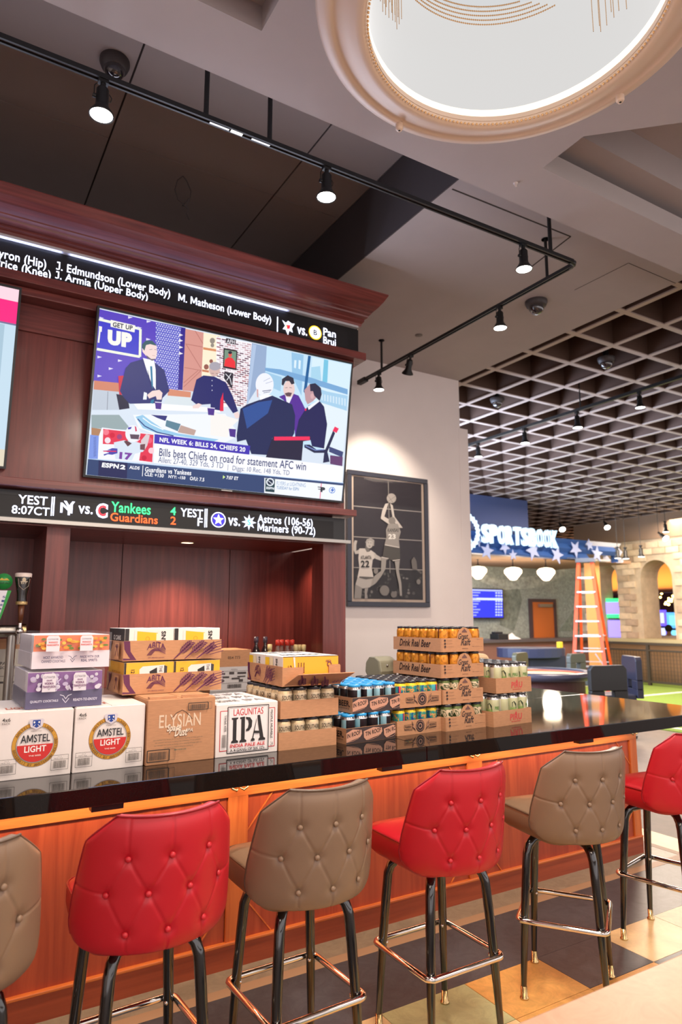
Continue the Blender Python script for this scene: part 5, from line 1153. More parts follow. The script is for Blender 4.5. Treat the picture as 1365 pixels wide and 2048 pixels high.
# ---- back counter: cartons, bottles, taps
def back_case(label, x, z, w_, h, art):
    t = thing('carton_box', label, 'carton', (x, 4.42, z), 0, 'cartons on the back counter'); b = B().use(M_CARD); b.box(0, w_, 0, .3, 0, h); b.build('carton', t, bevel=.002); art(t, w_, h)
def art_spirit(t, w_, h):
    a = front_art(w_); G = (206, 200, 200); a.rect(.001, .001, w_-.001, h*.60, G); D_ = (74, 66, 66)
    a.text('054 773', w_*.42, h*.78, w_*.72, h*.85, (90, 66, 50), .01); a.text('VODKA', w_*.50, h*.52, w_*.66, h*.55, D_)
    for i, (u0, u1, v0, v1) in enumerate(((.28, .36, .42, .46), (.46, .58, .42, .48), (.66, .88, .42, .47), (.30, .46, .34, .38), (.52, .72, .30, .34), (.66, .86, .35, .38), (.28, .34, .26, .30), (.70, .80, .24, .30))): a.rect(w_*u0, h*v0, w_*u1, h*v1, D_)
    a.frame(w_*.25, h*.22, w_*.92, h*.5, .0015, D_); a.barcode(w_*.42, h*.10, w_*.76, h*.19, D_); a.line([(0, h*.04), (w_, h*.04)], .002, D_); a.build('printed_label', t)
p0 = at_y(420, 1372, 4.42); p1 = at_y(503, 1290, 4.42)
back_case('brown and white carton on the back counter, behind the purple printed trays', p0.x, 1.151, p1.x-p0.x, p1.z-1.151-.03, art_spirit)
p1 = at_y(54, 1280, 4.42)
def art_plain(t, w_, h):
    a = front_art(w_); a.rect(.001, .001, w_-.001, h-.05, (198, 190, 178)); D_ = (74, 66, 66); a.text('6 PACK', w_-.16, h*.62, w_-.06, h*.67, D_, .02); a.text('GOODS', w_-.14, h*.56, w_-.05, h*.60, D_, .02); a.rect(w_-.3, h*.32, w_-.18, h*.38, D_); a.rect(w_-.15, h*.34, w_-.05, h*.37, D_); a.barcode(w_-.30, h*.18, w_-.17, h*.30, D_); a.line([(0, h*.45), (w_, h*.45)], .002, D_); a.build('printed_label', t)
back_case('pale carton on the back counter at the left edge, behind the cocktail packs', p1.x-.42, 1.151, .42, p1.z-1.151+.0, art_plain)
def bottle(px, py, kind, label, group):
    Y = 4.62+(.09 if px in (564, 585, 599, 531) else 0); p = at_y(px, py, Y); t = thing('bottle', label, 'bottle', (p.x, Y, 1.151), 0, group); h = p.z-1.151
    g = {'dark': mat('glass_dark', (34, 22, 26), rough=.08, spec=.8), 'clear': mat('glass_clear', (150, 120, 110), rough=.05, alpha=.55, spec=.9), 'cream': mat('glass_cream', (206, 186, 120), rough=.25)}[kind]
    r = .037 if kind == 'dark' else .028; nk = .013
    b = B().use(g); b.lathe([(0, 0), (r, .003), (r, h*.62), (r*.8, h*.72), (nk, h*.82), (nk, h-.03)], n=18); b.build('glass', t)
    b = B().use({'dark': mat('cap_dark', (70, 60, 76), rough=.3), 'clear': mat('cap_red', (196, 52, 40), rough=.4), 'cream': mat('cap_cream', (226, 206, 150), rough=.4)}[kind]); b.lathe([(nk, h-.045), (nk+.004, h-.044), (nk+.004, h-.002), (0, h)], n=14); b.build('cap', t)
    b = B().use(mat('bottle_label', (190, 176, 176), rough=.6)); b.lathe([(r+.0008, h*.2), (r+.0008, h*.5)], n=18); b.build('label', t)
for i, px in enumerate((513, 531)): bottle(px, 1273, 'dark', ['dark glass bottle on the back counter, next to the brown and white carton', 'dark glass bottle on the back counter, further from the brown and white carton'][i], 'dark bottles')
for i, px in enumerate((556, 564, 575, 585)): bottle(px, 1279, 'clear', ['first', 'second', 'third', 'last'][i]+' from the left of four clear red capped bottles on the back counter', 'red capped bottles')
for i, px in enumerate((592, 599, 608)): bottle(px, 1289, 'cream', ['first', 'middle', 'last'][i]+' of the three small cream bottles right of the red capped ones', 'cream bottles')
bottle(540, 1288, 'cream', 'short pale bottle standing right behind the dark glass bottles', 'cream bottles')
# beer tower with two tap handles
t = thing('beer_tower', 'horizontal polished beer tower tube at the left edge of the back counter', 'beer tower', (-.3, 4.30, 1.15))
zt_ = at_y(20, 1262, 4.30).z; b = B().use(M_STEEL); b.tube([(-1.6, 4.30, zt_), (at_y(50, 1262, 4.3).x, 4.30, zt_)], .034, 18); b.build('tower_tube', t, True)
b = B().use(M_BRASS); xe = at_y(47, 1262, 4.3).x; b.tube([(xe-.012, 4.3, zt_), (xe+.01, 4.3, zt_)], .040, 18); b.tube([(xe-.02, 4.3, zt_), (xe-.02, 4.3, zt_+.055)], .008, 8); b.build('end_collar', t, True)
for xx in (-.9, xe-.06): b = B().use(M_STEEL); b.tube([(xx, 4.3, 1.15), (xx, 4.3, zt_)], .025, 14); b.build('support_post', t, True)
p = at_y(40, 1250, 4.22); t = thing('tap_handle', 'beer tap with a black and cream pint glass shaped handle', 'beer tap', (p.x, 4.22, zt_), 0)
b = B().use(M_CHROME); b.tube([(0, .05, 0), (0, 0, .0)], .014, 12); b.sphere((0, 0, 0), .022, 14, 8); b.tube([(0, 0, 0), (-.004, -.02, -.07)], .012, 12); b.tube([(0, 0, .01), (0, 0, .05)], .010, 12); b.build('faucet', t)
zz = at_y(40, 1205, 4.22).z-zt_; z1 = at_y(40, 1146, 4.22).z-zt_
b = B().use(wood('walnut', (80, 44, 26), (120, 70, 44), 'Z')); b.lathe([(0, .045), (.012, .045), (.018, zz-.01), (0, zz-.01)], n=14); b.build('handle_stem', t)
b = B().use(mat('gold_ring', (190, 160, 110), rough=.3, metal=.6)); b.lathe([(.03, zz-.012), (.032, zz), (.03, zz+.006), (0, zz+.006)], n=18); b.build('gold_ring', t)
hh = z1-zz; b = B().use(mat('stout_black', (20, 16, 16), rough=.1, spec=.8)); b.lathe([(.027, zz+.006), (.029, zz+hh*.3), (.043, zz+hh*.75), (.044, zz+hh*.86)], n=22); b.use(mat('cream_foam', (226, 206, 196), rough=.35)).lathe([(.044, zz+hh*.86), (.045, zz+hh*.98), (.038, z1), (0, z1)], n=22); b.build('glass_head', t)
a = Art(lambda x, y, l: Vector((x, -.046-l, y)), ink); a.text('EST', -.014, zz+hh*.62, .014, zz+hh*.68, (200, 184, 160), .02); a.line([(-.03, zz+hh*.80), (-.024, zz+hh*.55), (0, zz+hh*.42), (.024, zz+hh*.55), (.03, zz+hh*.80)], .0014, (190, 170, 150)); a.ell(0, zz+hh*.76, .010, .012, (200, 180, 150)); a.line([(-.018, zz+hh*.70), (.018, zz+hh*.70)], .004, (200, 184, 160)); a.build('emblem', t)
p = at_y(6, 1180, 4.22); t = thing('tap_handle', 'beer tap with a green round top and a white lettered board', 'beer tap', (p.x, 4.22, zt_), 0)
zc_ = at_y(6, 1163, 4.22).z-zt_; zb1 = at_y(6, 1181, 4.22).z-zt_; zb0 = at_y(0, 1240, 4.22).z-zt_
b = B().use(M_CHROME); b.tube([(-.03, .05, 0), (-.03, 0, .0)], .014, 12); b.tube([(-.03, 0, 0), (-.03, 0, zb0)], .010, 12); b.sphere((-.03, 0, 0), .02, 12, 8); b.tube([(-.03, 0, 0), (-.03, -.02, -.07)], .012, 12); b.build('faucet', t)
b = B().use(mat('tap_green', (40, 130, 60), rough=.3)); b.lathe([(0, .012), (.045, .010), (.045, -.010), (0, -.012)], M=Matrix.Translation((-.0, 0, zc_)) @ Matrix.Rotation(radians(90), 4, 'X'), n=26); b.build('round_top', t)
b = B().use(mat('tap_white', (226, 222, 230), rough=.4)); b.prism([(-.05, zb0), (-.012, zb0), (.022, zb1), (-.05, zb1)], -.012, .008, Matrix(((1, 0, 0, 0), (0, 0, 1, 0), (0, 1, 0, 0), (0, 0, 0, 1)))); b.use(mat('tap_green2', (30, 150, 50), rough=.4)).prism([(-.012, zb0), (-.004, zb0), (.042, zb1), (.022, zb1)], -.012, .009, Matrix(((1, 0, 0, 0), (0, 0, 1, 0), (0, 1, 0, 0), (0, 0, 0, 1)))); b.build('lettered_board', t)
a = Art(lambda x, y, l: Vector((x, -.0126-l, y)), ink)
for i, ch in enumerate('SIERRA'): yy = zb1-.03-i*(zb1-zb0-.03)/6; a.text(ch, -.014+(.014-.004*i), yy-.012, .0+(.014-.004*i), yy, (60, 70, 130), .02)
a.text('PALE ALE', -.034, zc_-.012, .036, zc_-.004, (20, 60, 30), .02); a.poly([(-.025, zc_+.006), (.028, zc_+.006), (.015, zc_+.018), (0, zc_+.012), (-.012, zc_+.020)], (200, 170, 60)); a.build('emblem', t)

# ================================================================== POSTER ON THE WHITE WALL
YPo = 5.655
TLp, BRp = at_y(697, 938, YPo), at_y(860, 1213, YPo); X0, X1, Z1, Z0 = at_y(696, 1000, YPo).x, at_y(857, 1000, YPo).x, at_y(696, 938, YPo).z, at_y(694, 1213, YPo).z
po = thing('framed_poster', 'black framed black and white basketball photo on the white wall', 'picture', ((X0+X1)/2, YW, Z0))
fw = .05; b = B().use(mat('frame_navy', (44, 46, 60), rough=.35)); b.box(X0, X1, YPo, YW-.012, Z0, Z0+fw); b.box(X0, X1, YPo, YW-.012, Z1-fw, Z1); b.box(X0, X0+fw, YPo, YW-.012, Z0+fw, Z1-fw); b.box(X1-fw, X1, YPo, YW-.012, Z0+fw, Z1-fw); b.build('frame', po, True, bevel=.004)
b = B().use(mat('poster_mat', (196, 176, 160), rough=.6)); b.box(X0+fw, X1-fw, YPo+.015, YW-.012, Z0+fw, Z1-fw); b.build('mat_board', po, True)
QZ = 4.875
def pz(x, y, l): p = at_y(680+x/QZ, 900+y/QZ, YPo+.014); p.y = YPo+.0148-.0005-l; return p
a = Art(pz, ink, .00035); G = lambda v: (v, int(v*.96), int(v*.93)); DKP = (44, 38, 46)
a.poly([(133, 255), (795, 335), (812, 1462), (135, 1448)], DKP); a.poly([(133, 1150), (808, 1175), (812, 1462), (135, 1448)], (34, 30, 34))
rnd = random.Random(8); L = a.l = a.l+1
for i in range(46): a.ell(rnd.uniform(150, 795), rnd.uniform(1180, 1430), rnd.uniform(6, 16), rnd.uniform(8, 18), rnd.choice([G(96), G(80), G(120), G(70)]), L, n=8)
for q in (((133, 545), (800, 605)), ((133, 845), (805, 885)), ((135, 1145), (808, 1170))): a.line(q, 8, G(170))
a.line([(472, 295), (490, 1200)], 7, G(150))
LG, MG_, WH = G(196), G(150), G(216)
# player with the number 22
a.poly([(145, 880), (170, 885), (160, 925), (160, 985), (195, 965), (200, 1010), (150, 1015), (133, 975), (135, 905)], LG)
a.poly([(190, 960), (245, 960), (262, 995), (290, 990), (300, 975), (350, 1010), (345, 1050), (320, 1070), (310, 1150), (320, 1200), (330, 1250), (250, 1260), (170, 1245), (190, 1150), (180, 1060)], WH)
a.poly([(325, 1000), (395, 1045), (460, 1050), (468, 1070), (400, 1080), (345, 1060)], LG); a.poly([(250, 930), (285, 940), (290, 985), (262, 995), (246, 965)], G(120))
a.ell(288, 915, 34, 44, LG); a.poly([(245, 905), (262, 870), (300, 858), (335, 880), (332, 940), (318, 930), (318, 895), (285, 882), (262, 900)], G(170)); a.line([(270, 905), (282, 903)], 4, G(60)); a.line([(295, 905), (308, 908)], 4, G(60)); a.line([(280, 935), (298, 938)], 5, G(70))
a.poly([(170, 1245), (330, 1250), (335, 1290), (290, 1340), (220, 1350), (150, 1310)], G(188)); a.poly([(150, 1310), (215, 1345), (205, 1448), (138, 1446)], MG_); a.poly([(240, 1350), (275, 1345), (262, 1400), (270, 1448), (240, 1448)], G(160)); a.poly([(185, 1245), (250, 1262), (325, 1250), (322, 1240), (190, 1232)], G(90))
a.text('ATLANTA', 200, 1065, 305, 1030, (40, 36, 36), .02); a.text('22', 202, 1145, 285, 1078, (30, 28, 30), .03)
# jump shooter
a.ell(500, 472, 46, 48, G(176)); a.line([(460, 440), (520, 520)], 3, G(110)); a.line([(470, 500), (540, 450)], 3, G(110))
a.poly([(440, 525), (470, 520), (452, 580), (430, 650), (500, 690), (530, 720), (480, 730), (395, 670), (410, 590)], LG); a.poly([(485, 520), (512, 540), (530, 650), (610, 760), (570, 760), (515, 690), (500, 600)], LG)
a.ell(505, 690, 34, 36, G(130)); a.poly([(470, 720), (560, 720), (590, 800), (570, 870), (580, 960), (430, 930), (450, 850), (445, 780)], G(150)); a.text('KANSAS', 462, 800, 570, 765, G(60), .02); a.text('23', 468, 870, 540, 820, (226, 222, 216), .04)
a.poly([(430, 930), (580, 955), (585, 1070), (510, 1085), (440, 1040), (410, 1050)], G(72)); a.line([(435, 925), (575, 952)], 8, G(200)); a.line([(400, 1045), (470, 1060)], 8, G(200)); a.line([(510, 1080), (580, 1070)], 8, G(200))
a.poly([(400, 1050), (448, 1060), (440, 1160), (400, 1230), (345, 1300), (300, 1330), (330, 1230), (395, 1180)], MG_); a.poly([(530, 1085), (578, 1080), (570, 1180), (595, 1300), (600, 1420), (580, 1425), (570, 1310), (545, 1200)], MG_); a.ell(430, 1370, 46, 50, G(120)); a.ell(345, 1180, 22, 28, G(130)); a.ell(520, 1410, 30, 30, G(110)); a.poly([(690, 1080), (715, 1040), (740, 1080), (750, 1170), (700, 1160)], G(104)); a.ell(760, 1285, 20, 26, G(120))
a.text('TEXAS VS KANSAS', 490, 1490, 640, 1475, G(110), .0)
a.build('printed_photo', po, True)
b = B().use(mat('poster_glass', (20, 20, 22), rough=.02, alpha=.06, spec=.9)); b.box(X0+fw, X1-fw, YPo+.004, YPo+.006, Z0+fw, Z1-fw); b.build('glazing', po, True)

# ================================================================== CEILING FIXTURES
ZTk = 4.04; YT = 2.855; XT = 3.585
tr = thing('lighting_track', 'black lighting track turning a corner under the ceiling above the bar', 'lighting track', (XT, YT, ZTk))
def rail(p, q):
    b = B().use(M_BLACK); n_ = Vector((-(q[1]-p[1]), q[0]-p[0], 0)).normalized()*.013
    for s in (-1, 1): b.bar(Vector(p)+n_*s, Vector(q)+n_*s, .010, .024)
    b.use(mat('track_slot', (104, 92, 94), rough=.5)); b.bar(Vector(p)+Vector((0, 0, .004)), Vector(q)+Vector((0, 0, .004)), .018, .012); b.build('rail', tr, True)
rail((-3, YT, ZTk), (XT-.04, YT, ZTk)); ye = at_z(745, 760, ZTk).y; rail((XT, YT+.04, ZTk), (XT, ye, ZTk))
b = B().use(M_BLACK); b.tube([(XT-.06, YT, ZTk), (XT-.02, YT+.002, ZTk), (XT-.002, YT+.02, ZTk), (XT, YT+.06, ZTk)], .018, 10); b.build('corner_joint', tr, True)
b = B().use(M_BLACK); b.box(XT-.025, XT+.025, ye-.0, ye+.14, ZTk-.025, ZTk+.02); b.build('end_feed', tr, True, bevel=.004)
p = at_z(462, 265, ZTk)
for dx_ in (-.12, .10): b = B().use(M_STEEL); b.box(p.x+dx_, p.x+dx_+.10, YT-.006, YT+.006, ZTk-.014, ZTk-.009); b.build('feed_connector', tr, True)
b = B().use(emi('pilot_white', (240, 236, 236), 1.2)); b.box(p.x-.01, p.x+.05, YT-.009, YT+.009, ZTk-.015, ZTk-.010); b.build('pilot_label', tr, True)
for px, py in ((412, 237), (537, 290), (1101, 508)): q = at_z(px, py, ZTk); b = B().use(M_BLACK); b.tube([(q.x, YT, ZTk), (q.x, YT, ZR)], .013, 8); b.build('hanger_rod', tr, True)
for px, py in ((1094, 558), (770, 742)): q = at_z(px, py, ZTk); b = B().use(M_BLACK); b.tube([(XT, q.y, ZTk), (XT, q.y, ZC)], .011, 8); b.lathe([(.028, ZC-.006), (.028, ZC), (0, ZC)], (XT, q.y, 0), 14); b.build('hanger_rod', tr, True)
M_LENS = emi('lamp_lens', (255, 246, 232), 12)
def spotlight_mesh():
    out = []
    b = B().use(M_BLACK); b.box(-.022, .022, -.014, .014, -.028, -.006); b.tube([(0, 0, -.028), (0, 0, -.05)], .012, 10); b.build; out.append(('adapter', b.mesh('adapter')))
    b = B().use(M_BLACK); b.tube([(-.028, 0, -.036), (-.036, 0, -.05), (-.036, 0, -.10)], .0025, 6); b.tube([(-.042, 0, -.10), (-.028, 0, -.10)], .010, 10); b.tube([(.028, 0, -.07), (.040, 0, -.085), (.036, 0, -.105), (.027, 0, -.11)], .0022, 6); out.append(('yoke', b.mesh('yoke')))
    b = B().use(M_BLACK); b.lathe([(0, -.046), (.018, -.048), (.027, -.06), (.028, -.135), (.034, -.150), (.052, -.178), (.054, -.186), (.050, -.186), (.046, -.180)], n=22); out.append(('housing', b.mesh('housing')))
    b = B().use(M_LENS); b.disc((0, 0, -.184), .049, 22, (0, 0, -1)); out.append(('lens', b.mesh('lens')))
    return out
SM = spotlight_mesh()
LAST = [None]
def spotlight(x, y, z, label, group, power=20, tilt=(0, 0, 0), sc=1.0, lamp=True):
    t = thing('spotlight', label, 'spotlight', (x, y, z), 0, group); LAST[0] = t; t.scale = (sc, sc, sc); t.rotation_euler = tilt
    for n_, m in SM: o = bpy.data.objects.new(n_, m); COL.objects.link(o); o.parent = t
    if lamp:
        d = Vector((0, 0, -1)); R = t.rotation_euler.to_matrix(); pos = t.location+R @ Vector((0, 0, -.20))*sc
        light('spotlight_beam', 'SPOT', tuple(pos), power, (1, .86, .70), .05, t.rotation_euler, spot=74, blend=.7)
g = 'track spotlights over the bar'
for px, nm in ((207, 'black spotlight on the ceiling track, first from the left under the dark ceiling'), (651, 'black spotlight on the ceiling track right of the second hanger rod'), (1040, 'black spotlight nearest the corner of the ceiling track')):
    q = at_z(px, 75+px*.3985, ZTk); spotlight(q.x, YT, ZTk, nm, g, 75)
for px, py, nm, tl in ((1008, 614, 'black spotlight on the short track beside the dome camera', 0), (838, 712, 'black spotlight tipped towards the wall on the short track', 1), (776, 748, 'black spotlight at the end of the track, next to the white wall', 0)):
    q = at_z(px, py, ZTk); spotlight(XT, q.y, ZTk, nm, g, 70 if not tl else 90, (radians(34), radians(-12), 0) if tl else (0, 0, 0), 1)
def dome(px, py, z, label, r=.085, tall=.05, stem=0):
    q = at_z(px, py, z); t = thing('security_camera', label, 'security camera', (q.x, q.y, z), 0, 'dome security cameras')
    b = B().use(mat('camera_grey', (66, 60, 60), rough=.5)); b.lathe([(r, 0), (r, -tall*.4), (r*.86, -tall), (r*.7, -tall-.008)], n=26); b.build('base', t)
    
    if stem: q_ = B().use(M_BLACK); q_.tube([(0, 0, -.004), (0, 0, stem)], .03, 10); q_.build('mounting_stem', t)
    b = B().use(mat('dome_smoke', (40, 38, 42), rough=.05, spec=.9, coat=1)); b.lathe([(r*.7, -tall-.006)]+[(r*.7*cos(k*pi/14), -tall-.006-r*.72*sin(k*pi/14)) for k in range(1, 8)], n=24); b.build('dome', t)
    b = B().use(M_CHROME); b.lathe([(.02, -tall), (.022, -tall-.03), (0, -tall-.035)], n=12); b.build('lens_ring', t)
dome(230, 122, ZR, 'dark dome camera above the first spotlight')
dome(1073, 603, ZC, 'silvery dome camera on the light ceiling beside the short track', .095, .045)
q = at_z(838, 670, ZC); t = thing('sprinkler', 'small round cap flush in the light ceiling near the short track', 'ceiling cap', (q.x, q.y, ZC)); b = B().use(mat('cap_grey', (110, 100, 94), rough=.5)); b.lathe([(.036, 0), (.036, -.006), (0, -.007)], n=20); b.build('cap_disc', t)
q = at_z(1032, 366, ZB); t = thing('sprinkler', 'tiny white sprinkler head under the bulkhead beyond the ring lamp', 'sprinkler', (q.x, q.y, ZB)); b = B().use(mat('white_enamel', (216, 204, 200), rough=.4)); b.lathe([(.014, 0), (.014, -.004), (.006, -.006), (.005, -.02), (0, -.021)], n=12); b.tube([(-.008, 0, -.006), (-.010, 0, -.018), (0, 0, -.024), (.010, 0, -.018), (.008, 0, -.006)], .0015, 6); b.build('head', t)
q = at_z(366, 352, ZR); t = thing('cable_loop', 'thin loose cable loop hanging from the dark ceiling above the crown moulding', 'cable', (q.x, q.y, ZR)); b = B().use(mat('grey_cable', (92, 84, 84), rough=.6)); 
b.tube([(0, 0, 0), (.03, .0, -.03), (.065, 0, -.10), (.06, 0, -.17), (.03, 0, -.235), (.005, 0, -.24), (.03, 0, -.20), (.05, 0, -.16)], .004, 6); b.tube([(0, 0, 0), (-.04, 0, -.05), (-.055, 0, -.13), (-.03, 0, -.20), (.01, 0, -.22), (.05, 0, -.25), (.035, 0, -.29), (.06, 0, -.33)], .004, 6); b.build('cable', t)
# the big ring lamp
CX, CY, ZL_ = 1.54, 1.418, 3.70
rl = thing('ring_chandelier', 'huge round ring lamp with bead strings and a blown out white disc', 'chandelier', (CX, CY, ZL_))
M_RING = mat('ring_cream', (206, 182, 164), rough=.42)
b = B().use(M_RING); b.lathe([(.503, .515), (.503, -.02), (.508, -.034), (.520, -.040), (.545, -.036), (.58, -.016), (.605, -.006), (.618, -.004), (.624, -.010), (.634, -.012), (.650, -.006), (.668, .002), (.678, .014), (.680, .030), (.672, .045), (.672, .398)], n=96); b.build('outer_ring', rl)
b = B().use(emi('diffuser', (250, 251, 252), .56)); b.disc((0, 0, .512), .50, 64, (0, 0, -1)); b.build('diffuser', rl)
b = B().use(emi('liner_glow', (252, 250, 248), .58)); b.lathe([(.500, .512), (.500, .03)], n=72); b.use(emi('rim_glow', (255, 236, 206), 1.5)).lathe([(.500, .03), (.5005, .0)], n=72); b.use(M_RING).lathe([(.5005, .0), (.501, -.02)], n=72); b.build('drum_liner', rl)  # emission paints the disc's light onto the drum liner and rim
b = B().use(mat('bead', (214, 168, 116), rough=.3, metal=.3))
for k in range(190): a_ = 2*pi*k/190; b.sphere((.500*cos(a_), .500*sin(a_), -.036), .0052, 5, 4)
tag(b.build('bead_rim', rl), kind='stuff')
for r_, z_, k0, k1 in ((.440, .375, 22, 128), (.442, .398, 26, 128), (.444, .421, 30, 128), (.446, .444, 34, 126), (.448, .468, 40, 124)):
    b = B().use(mat('bead', (214, 168, 116), rough=.3, metal=.3)); n_ = 120
    ang = [radians(k0+(k1-k0)*i/90) for i in range(91)]
    b.tube([(r_*cos(a_), r_*sin(a_), z_) for a_ in ang], .0016, 4)
    for a_ in ang[::1]: b.sphere((r_*cos(a_), r_*sin(a_), z_), .0036, 5, 3)
    b.build('bead_strand', rl)
b = B().use(mat('bead', (214, 168, 116), rough=.3, metal=.3))
for a0, a1, n_ in ((112, 158, 36), (-14, 6, 8)):
    for i in range(n_):
        a_ = radians(a0+(a1-a0)*i/n_); r_ = .47-.05*((i*7) % 3)/3; zb_ = (.20 if a0 > 50 else .14)-.10*(i/n_)*(a0 > 50)+.03*((i*5) % 4)/4
        b.tube([(r_*cos(a_), r_*sin(a_), .455), (r_*cos(a_), r_*sin(a_), zb_)], .0016, 4, caps=False)
tag(b.build('bead_curtain', rl), kind='stuff')
for px, py in ((800, 248), (1226, 180), (690, 500)):
    q = at_z(px, py, ZL_-.01); d = Vector((q.x-CX, q.y-CY, 0)); 
    if d.length < .4 or py > 400: d = Vector((-.45, -.45, 0))
    d.normalize(); c = d*.636
    b = B().use(M_RING); b.lathe([(.016, 0), (.016, -.022), (.011, -.030), (0, -.030)], (c.x, c.y, -.008), 14); b.use(M_BLACK).disc((c.x, c.y, -.0385), .005, 8, (0, 0, -1)); b.build('clamp_knob', rl)
b = B().use(M_BLACK)
for a_ in (.5, 2.6, 4.7): b.tube([(.6*cos(a_), .6*sin(a_), .0), (.6*cos(a_), .6*sin(a_), .396)], .006, 6)
tag(b.build('suspension_rods', rl))
light('ring_lamp_light', 'AREA', (CX, CY, ZL_-.05), 75, (1, .88, .74), .9, (0, 0, 0))
light('ring_rim_fill', 'POINT', (CX, CY, ZL_-.30), 5, (1, .80, .58), .3)  # added unseen point below the lamp, warms the outer ring

# ================================================================== FAR HALL
YBF = 11.1; M_NAVY = mat('fascia_navy', (62, 72, 110), rough=.7)
b = B().use(M_NAVY); b.box(XE, at_y(1055, 995, YBF).x, YBF, YBF+.2, 3.5, ZC); struct('wall_fascia', b)
b = B().use(mat('booth_ceiling', (150, 118, 92), rough=.8)); b.box(XE, 15.4, YBF, 15, 3.02, 3.1); struct('ceiling_booth', b)
YBW = 13.6
m = marmoleum('mural_green', (146, 150, 138), .45); b = B().use(m); b.box(XE, 16.9, YBW, YBW+.2, 0, 3.1); struct('wall_booth', b)
a = Art(lambda x, y, l: (lambda p: Vector((p.x, YBW-.004-l, p.z)))(at_y(x, y, YBW)), lambda c: mat('mural_%d' % c[0], c, rough=.8, var=.4, vscale=7), .003)
a.poly([(1000, 1250), (1000, 1190), (1012, 1170), (1026, 1165), (1040, 1180), (1044, 1200), (1038, 1230), (1028, 1262)], (118, 122, 108)); a.poly([(1118, 1262), (1170, 1190), (1170, 1262)], (126, 132, 116)); a.poly([(950, 1140), (1000, 1160), (1080, 1150), (1130, 1136), (1130, 1150), (1080, 1175), (1010, 1180), (950, 1160)], (164, 164, 150))
o = a.build('mural_shapes', None); o.name = 'mural'; tag(o, 'faint green mural shapes painted on the far booth wall', 'mural')
dr = B().use(mat('door_orange', (196, 102, 40), rough=.5)); p, q = at_y(1064, 1204, YBW-.05), at_y(1107, 1204, YBW-.05); dr.box(p.x, q.x, YBW-.05, YBW-.01, 0, p.z); DR = struct('door_1', dr)
b = B().use(mat('door_frame', (74, 52, 50), rough=.5)); w3 = .09; b.box(p.x-w3, p.x, YBW-.08, YBW-.005, 0, p.z+w3); b.box(q.x, q.x+w3, YBW-.08, YBW-.005, 0, p.z+w3); b.box(p.x, q.x, YBW-.08, YBW-.005, p.z, p.z+w3); b.build('door_frame', DR)
b = B().use(M_STEEL); b.box(p.x+.25, q.x-.1, YBW-.13, YBW-.05, p.z-.14, p.z-.05); b.build('door_closer', DR)
# awning with stars
aw = thing('awning', 'dark blue awning band printed with white stars and pale stripes at its end', 'awning', (10, YBF, 3.02))
xa1 = at_y(1175, 1100, YBF-.15).x; xe1 = at_y(1242, 1100, YBF-.15).x
prf = [(0, 3.52), (.18, 3.50), (.10, 3.40), (.20, 3.28), (.12, 3.18), (.22, 3.06), (.20, 3.02), (0, 3.02)]
def awp(x0_, x1_, k0, k1, m, nm):
    b = B().use(m); pp = prf[k0:k1]; vs = []
    for d_, z in pp: vs += [(x0_, YBF-d_, z), (x1_, YBF-d_, z)]
    b.add(vs, [(2*i, 2*i+2, 2*i+3, 2*i+1) for i in range(len(pp)-1)], False); b.add([(x1_, YBF-d_, z) for d_, z in prf], [tuple(range(len(prf)))], False); b.build(nm, aw, True)
MBL = mat('awning_blue', (36, 70, 126), rough=.5); MWS = mat('awning_white', (196, 196, 204), rough=.5)
awp(XE, xa1, 0, 8, MBL, 'blue_band'); awp(xa1, xe1, 0, 3, MWS, 'stripe'); awp(xa1, xe1-.2, 2, 5, MBL, 'stripe'); awp(xa1-.8, xe1-.5, 5, 8, MWS, 'stripe')
for px, py, r_, ro in ((975, 1102, .20, 80), (1010, 1094, .17, 60), (1027, 1110, .13, 95), (1067, 1101, .24, 110), (1115, 1110, .22, 75), (1152, 1098, .22, 60), (1180, 1090, .15, 100), (1195, 1108, .22, 85), (957, 1082, .14, 70)):
    c = at_y(px, py, YBF-.24); b = B().use(mat('star_white', (140, 150, 184), rough=.5)); pts = [((r_ if i % 2 == 0 else r_*.42)*cos(radians(ro+36*i)), (r_ if i % 2 == 0 else r_*.42)*sin(radians(ro+36*i))) for i in range(10)]
    b.prism(pts, 0, .01, Matrix(((1, 0, 0, c.x), (0, 0, -1, YBF-.235), (0, 1, 0, c.z), (0, 0, 0, 1)))); b.build('star', aw, True)
# lit sign letters
sg = thing('lit_sign', 'glowing white block letters reading SPORTSBOOK above the starred awning', 'sign', (11.5, YBF-.3, 3.3))
mE = emi('sign_white', (200, 232, 255), 1.5); word = 'SPORTSBOOK'; YS_ = YBF-.33; xa, xb = at_y(965, 1065, YS_).x, at_y(1118, 1075, YS_).x; zb_, zt_2 = at_y(965, 1085, YS_).z, at_y(965, 1047, YS_).z; cw = (xb-xa)/10
for i, ch in enumerate(word):
    vs, fs, x0_, x1_, y0_, y1_ = text_mesh(ch, .035); b = B().use(mE); n_ = len(vs)
    P3 = [(xa+cw*i+.02+(v[0]-x0_)/(x1_-x0_)*(cw-.03), (zb_+(v[1]-y0_)/(y1_-y0_)*(zt_2-zb_))) for v in vs]
    b.add([(x, YS_, z) for x, z in P3]+[(x, YS_+.06, z) for x, z in P3], [f for f in fs]+[tuple(k+n_ for k in f)[::-1] for f in fs], False)
    b.build('letter', sg, True)
c = at_y(932, 1063, YS_); b = B().use(mE)
pts = [((.42 if i % 2 else .38)*cos(2*pi*i/48), (.42 if i % 2 else .38)*sin(2*pi*i/48)) for i in range(48)]
MM = Matrix(((1, 0, 0, c.x), (0, 0, -1, YS_), (0, 1, 0, c.z), (0, 0, 0, 1)))
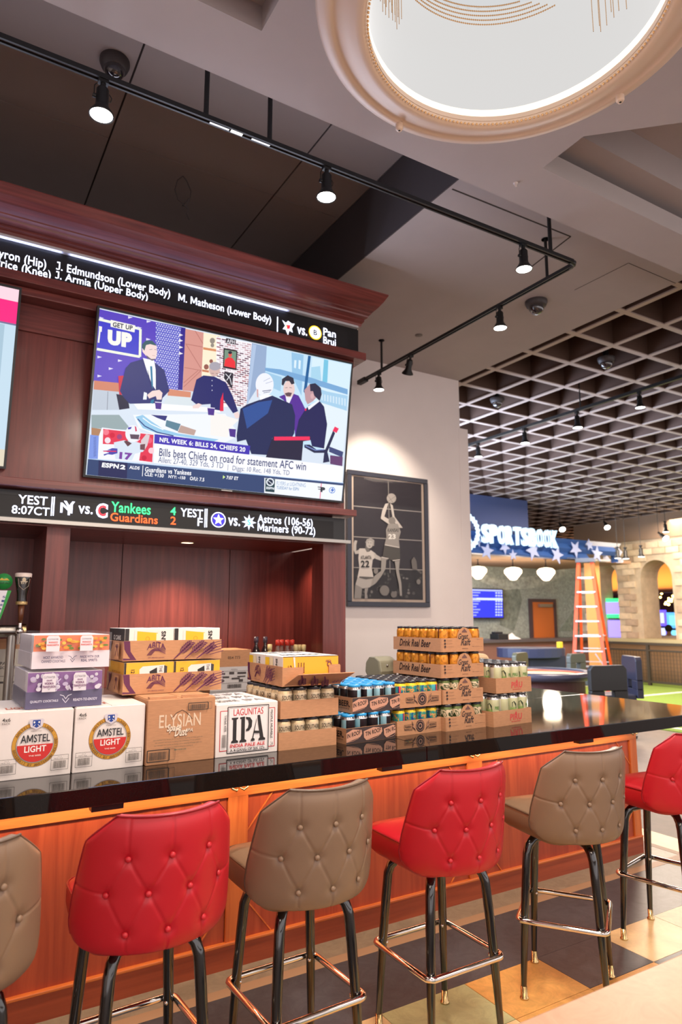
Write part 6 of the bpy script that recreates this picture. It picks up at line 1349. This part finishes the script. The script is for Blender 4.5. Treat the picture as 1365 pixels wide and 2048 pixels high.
for i in range(48): j = (i+1) % 48; b.add([MM @ Vector((p_[0]*k, p_[1]*k, 0)) for p_, k in ((pts[i], 1), (pts[j], 1), (pts[j], .72), (pts[i], .72))], [(0, 1, 2, 3)], False)
b.add([MM @ Vector(v) for v in ((-.2, .2, 0), (.0, .1, 0), (.2, -.25, 0), (-.1, -.1, 0))], [(0, 1, 2, 3)], False); b.build('round_emblem', sg, True)
light('sign_glow', 'AREA', (11.5, YS_-.2, 3.5), 40, (.62, .82, 1), 3.5, (radians(-90), 0, 0), .4)
for px, py, nm in ((957, 1146, 'schoolhouse globe lamp in the booth, half hidden by the wall'), (1027, 1148, 'schoolhouse globe lamp in the middle of the booth ceiling'), (1093, 1149, 'schoolhouse globe lamp nearest the ladder')):
    c = at_d(px, py, 16.0); t = thing('globe_lamp', nm, 'lamp', tuple(c), 0, 'globe lamps in the booth')
    b = B().use(emi('globe_glow', (255, 226, 190), 4.5)); b.lathe([(.05, .16), (.15, .14), (.205, .09), (.21, .03), (.16, -.03), (.14, -.06), (.07, -.14), (.0, -.15)], n=22); b.build('globe', t)
    b = B().use(mat('globe_stripe', (190, 60, 50), rough=.4)); b.lathe([(.213, .034), (.212, .047)], n=22); b.build('painted_stripe', t)
    b = B().use(M_BLACK); b.lathe([(.05, .16), (.05, .19), (.012, .2), (.012, 3.02-c.z-.01), (.06, 3.02-c.z)], n=12); b.build('fitter', t)
    light('globe_light', 'POINT', (c.x, c.y, c.z-.25), 34, (1, .84, .66), .2)
# odds board
YSc = 13.4; p, q = at_y(930, 1178, YSc), at_y(1007, 1235, YSc)
t = thing('odds_board', 'blue lit odds board with white lines on the booth wall', 'display', ((p.x+q.x)/2, YSc, q.z)); b = B().use(M_PLAST); b.box(p.x-.03, q.x+.03, YSc, YBW-.005, q.z-.03, p.z+.03); b.build('housing', t, True)
a = Art(lambda x, y, l: Vector((x, YSc-.002-l, y)), scr(1.3), .001); a.rect(p.x, q.z, q.x, p.z, (40, 50, 220)); hh = p.z-q.z; ww = q.x-p.x; a.rect(p.x, p.z-.04, q.x, p.z, (170, 180, 255)); a.rect(p.x, q.z+hh*.62, q.x, q.z+hh*.70, (200, 210, 255))
for i in range(9):
    zz = q.z+hh*(.06+.1*i); a.rect(p.x+.02, zz, p.x+ww*(.28+.05*(i % 3)), zz+.03, (150, 160, 250))
    for k in range(3): a.rect(q.x-.28+.09*k, zz, q.x-.22+.09*k, zz+.04, (190, 200, 255))
a.build('screen_picture', t, True)
# booth counter with small things
t = thing('booth_counter', 'dark topped wooden counter of the betting booth', 'counter', (11, 12.2, 0)); b = B().use(mat('counter_maroon', (120, 78, 66), rough=.6)); b.box(7.2, 15.2, 12.2, 12.8, 0, 1.06); b.build('counter_front', t, True); b = B().use(mat('counter_dark', (74, 66, 68), rough=.3)); b.box(7.1, 15.3, 12.1, 12.9, 1.06, 1.13); b.build('counter_top', t, True)
c = at_y(999, 1270, 12.4); t = thing('desk_printer', 'small black printer on the booth counter', 'printer', (c.x, 12.4, 1.13)); b = B().use(M_PLAST); b.box(-.17, .17, -.15, .15, 0, .13); b.box(-.13, .13, .0, .13, .13, .18); b.build('body', t, bevel=.01)
c = at_y(1024, 1270, 12.4); t = thing('paper_bundle', 'crumpled white paper bundle beside the small black printer', 'paper', (c.x, 12.4, 1.13)); b = B().use(mat('paper', (226, 216, 214), rough=.8)); b.add([(-.2, -.1, 0), (.22, -.1, 0), (.22, .1, 0), (-.2, .1, 0), (-.12, -.04, .10), (.0, -.02, .15), (.1, -.03, .06), (.0, .06, .12)], [(0, 1, 6, 4), (4, 6, 5), (1, 2, 6), (2, 3, 7), (3, 0, 4), (4, 5, 7), (3, 4, 7), (5, 6, 7), (6, 2, 7)], False); b.build('sheets', t)
# wooden corner column of the booth
c = at_y(1198, 1200, YBF+.0); t = B().use(mat('column_tan', (226, 160, 96), rough=.6)); t.box(c.x-.10, c.x+.10, YBF, YBF+.3, 0, 3.02); struct('column_1', t)

# step ladder
D0 = 15.0; th_ = radians(25); r3 = Vector((cos(PSI), -sin(PSI), 0)); f3 = Vector((sin(PSI), cos(PSI), 0)); u3 = (r3*cos(th_)-f3*sin(th_)); s3 = (r3*sin(th_)+f3*cos(th_))
top = at_d(1172, 1134, D0); base = Vector((top.x, top.y, 0))
ld = thing('step_ladder', 'tall orange A-frame step ladder standing in front of the booth', 'ladder', tuple(base))
HL = 2.86; M_OR = mat('ladder_orange', (236, 84, 36), rough=.45); M_AL = mat('ladder_alu', (206, 200, 206), rough=.35, metal=.5)
FB = lambda s, z, front: base+u3*(s*(.14+(.36-.14)*(1-z/HL)))+s3*((-.06-.46*(1-z/HL)) if front else (.10+1.55*(1-z/HL)))+Vector((0, 0, z))
for fr in (True, False):
    for s in (-1, 1): b = B().use(M_OR); b.bar(FB(s, 0, fr), FB(s, HL, fr), .075 if fr else .06, .04, up=tuple(s3)); b.build('rail', ld, True)
for i in range(1, 9):
    z = .315*i; b = B().use(M_AL); b.bar(FB(-1, z, True), FB(1, z, True), .085, .03); b.build('step', ld, True)
    if i % 1 == 0: b = B().use(M_AL); b.bar(FB(-1, z, False), FB(1, z, False), .02, .02); b.build('rear_brace', ld, True)
for s in (-1, 1):
    b = B().use(M_AL); b.bar(FB(s, .62, True)-u3*s*.0, FB(s, .9, True)-u3*s*.16, .02, .02); b.build('step_bracket', ld, True)
    b = B().use(M_AL); b.bar(FB(s, 1.25, True), FB(s, 1.25, False), .02, .02); b.build('spreader', ld, True)
b = B().use(mat('ladder_cap', (86, 92, 104), rough=.5)); cc = base+Vector((0, 0, HL)); MM = Matrix(((u3.x, s3.x, 0, cc.x), (u3.y, s3.y, 0, cc.y), (0, 0, 1, cc.z), (0, 0, 0, 1))); b.box(-.2, .2, -.12, .18, 0, .09, MM); b.build('top_cap', ld, True, bevel=.01)
b = B().use(mat('ladder_label', (220, 214, 216), rough=.6)); p = FB(-1, .55, True); b.bar(FB(-.7, .33, True)-s3*.03, FB(-.7, .60, True)-s3*.03, .12, .01, up=tuple(s3)); b.build('sticker', ld, True)

# gaming table and its chairs
c = at_d(1078, 1341, 10.6); gt = thing('card_table', 'oval card table with a padded dark rim and tan felt', 'table', (c.x, c.y, 0), -PSI+radians(6))
def oval(rx, ry, n=48): return [(rx*cos(2*pi*k/n), ry*sin(2*pi*k/n)) for k in range(n)]
b = B().use(mat('felt_tan', (224, 178, 132), rough=.9)); b.prism(oval(.70, .66), .74, .775); b.build('felt', gt)
b = B().use(mat('rail_dark', (56, 54, 66), rough=.3)); b.tube([(x, y, .775) for x, y in oval(.76, .72)], .065, 10, closed=True); b.build('padded_rail', gt)
b = B().use(mat('rail_inner', (150, 84, 60), rough=.4)); b.tube([(x, y, .790) for x, y in oval(.69, .65)], .016, 6, closed=True); b.build('inner_trim', gt)
b = B().use(mat('table_skirt', (84, 46, 44), rough=.6)); b.prism(oval(.69, .65), .42, .74); b.build('apron', gt); b = B().use(mat('table_skirt', (84, 46, 44))); b.prism(oval(.4, .22), 0, .42); b.build('pedestal', gt)
def lchair(px, py, D, rz, label, back=(26, 25, 24), hgt=.56):
    c = at_d(px, py, D); t = thing('table_chair', label, 'chair', (c.x, c.y, 0), rz, 'padded chairs at the card table'); zt__ = c.z
    m = mat('chair_%d' % back[0], back, rough=.4, coat=.1)
    # upright padded back with an open slot, front of the chair looks along +Y
    b = B().use(m); w_ = .26; z1 = zt__; z0_ = z1-hgt
    out = [(-w_, z0_), (w_, z0_), (w_, z1-.05), (w_-.04, z1), (-w_+.04, z1), (-w_, z1-.05)]
    MMM = Matrix(((1, 0, 0, 0), (0, 0, -1, -.20), (0, 1, 0, 0), (0, 0, 0, 1)))
    sl_ = (z0_+.12, z0_+.24)
    for q_ in ([(-w_, z0_), (w_, z0_), (w_, sl_[0]), (-w_, sl_[0])], [(-w_, sl_[0]), (-.07, sl_[0]), (-.07, sl_[1]), (-w_, sl_[1])], [(.07, sl_[0]), (w_, sl_[0]), (w_, sl_[1]), (.07, sl_[1])], [(-w_, sl_[1]), (w_, sl_[1]), (w_, z1-.05), (w_-.04, z1), (-w_+.04, z1), (-w_, z1-.05)]): b.prism(q_, 0, .09, MMM)
    b.build('backrest', t, bevel=.012)
    b = B().use(m); b.box(-.24, .24, -.2, .26, .50, .60); b.build('seat', t, bevel=.02)
    b = B().use(M_BLACK); b.tube([(0, 0, .05), (0, 0, .5)], .035, 12)
    b.build('stem', t)
    for k in range(4): a_ = pi/4+k*pi/2; b = B().use(M_BLACK); b.tube([(0, 0, .09), (.26*cos(a_), .26*sin(a_), .03)], .022, 8); b.build('foot', t)
lchair(1193, 1328, 9.0, radians(-20), 'black padded chair with a slot in its back, in front of the card table end')
lchair(1228, 1312, 9.6, radians(58), 'black padded chair turned sideways beside the card table end', (34, 34, 50))  # blue highlights are mixed into the black base colour
lchair(1066, 1306, 12.2, radians(200), 'olive padded chair behind the tan felt of the card table', (86, 84, 64), .4)
lchair(1178, 1308, 11.8, radians(190), 'olive grey padded chair behind the card table, in front of the ladder', (78, 80, 72), .4)
c = at_d(1062, 1296, 13.6); t = thing('covered_table', 'gaming table under a dark navy cover behind the olive chair', 'covered table', (c.x, c.y, 0), -PSI); hgt = c.z-.04
b = B().use(mat('cover_navy', (50, 54, 78), rough=.35, bump=.5, bscale=6)); b.prism([(x, y) for x, y in oval(.68, .45, 28)], hgt-.14, hgt+.05); b.build('cover', t, bevel=.03); b = B().use(mat('cover_dark', (34, 34, 44), rough=.7)); b.prism([(-.1, -.3), (.6, -.3), (.6, .3), (-.1, .3)], 0, hgt-.1); b.build('base', t)
c = at_d(1133, 1300, 13.4); t = thing('yellow_box', 'small yellow box at the end of the navy covered table', 'box', (c.x, c.y, c.z-.08)); t.location = (c.x-.12, c.y+.05, hgt+.05); b = B().use(mat('yellow', (240, 196, 50), rough=.5)); b.box(-.05, .05, -.04, .04, 0, .12); b.build('box_body', t, bevel=.01)

# railing on the turf
XRl = at_z(1365, 1369, .10).x; t = thing('railing', 'dark metal railing with mesh panels at the edge of the turf', 'railing', (XRl, 10, 0))
y0r, y1r = 7.2, 13.0; zt3 = at_x(1365, 1290, XRl).z
M_RL = mat('rail_metal', (66, 58, 50), rough=.5)
for z, h_ in ((zt3, .06), (zt3-.16, .04), (.10, .05)): b = B().use(M_RL); b.box(XRl-.03, XRl+.03, y0r, y1r, z-h_/2, z+h_/2); b.build('rail', t, True)
for k in range(6): y = y0r+k*(y1r-y0r)/5; b = B().use(M_RL); b.box(XRl-.035, XRl+.035, y-.035, y+.035, 0, zt3); b.build('post', t, True)
b = B().use(M_RL)
for k in range(70): y = y0r+k*(y1r-y0r)/70; b.box(XRl-.004, XRl+.004, y-.004, y+.004, .12, zt3-.18)
for k in range(9): b.box(XRl-.004, XRl+.004, y0r, y1r, .2+k*.09-.003, .2+k*.09+.003)
tag(b.build('wire_mesh', t, True), kind='stuff')

# stone arch wall
XA = 16.3; M_ST = mat('stone_base', (196, 176, 150), rough=.9, var=.2, vscale=3)
def Ya(px): return at_x(px, 1250, XA).y
ar = []
for l_, r_, topy in ((1196, 1241, 1128), (1288, 1352, 1119)):
    ya2, yb2 = Ya(l_), Ya(r_); zt4 = at_x((l_+r_)/2, topy, XA).z; ar.append((yb2, ya2, zt4))
yn = Ya(1352)-.9; ar.append((yn-1.4, yn, ar[1][2])); ar = sorted(ar)
ylo, yhi = ar[0][0]-1.2, YBW-.02
ol = [(ylo, 1.1), (ylo, 3.75), (yhi, 3.75), (yhi, 1.1)] if False else None
def archh(y):
    for a0, a1, zt4 in ar:
        if a0 < y < a1: r_ = (a1-a0)/2; c_ = (a0+a1)/2; return zt4-r_+math.sqrt(max(0, r_*r_-(y-c_)**2))
    return None
pts = [(ylo, 3.72)]; pts.append((ylo, 1.1))
for a0, a1, zt4 in ar:
    a1_ = min(a1, yhi-.02); pts.append((a0, 1.1))
    for k in range(0, 25): y = a0+(a1_-a0)*k/24; pts.append((y, archh(min(max(y, a0+1e-4), a1-1e-4)) or 1.1))
    pts.append((a1_, 1.1))
pts += [(yhi, 1.1), (yhi, 3.72)]
b = B().use(M_ST); b.prism(pts, XA, XA+.75, Matrix(((0, 0, 1, 0), (1, 0, 0, 0), (0, 1, 0, 0), (0, 0, 0, 1)))); AW = struct('wall_arches', b)
b = B().use(mat('plaster_band', (150, 122, 100), rough=.9)); b.box(XA-.05, XA+.8, ylo, yhi, 3.72, ZC); struct('wall_arch_top', b)
rnd = random.Random(11); stm = [mat('stone_%d' % i, c_, rough=.95, var=.15, vscale=6) for i, c_ in enumerate(((214, 190, 160), (232, 208, 176), (196, 170, 142), (222, 200, 172), (180, 156, 134)))]
stones = []
for i, m in enumerate(stm): b = B().use(m); b.box(-.03, 0, .008, .38-.008, .006, .17-.006); stones.append(b.mesh('stone'))
nst = 0
for j in range(15):
    z = 1.1+j*.17; y = ylo+(.19 if j % 2 else 0)
    while y+.38 < yhi:
        ok = True
        for yy in (y+.02, y+.19, y+.36):
            h_ = archh(yy)
            if h_ is not None and z < h_+.02: ok = False
        if ok and nst < 290 and y > ar[0][1]-1.0:
            o = bpy.data.objects.new('stone', rnd.choice(stones)); COL.objects.link(o); o.parent = AW; o.location = (XA-rnd.uniform(0, .012), y, z); nst += 1
        y += .38
b = B().use(mat('low_wall_panel', (140, 106, 76), rough=.7)); b.box(XA-.35, XA+1.0, ylo, yhi, 0, 1.02); struct('wall_low', b)
b = B().use(mat('ledge_green', (188, 172, 132), rough=.6)); b.box(XA-.45, XA+1.05, ylo, yhi, 1.02, 1.1); struct('wall_low_ledge', b)
# casino room beyond the arches
b = B().use(mat('far_maroon', (84, 44, 42), rough=.9)); b.box(27, 27.2, 4, 24, 0, ZC); struct('wall_far', b)
b = B().use(mat('soffit_amber', (232, 170, 90), rough=.8)); b.box(19.5, 19.8, 4, 24, 2.55, ZC+.2); struct('ceiling_soffit', b)
b = B().use(mat('soffit_lip', (120, 74, 50), rough=.8)); b.box(19.2, 19.8, 4, 24, 2.42, 2.55); struct('trim_1', b)
light('cove_light', 'AREA', (19.0, 11, 2.6), 90, (1, .60, .30), 10, (radians(150), 0, radians(-90)), .3)
light('arch_wash', 'AREA', (15.2, 10.3, 3.9), 70, (1, .86, .68), 3, (radians(0), radians(-14), 0), .4)
def slot(px, py, D, cA, cB, label, group=None, sc=1.0):
    c = at_d(px, py, D); t = thing('slot_machine', label, 'slot machine', (c.x, c.y, 0), radians(-58), group)
    w_ = .30*sc; z1 = c.z
    b = B().use(M_PLAST); b.box(-w_, w_, -.1, .35, 0, .8); b.box(-w_, w_, .05, .35, .8, z1-.55); b.build('cabinet', t, bevel=.02)
    b = B().use(emi('slot_%d_%d_%d' % cA, cA, 2.0)); b.box(-w_, w_, .0, .06, z1-.55, z1); b.box(-w_, -w_+.05, .0, .06, .85, z1-.5); b.box(w_-.05, w_, .0, .06, .85, z1-.5); b.build('light_frame', t)
    b = B().use(emi('slot2_%d_%d_%d' % cB, cB, 1.6)); b.box(-w_+.08, w_-.08, -.01, .0, z1-.45, z1-.1); b.box(-w_+.06, w_-.06, .03, .045, .95, z1-.62); b.build('screen', t)
slot(1222, 1197, 19.5, (40, 230, 110), (150, 130, 255), 'slot machine with a green glowing frame, seen through the left arch')
slot(1287, 1220, 22.6, (90, 70, 240), (150, 160, 255), 'left of two slot machines glowing purple through the right arch', 'purple slot machines')
slot(1314, 1220, 23.6, (96, 76, 246), (190, 200, 255), 'right of two slot machines glowing purple through the right arch', 'purple slot machines')
slot(1352, 1225, 24, (80, 150, 220), (120, 200, 240), 'slot machine glowing pale blue at the right edge of the right arch')
c = at_d(1338, 1182, 23.5); t = thing('bulb_chandelier', 'cluster chandelier of small glowing bulbs in the right arch', 'chandelier', tuple(c)); rnd = random.Random(9)
b = B().use(M_BRASS); b.tube([(0, 0, .2), (0, 0, ZC+.3-c.z)], .012, 6); b.lathe([(.0, .2), (.4, .18), (.4, .15), (0, .14)], n=16); b.build('frame', t)
for i in range(20): a_ = rnd.uniform(0, 2*pi); r_ = rnd.uniform(.05, .42); b = B().use(emi('bulb', (255, 214, 110), 14)); b.sphere((r_*cos(a_), r_*sin(a_), rnd.uniform(-.25, .12)-.25*(r_ < .2)), .035, 8, 6); b.build('bulb', t)
for px, py, n_ in ((1297, 1170, 4), (1214, 1183, 3)):
    c = at_d(px, py, 23); t = thing('pendant_lights', ['small pendant bulbs at the upper left of the right arch', 'small pendant bulbs above the green slot machine'][n_ == 3], 'pendant lamp', tuple(c))
    b = B().use(M_BRASS); b.tube([(0, 0, .1), (0, 0, ZC+.3-c.z)], .01, 6); b.bar((-.3, 0, .1), (.3, 0, .1), .02); b.build('frame', t)
    for k in range(n_): b = B().use(emi('bulb', (255, 214, 110), 14)); b.sphere((-.25+.5*k/(n_-1), 0, .02-.05*(k % 2)), .04, 8, 6); b.build('bulb', t)
# seated person in a white shirt beyond the right arch
c = at_d(1338, 1260, 20.0); pe = thing('person', 'person in a white shirt seated beyond the right arch, back turned', 'person', (c.x, c.y, 0), radians(-60))
def skinfig(name, J, E, m, par, sub=2):
    me = bpy.data.meshes.new(name); me.from_pydata([j[0] for j in J], E, []); o = bpy.data.objects.new(name, me); COL.objects.link(o); o.parent = par; me.materials.append(m)
    md = o.modifiers.new('s', 'SKIN'); sv = me.skin_vertices[0].data if me.skin_vertices else None
    if sv is None:
        bm = bmesh.new(); bm.from_mesh(me); bm.verts.layers.skin.verify(); bm.to_mesh(me); bm.free(); sv = me.skin_vertices[0].data
    for i, j in enumerate(J): sv[i].radius = (j[1], j[1] if len(j) < 3 else j[2]); sv[i].use_root = (i == 0)
    md.use_smooth_shade = True; ss = o.modifiers.new('u', 'SUBSURF'); ss.levels = sub; ss.render_levels = sub; return o
J = [((0, 0, .62), .15, .12), ((0, .02, .82), .14, .11), ((0, .04, 1.02), .16, .11), ((0, .05, 1.14), .08), ((0, .07, 1.20), .055), ((0, .09, 1.30), .085, .10), ((0, .09, 1.38), .07),
     ((-.17, .06, 1.08), .06), ((-.22, .16, .86), .048), ((-.16, .36, .84), .035), ((-.14, .44, .84), .03), ((.17, .06, 1.08), .06), ((.22, .16, .86), .048), ((.16, .36, .84), .035), ((.14, .44, .84), .03),
     ((-.10, .05, .58), .09), ((-.12, .42, .60), .07), ((-.12, .46, .12), .045), ((-.12, .58, .05), .04), ((.10, .05, .58), .09), ((.12, .42, .60), .07), ((.12, .46, .12), .045), ((.12, .58, .05), .04)]
E_ = [(0, 1), (1, 2), (2, 3), (3, 4), (4, 5), (5, 6), (2, 7), (7, 8), (8, 9), (9, 10), (2, 11), (11, 12), (12, 13), (13, 14), (0, 15), (15, 16), (16, 17), (17, 18), (0, 19), (19, 20), (20, 21), (21, 22)]
skinfig('body', J, E_, mat('skin', (150, 106, 84), rough=.6), pe)
J2 = [((0, 0, .60), .165, .135), ((0, .02, .82), .155, .125), ((0, .04, 1.02), .175, .125), ((0, .05, 1.12), .10), ((-.17, .06, 1.08), .072), ((-.22, .15, .88), .058), ((.17, .06, 1.08), .072), ((.22, .15, .88), .058)]
skinfig('white_shirt', J2, [(0, 1), (1, 2), (2, 3), (2, 4), (4, 5), (2, 6), (6, 7)], mat('shirt_white', (222, 200, 190), rough=.9), pe)
J3 = [((0, 0, .56), .17, .14), ((-.10, .05, .57), .10), ((-.12, .42, .59), .08), ((-.12, .46, .14), .056), ((.10, .05, .57), .10), ((.12, .42, .59), .08), ((.12, .46, .14), .056)]
skinfig('dark_trousers', J3, [(0, 1), (1, 2), (2, 3), (0, 4), (4, 5), (5, 6)], mat('trousers', (36, 32, 36), rough=.9), pe)
b = B().use(mat('hair_dark', (36, 28, 26), rough=.8)); b.sphere((0, .075, 1.335), .105, 14, 9, (1, 1, 1.1)); b.build('hair', pe)
st = thing('casino_stool', 'dark casino stool under the person in the white shirt', 'stool', (c.x, c.y, 0), radians(-60)); b = B().use(M_PLAST); b.box(-.22, .22, -.2, .22, .36, .44); b.build('seat', st, bevel=.02); b = B().use(M_PLAST); b.box(-.2, .2, -.28, -.2, .44, .80); b.build('backrest', st, bevel=.02); b = B().use(M_BLACK); b.lathe([(.22, 0), (.22, .02), (.04, .04), (.04, .36)], n=16); b.build('stem', st)

# lights under the open grid
XG = at_z(1280, 797, 4.02).x; t2_ = thing('lighting_track', 'black lighting track hanging under the open grid ceiling', 'lighting track', (XG, 9, 4.1))
b = B().use(M_BLACK); b.box(XG-.018, XG+.018, 3.4, 13.0, 4.095, 4.13); b.build('rail', t2_, True)
for yy in (5.2, 8.0, 11.0): b = B().use(M_BLACK); b.tube([(XG, yy, 4.12), (XG, yy, ZC+.3)], .008, 6); b.build('hanger_rod', t2_, True)
for px, py, nm in ((1280, 797, 'spotlight under the grid ceiling, highest one in the photo'), (1155, 835, 'spotlight under the grid ceiling, second highest in its row'), (1050, 866, 'spotlight under the grid ceiling, third in its row'), (957, 893, 'spotlight under the grid ceiling, beside the stepped white wall end')):
    q = at_x(px, py, XG); spotlight(XG, q.y, 4.10, nm, 'spotlights under the grid ceiling', 14, (0, 0, 0), 1.0 if px > 1200 else 1.1)
for i, (px, py, D, nm) in enumerate(((1210, 1058, 17.5, 'bright star like spotlight above the starred awning end'), (1121, 1062, 17.0, 'bright spotlight just at the end of the lit sign'), (1332, 1058, 16.5, 'spotlight above the arch wall, upper one near the right edge'), (1319, 1082, 15.6, 'tilted spotlight in front of the arch wall above the right arch'), (1283, 1107, 15.6, 'spotlight in front of the pillar between the arches'), (1252, 1111, 15.6, 'spotlight left of the pillar between the arches'), (1236, 1110, 15.6, 'spotlight nearest the striped awning end'))):
    c = at_d(px, py, D); spotlight(c.x, c.y, c.z+.2, nm, 'far hall spotlights', 20, (radians(-38), radians(30), 0) if i < 2 else ((radians(-50), radians(20), 0) if i == 3 else (0, 0, 0)), 1.5, lamp=(i in (0, 3, 5)))
    t = bpy.context.scene.objects[-1] if False else LAST[0]; b = B().use(M_BLACK); b.tube([(0, 0, -.03), (0, 0, (ZC+.3-c.z-.2))], .006, 6); hr = b.build('hanger_rod', t); hr.matrix_parent_inverse = (Matrix.Rotation(0, 4, 'X') @ t.rotation_euler.to_matrix().to_4x4() @ Matrix.Scale(t.scale.x, 4)).inverted()
q = at_z(1213, 716, ZC); dome(1213, 716, ZC+.06, 'pale dome camera in a cell of the grid ceiling', .09, .05, .24); dome(995, 797, ZC+.06, 'dark dome camera in a cell of the grid ceiling near the white wall', .09, .05, .24)
# video wall hidden behind the end of the white wall lights the grid with cool light
t = thing('video_wall', 'wide video wall beyond the end of the white wall', 'display', (XE+.2, 8.3, 1.4)); b = B().use(M_PLAST); b.box(XE, XE+.1, 6.3, 10.6, 1.4, 3.6); b.build('housing', t, True)
b = B().use(emi('video_blue', (150, 190, 255), 2.2)); b.box(XE+.1, XE+.105, 6.35, 10.55, 1.45, 3.55); b.build('screen', t, True)
light('video_wall_light', 'AREA', (XE+.2, 8.4, 2.5), 520, (.62, .76, 1), 4.2, (radians(90), 0, radians(-90)), 2.0)
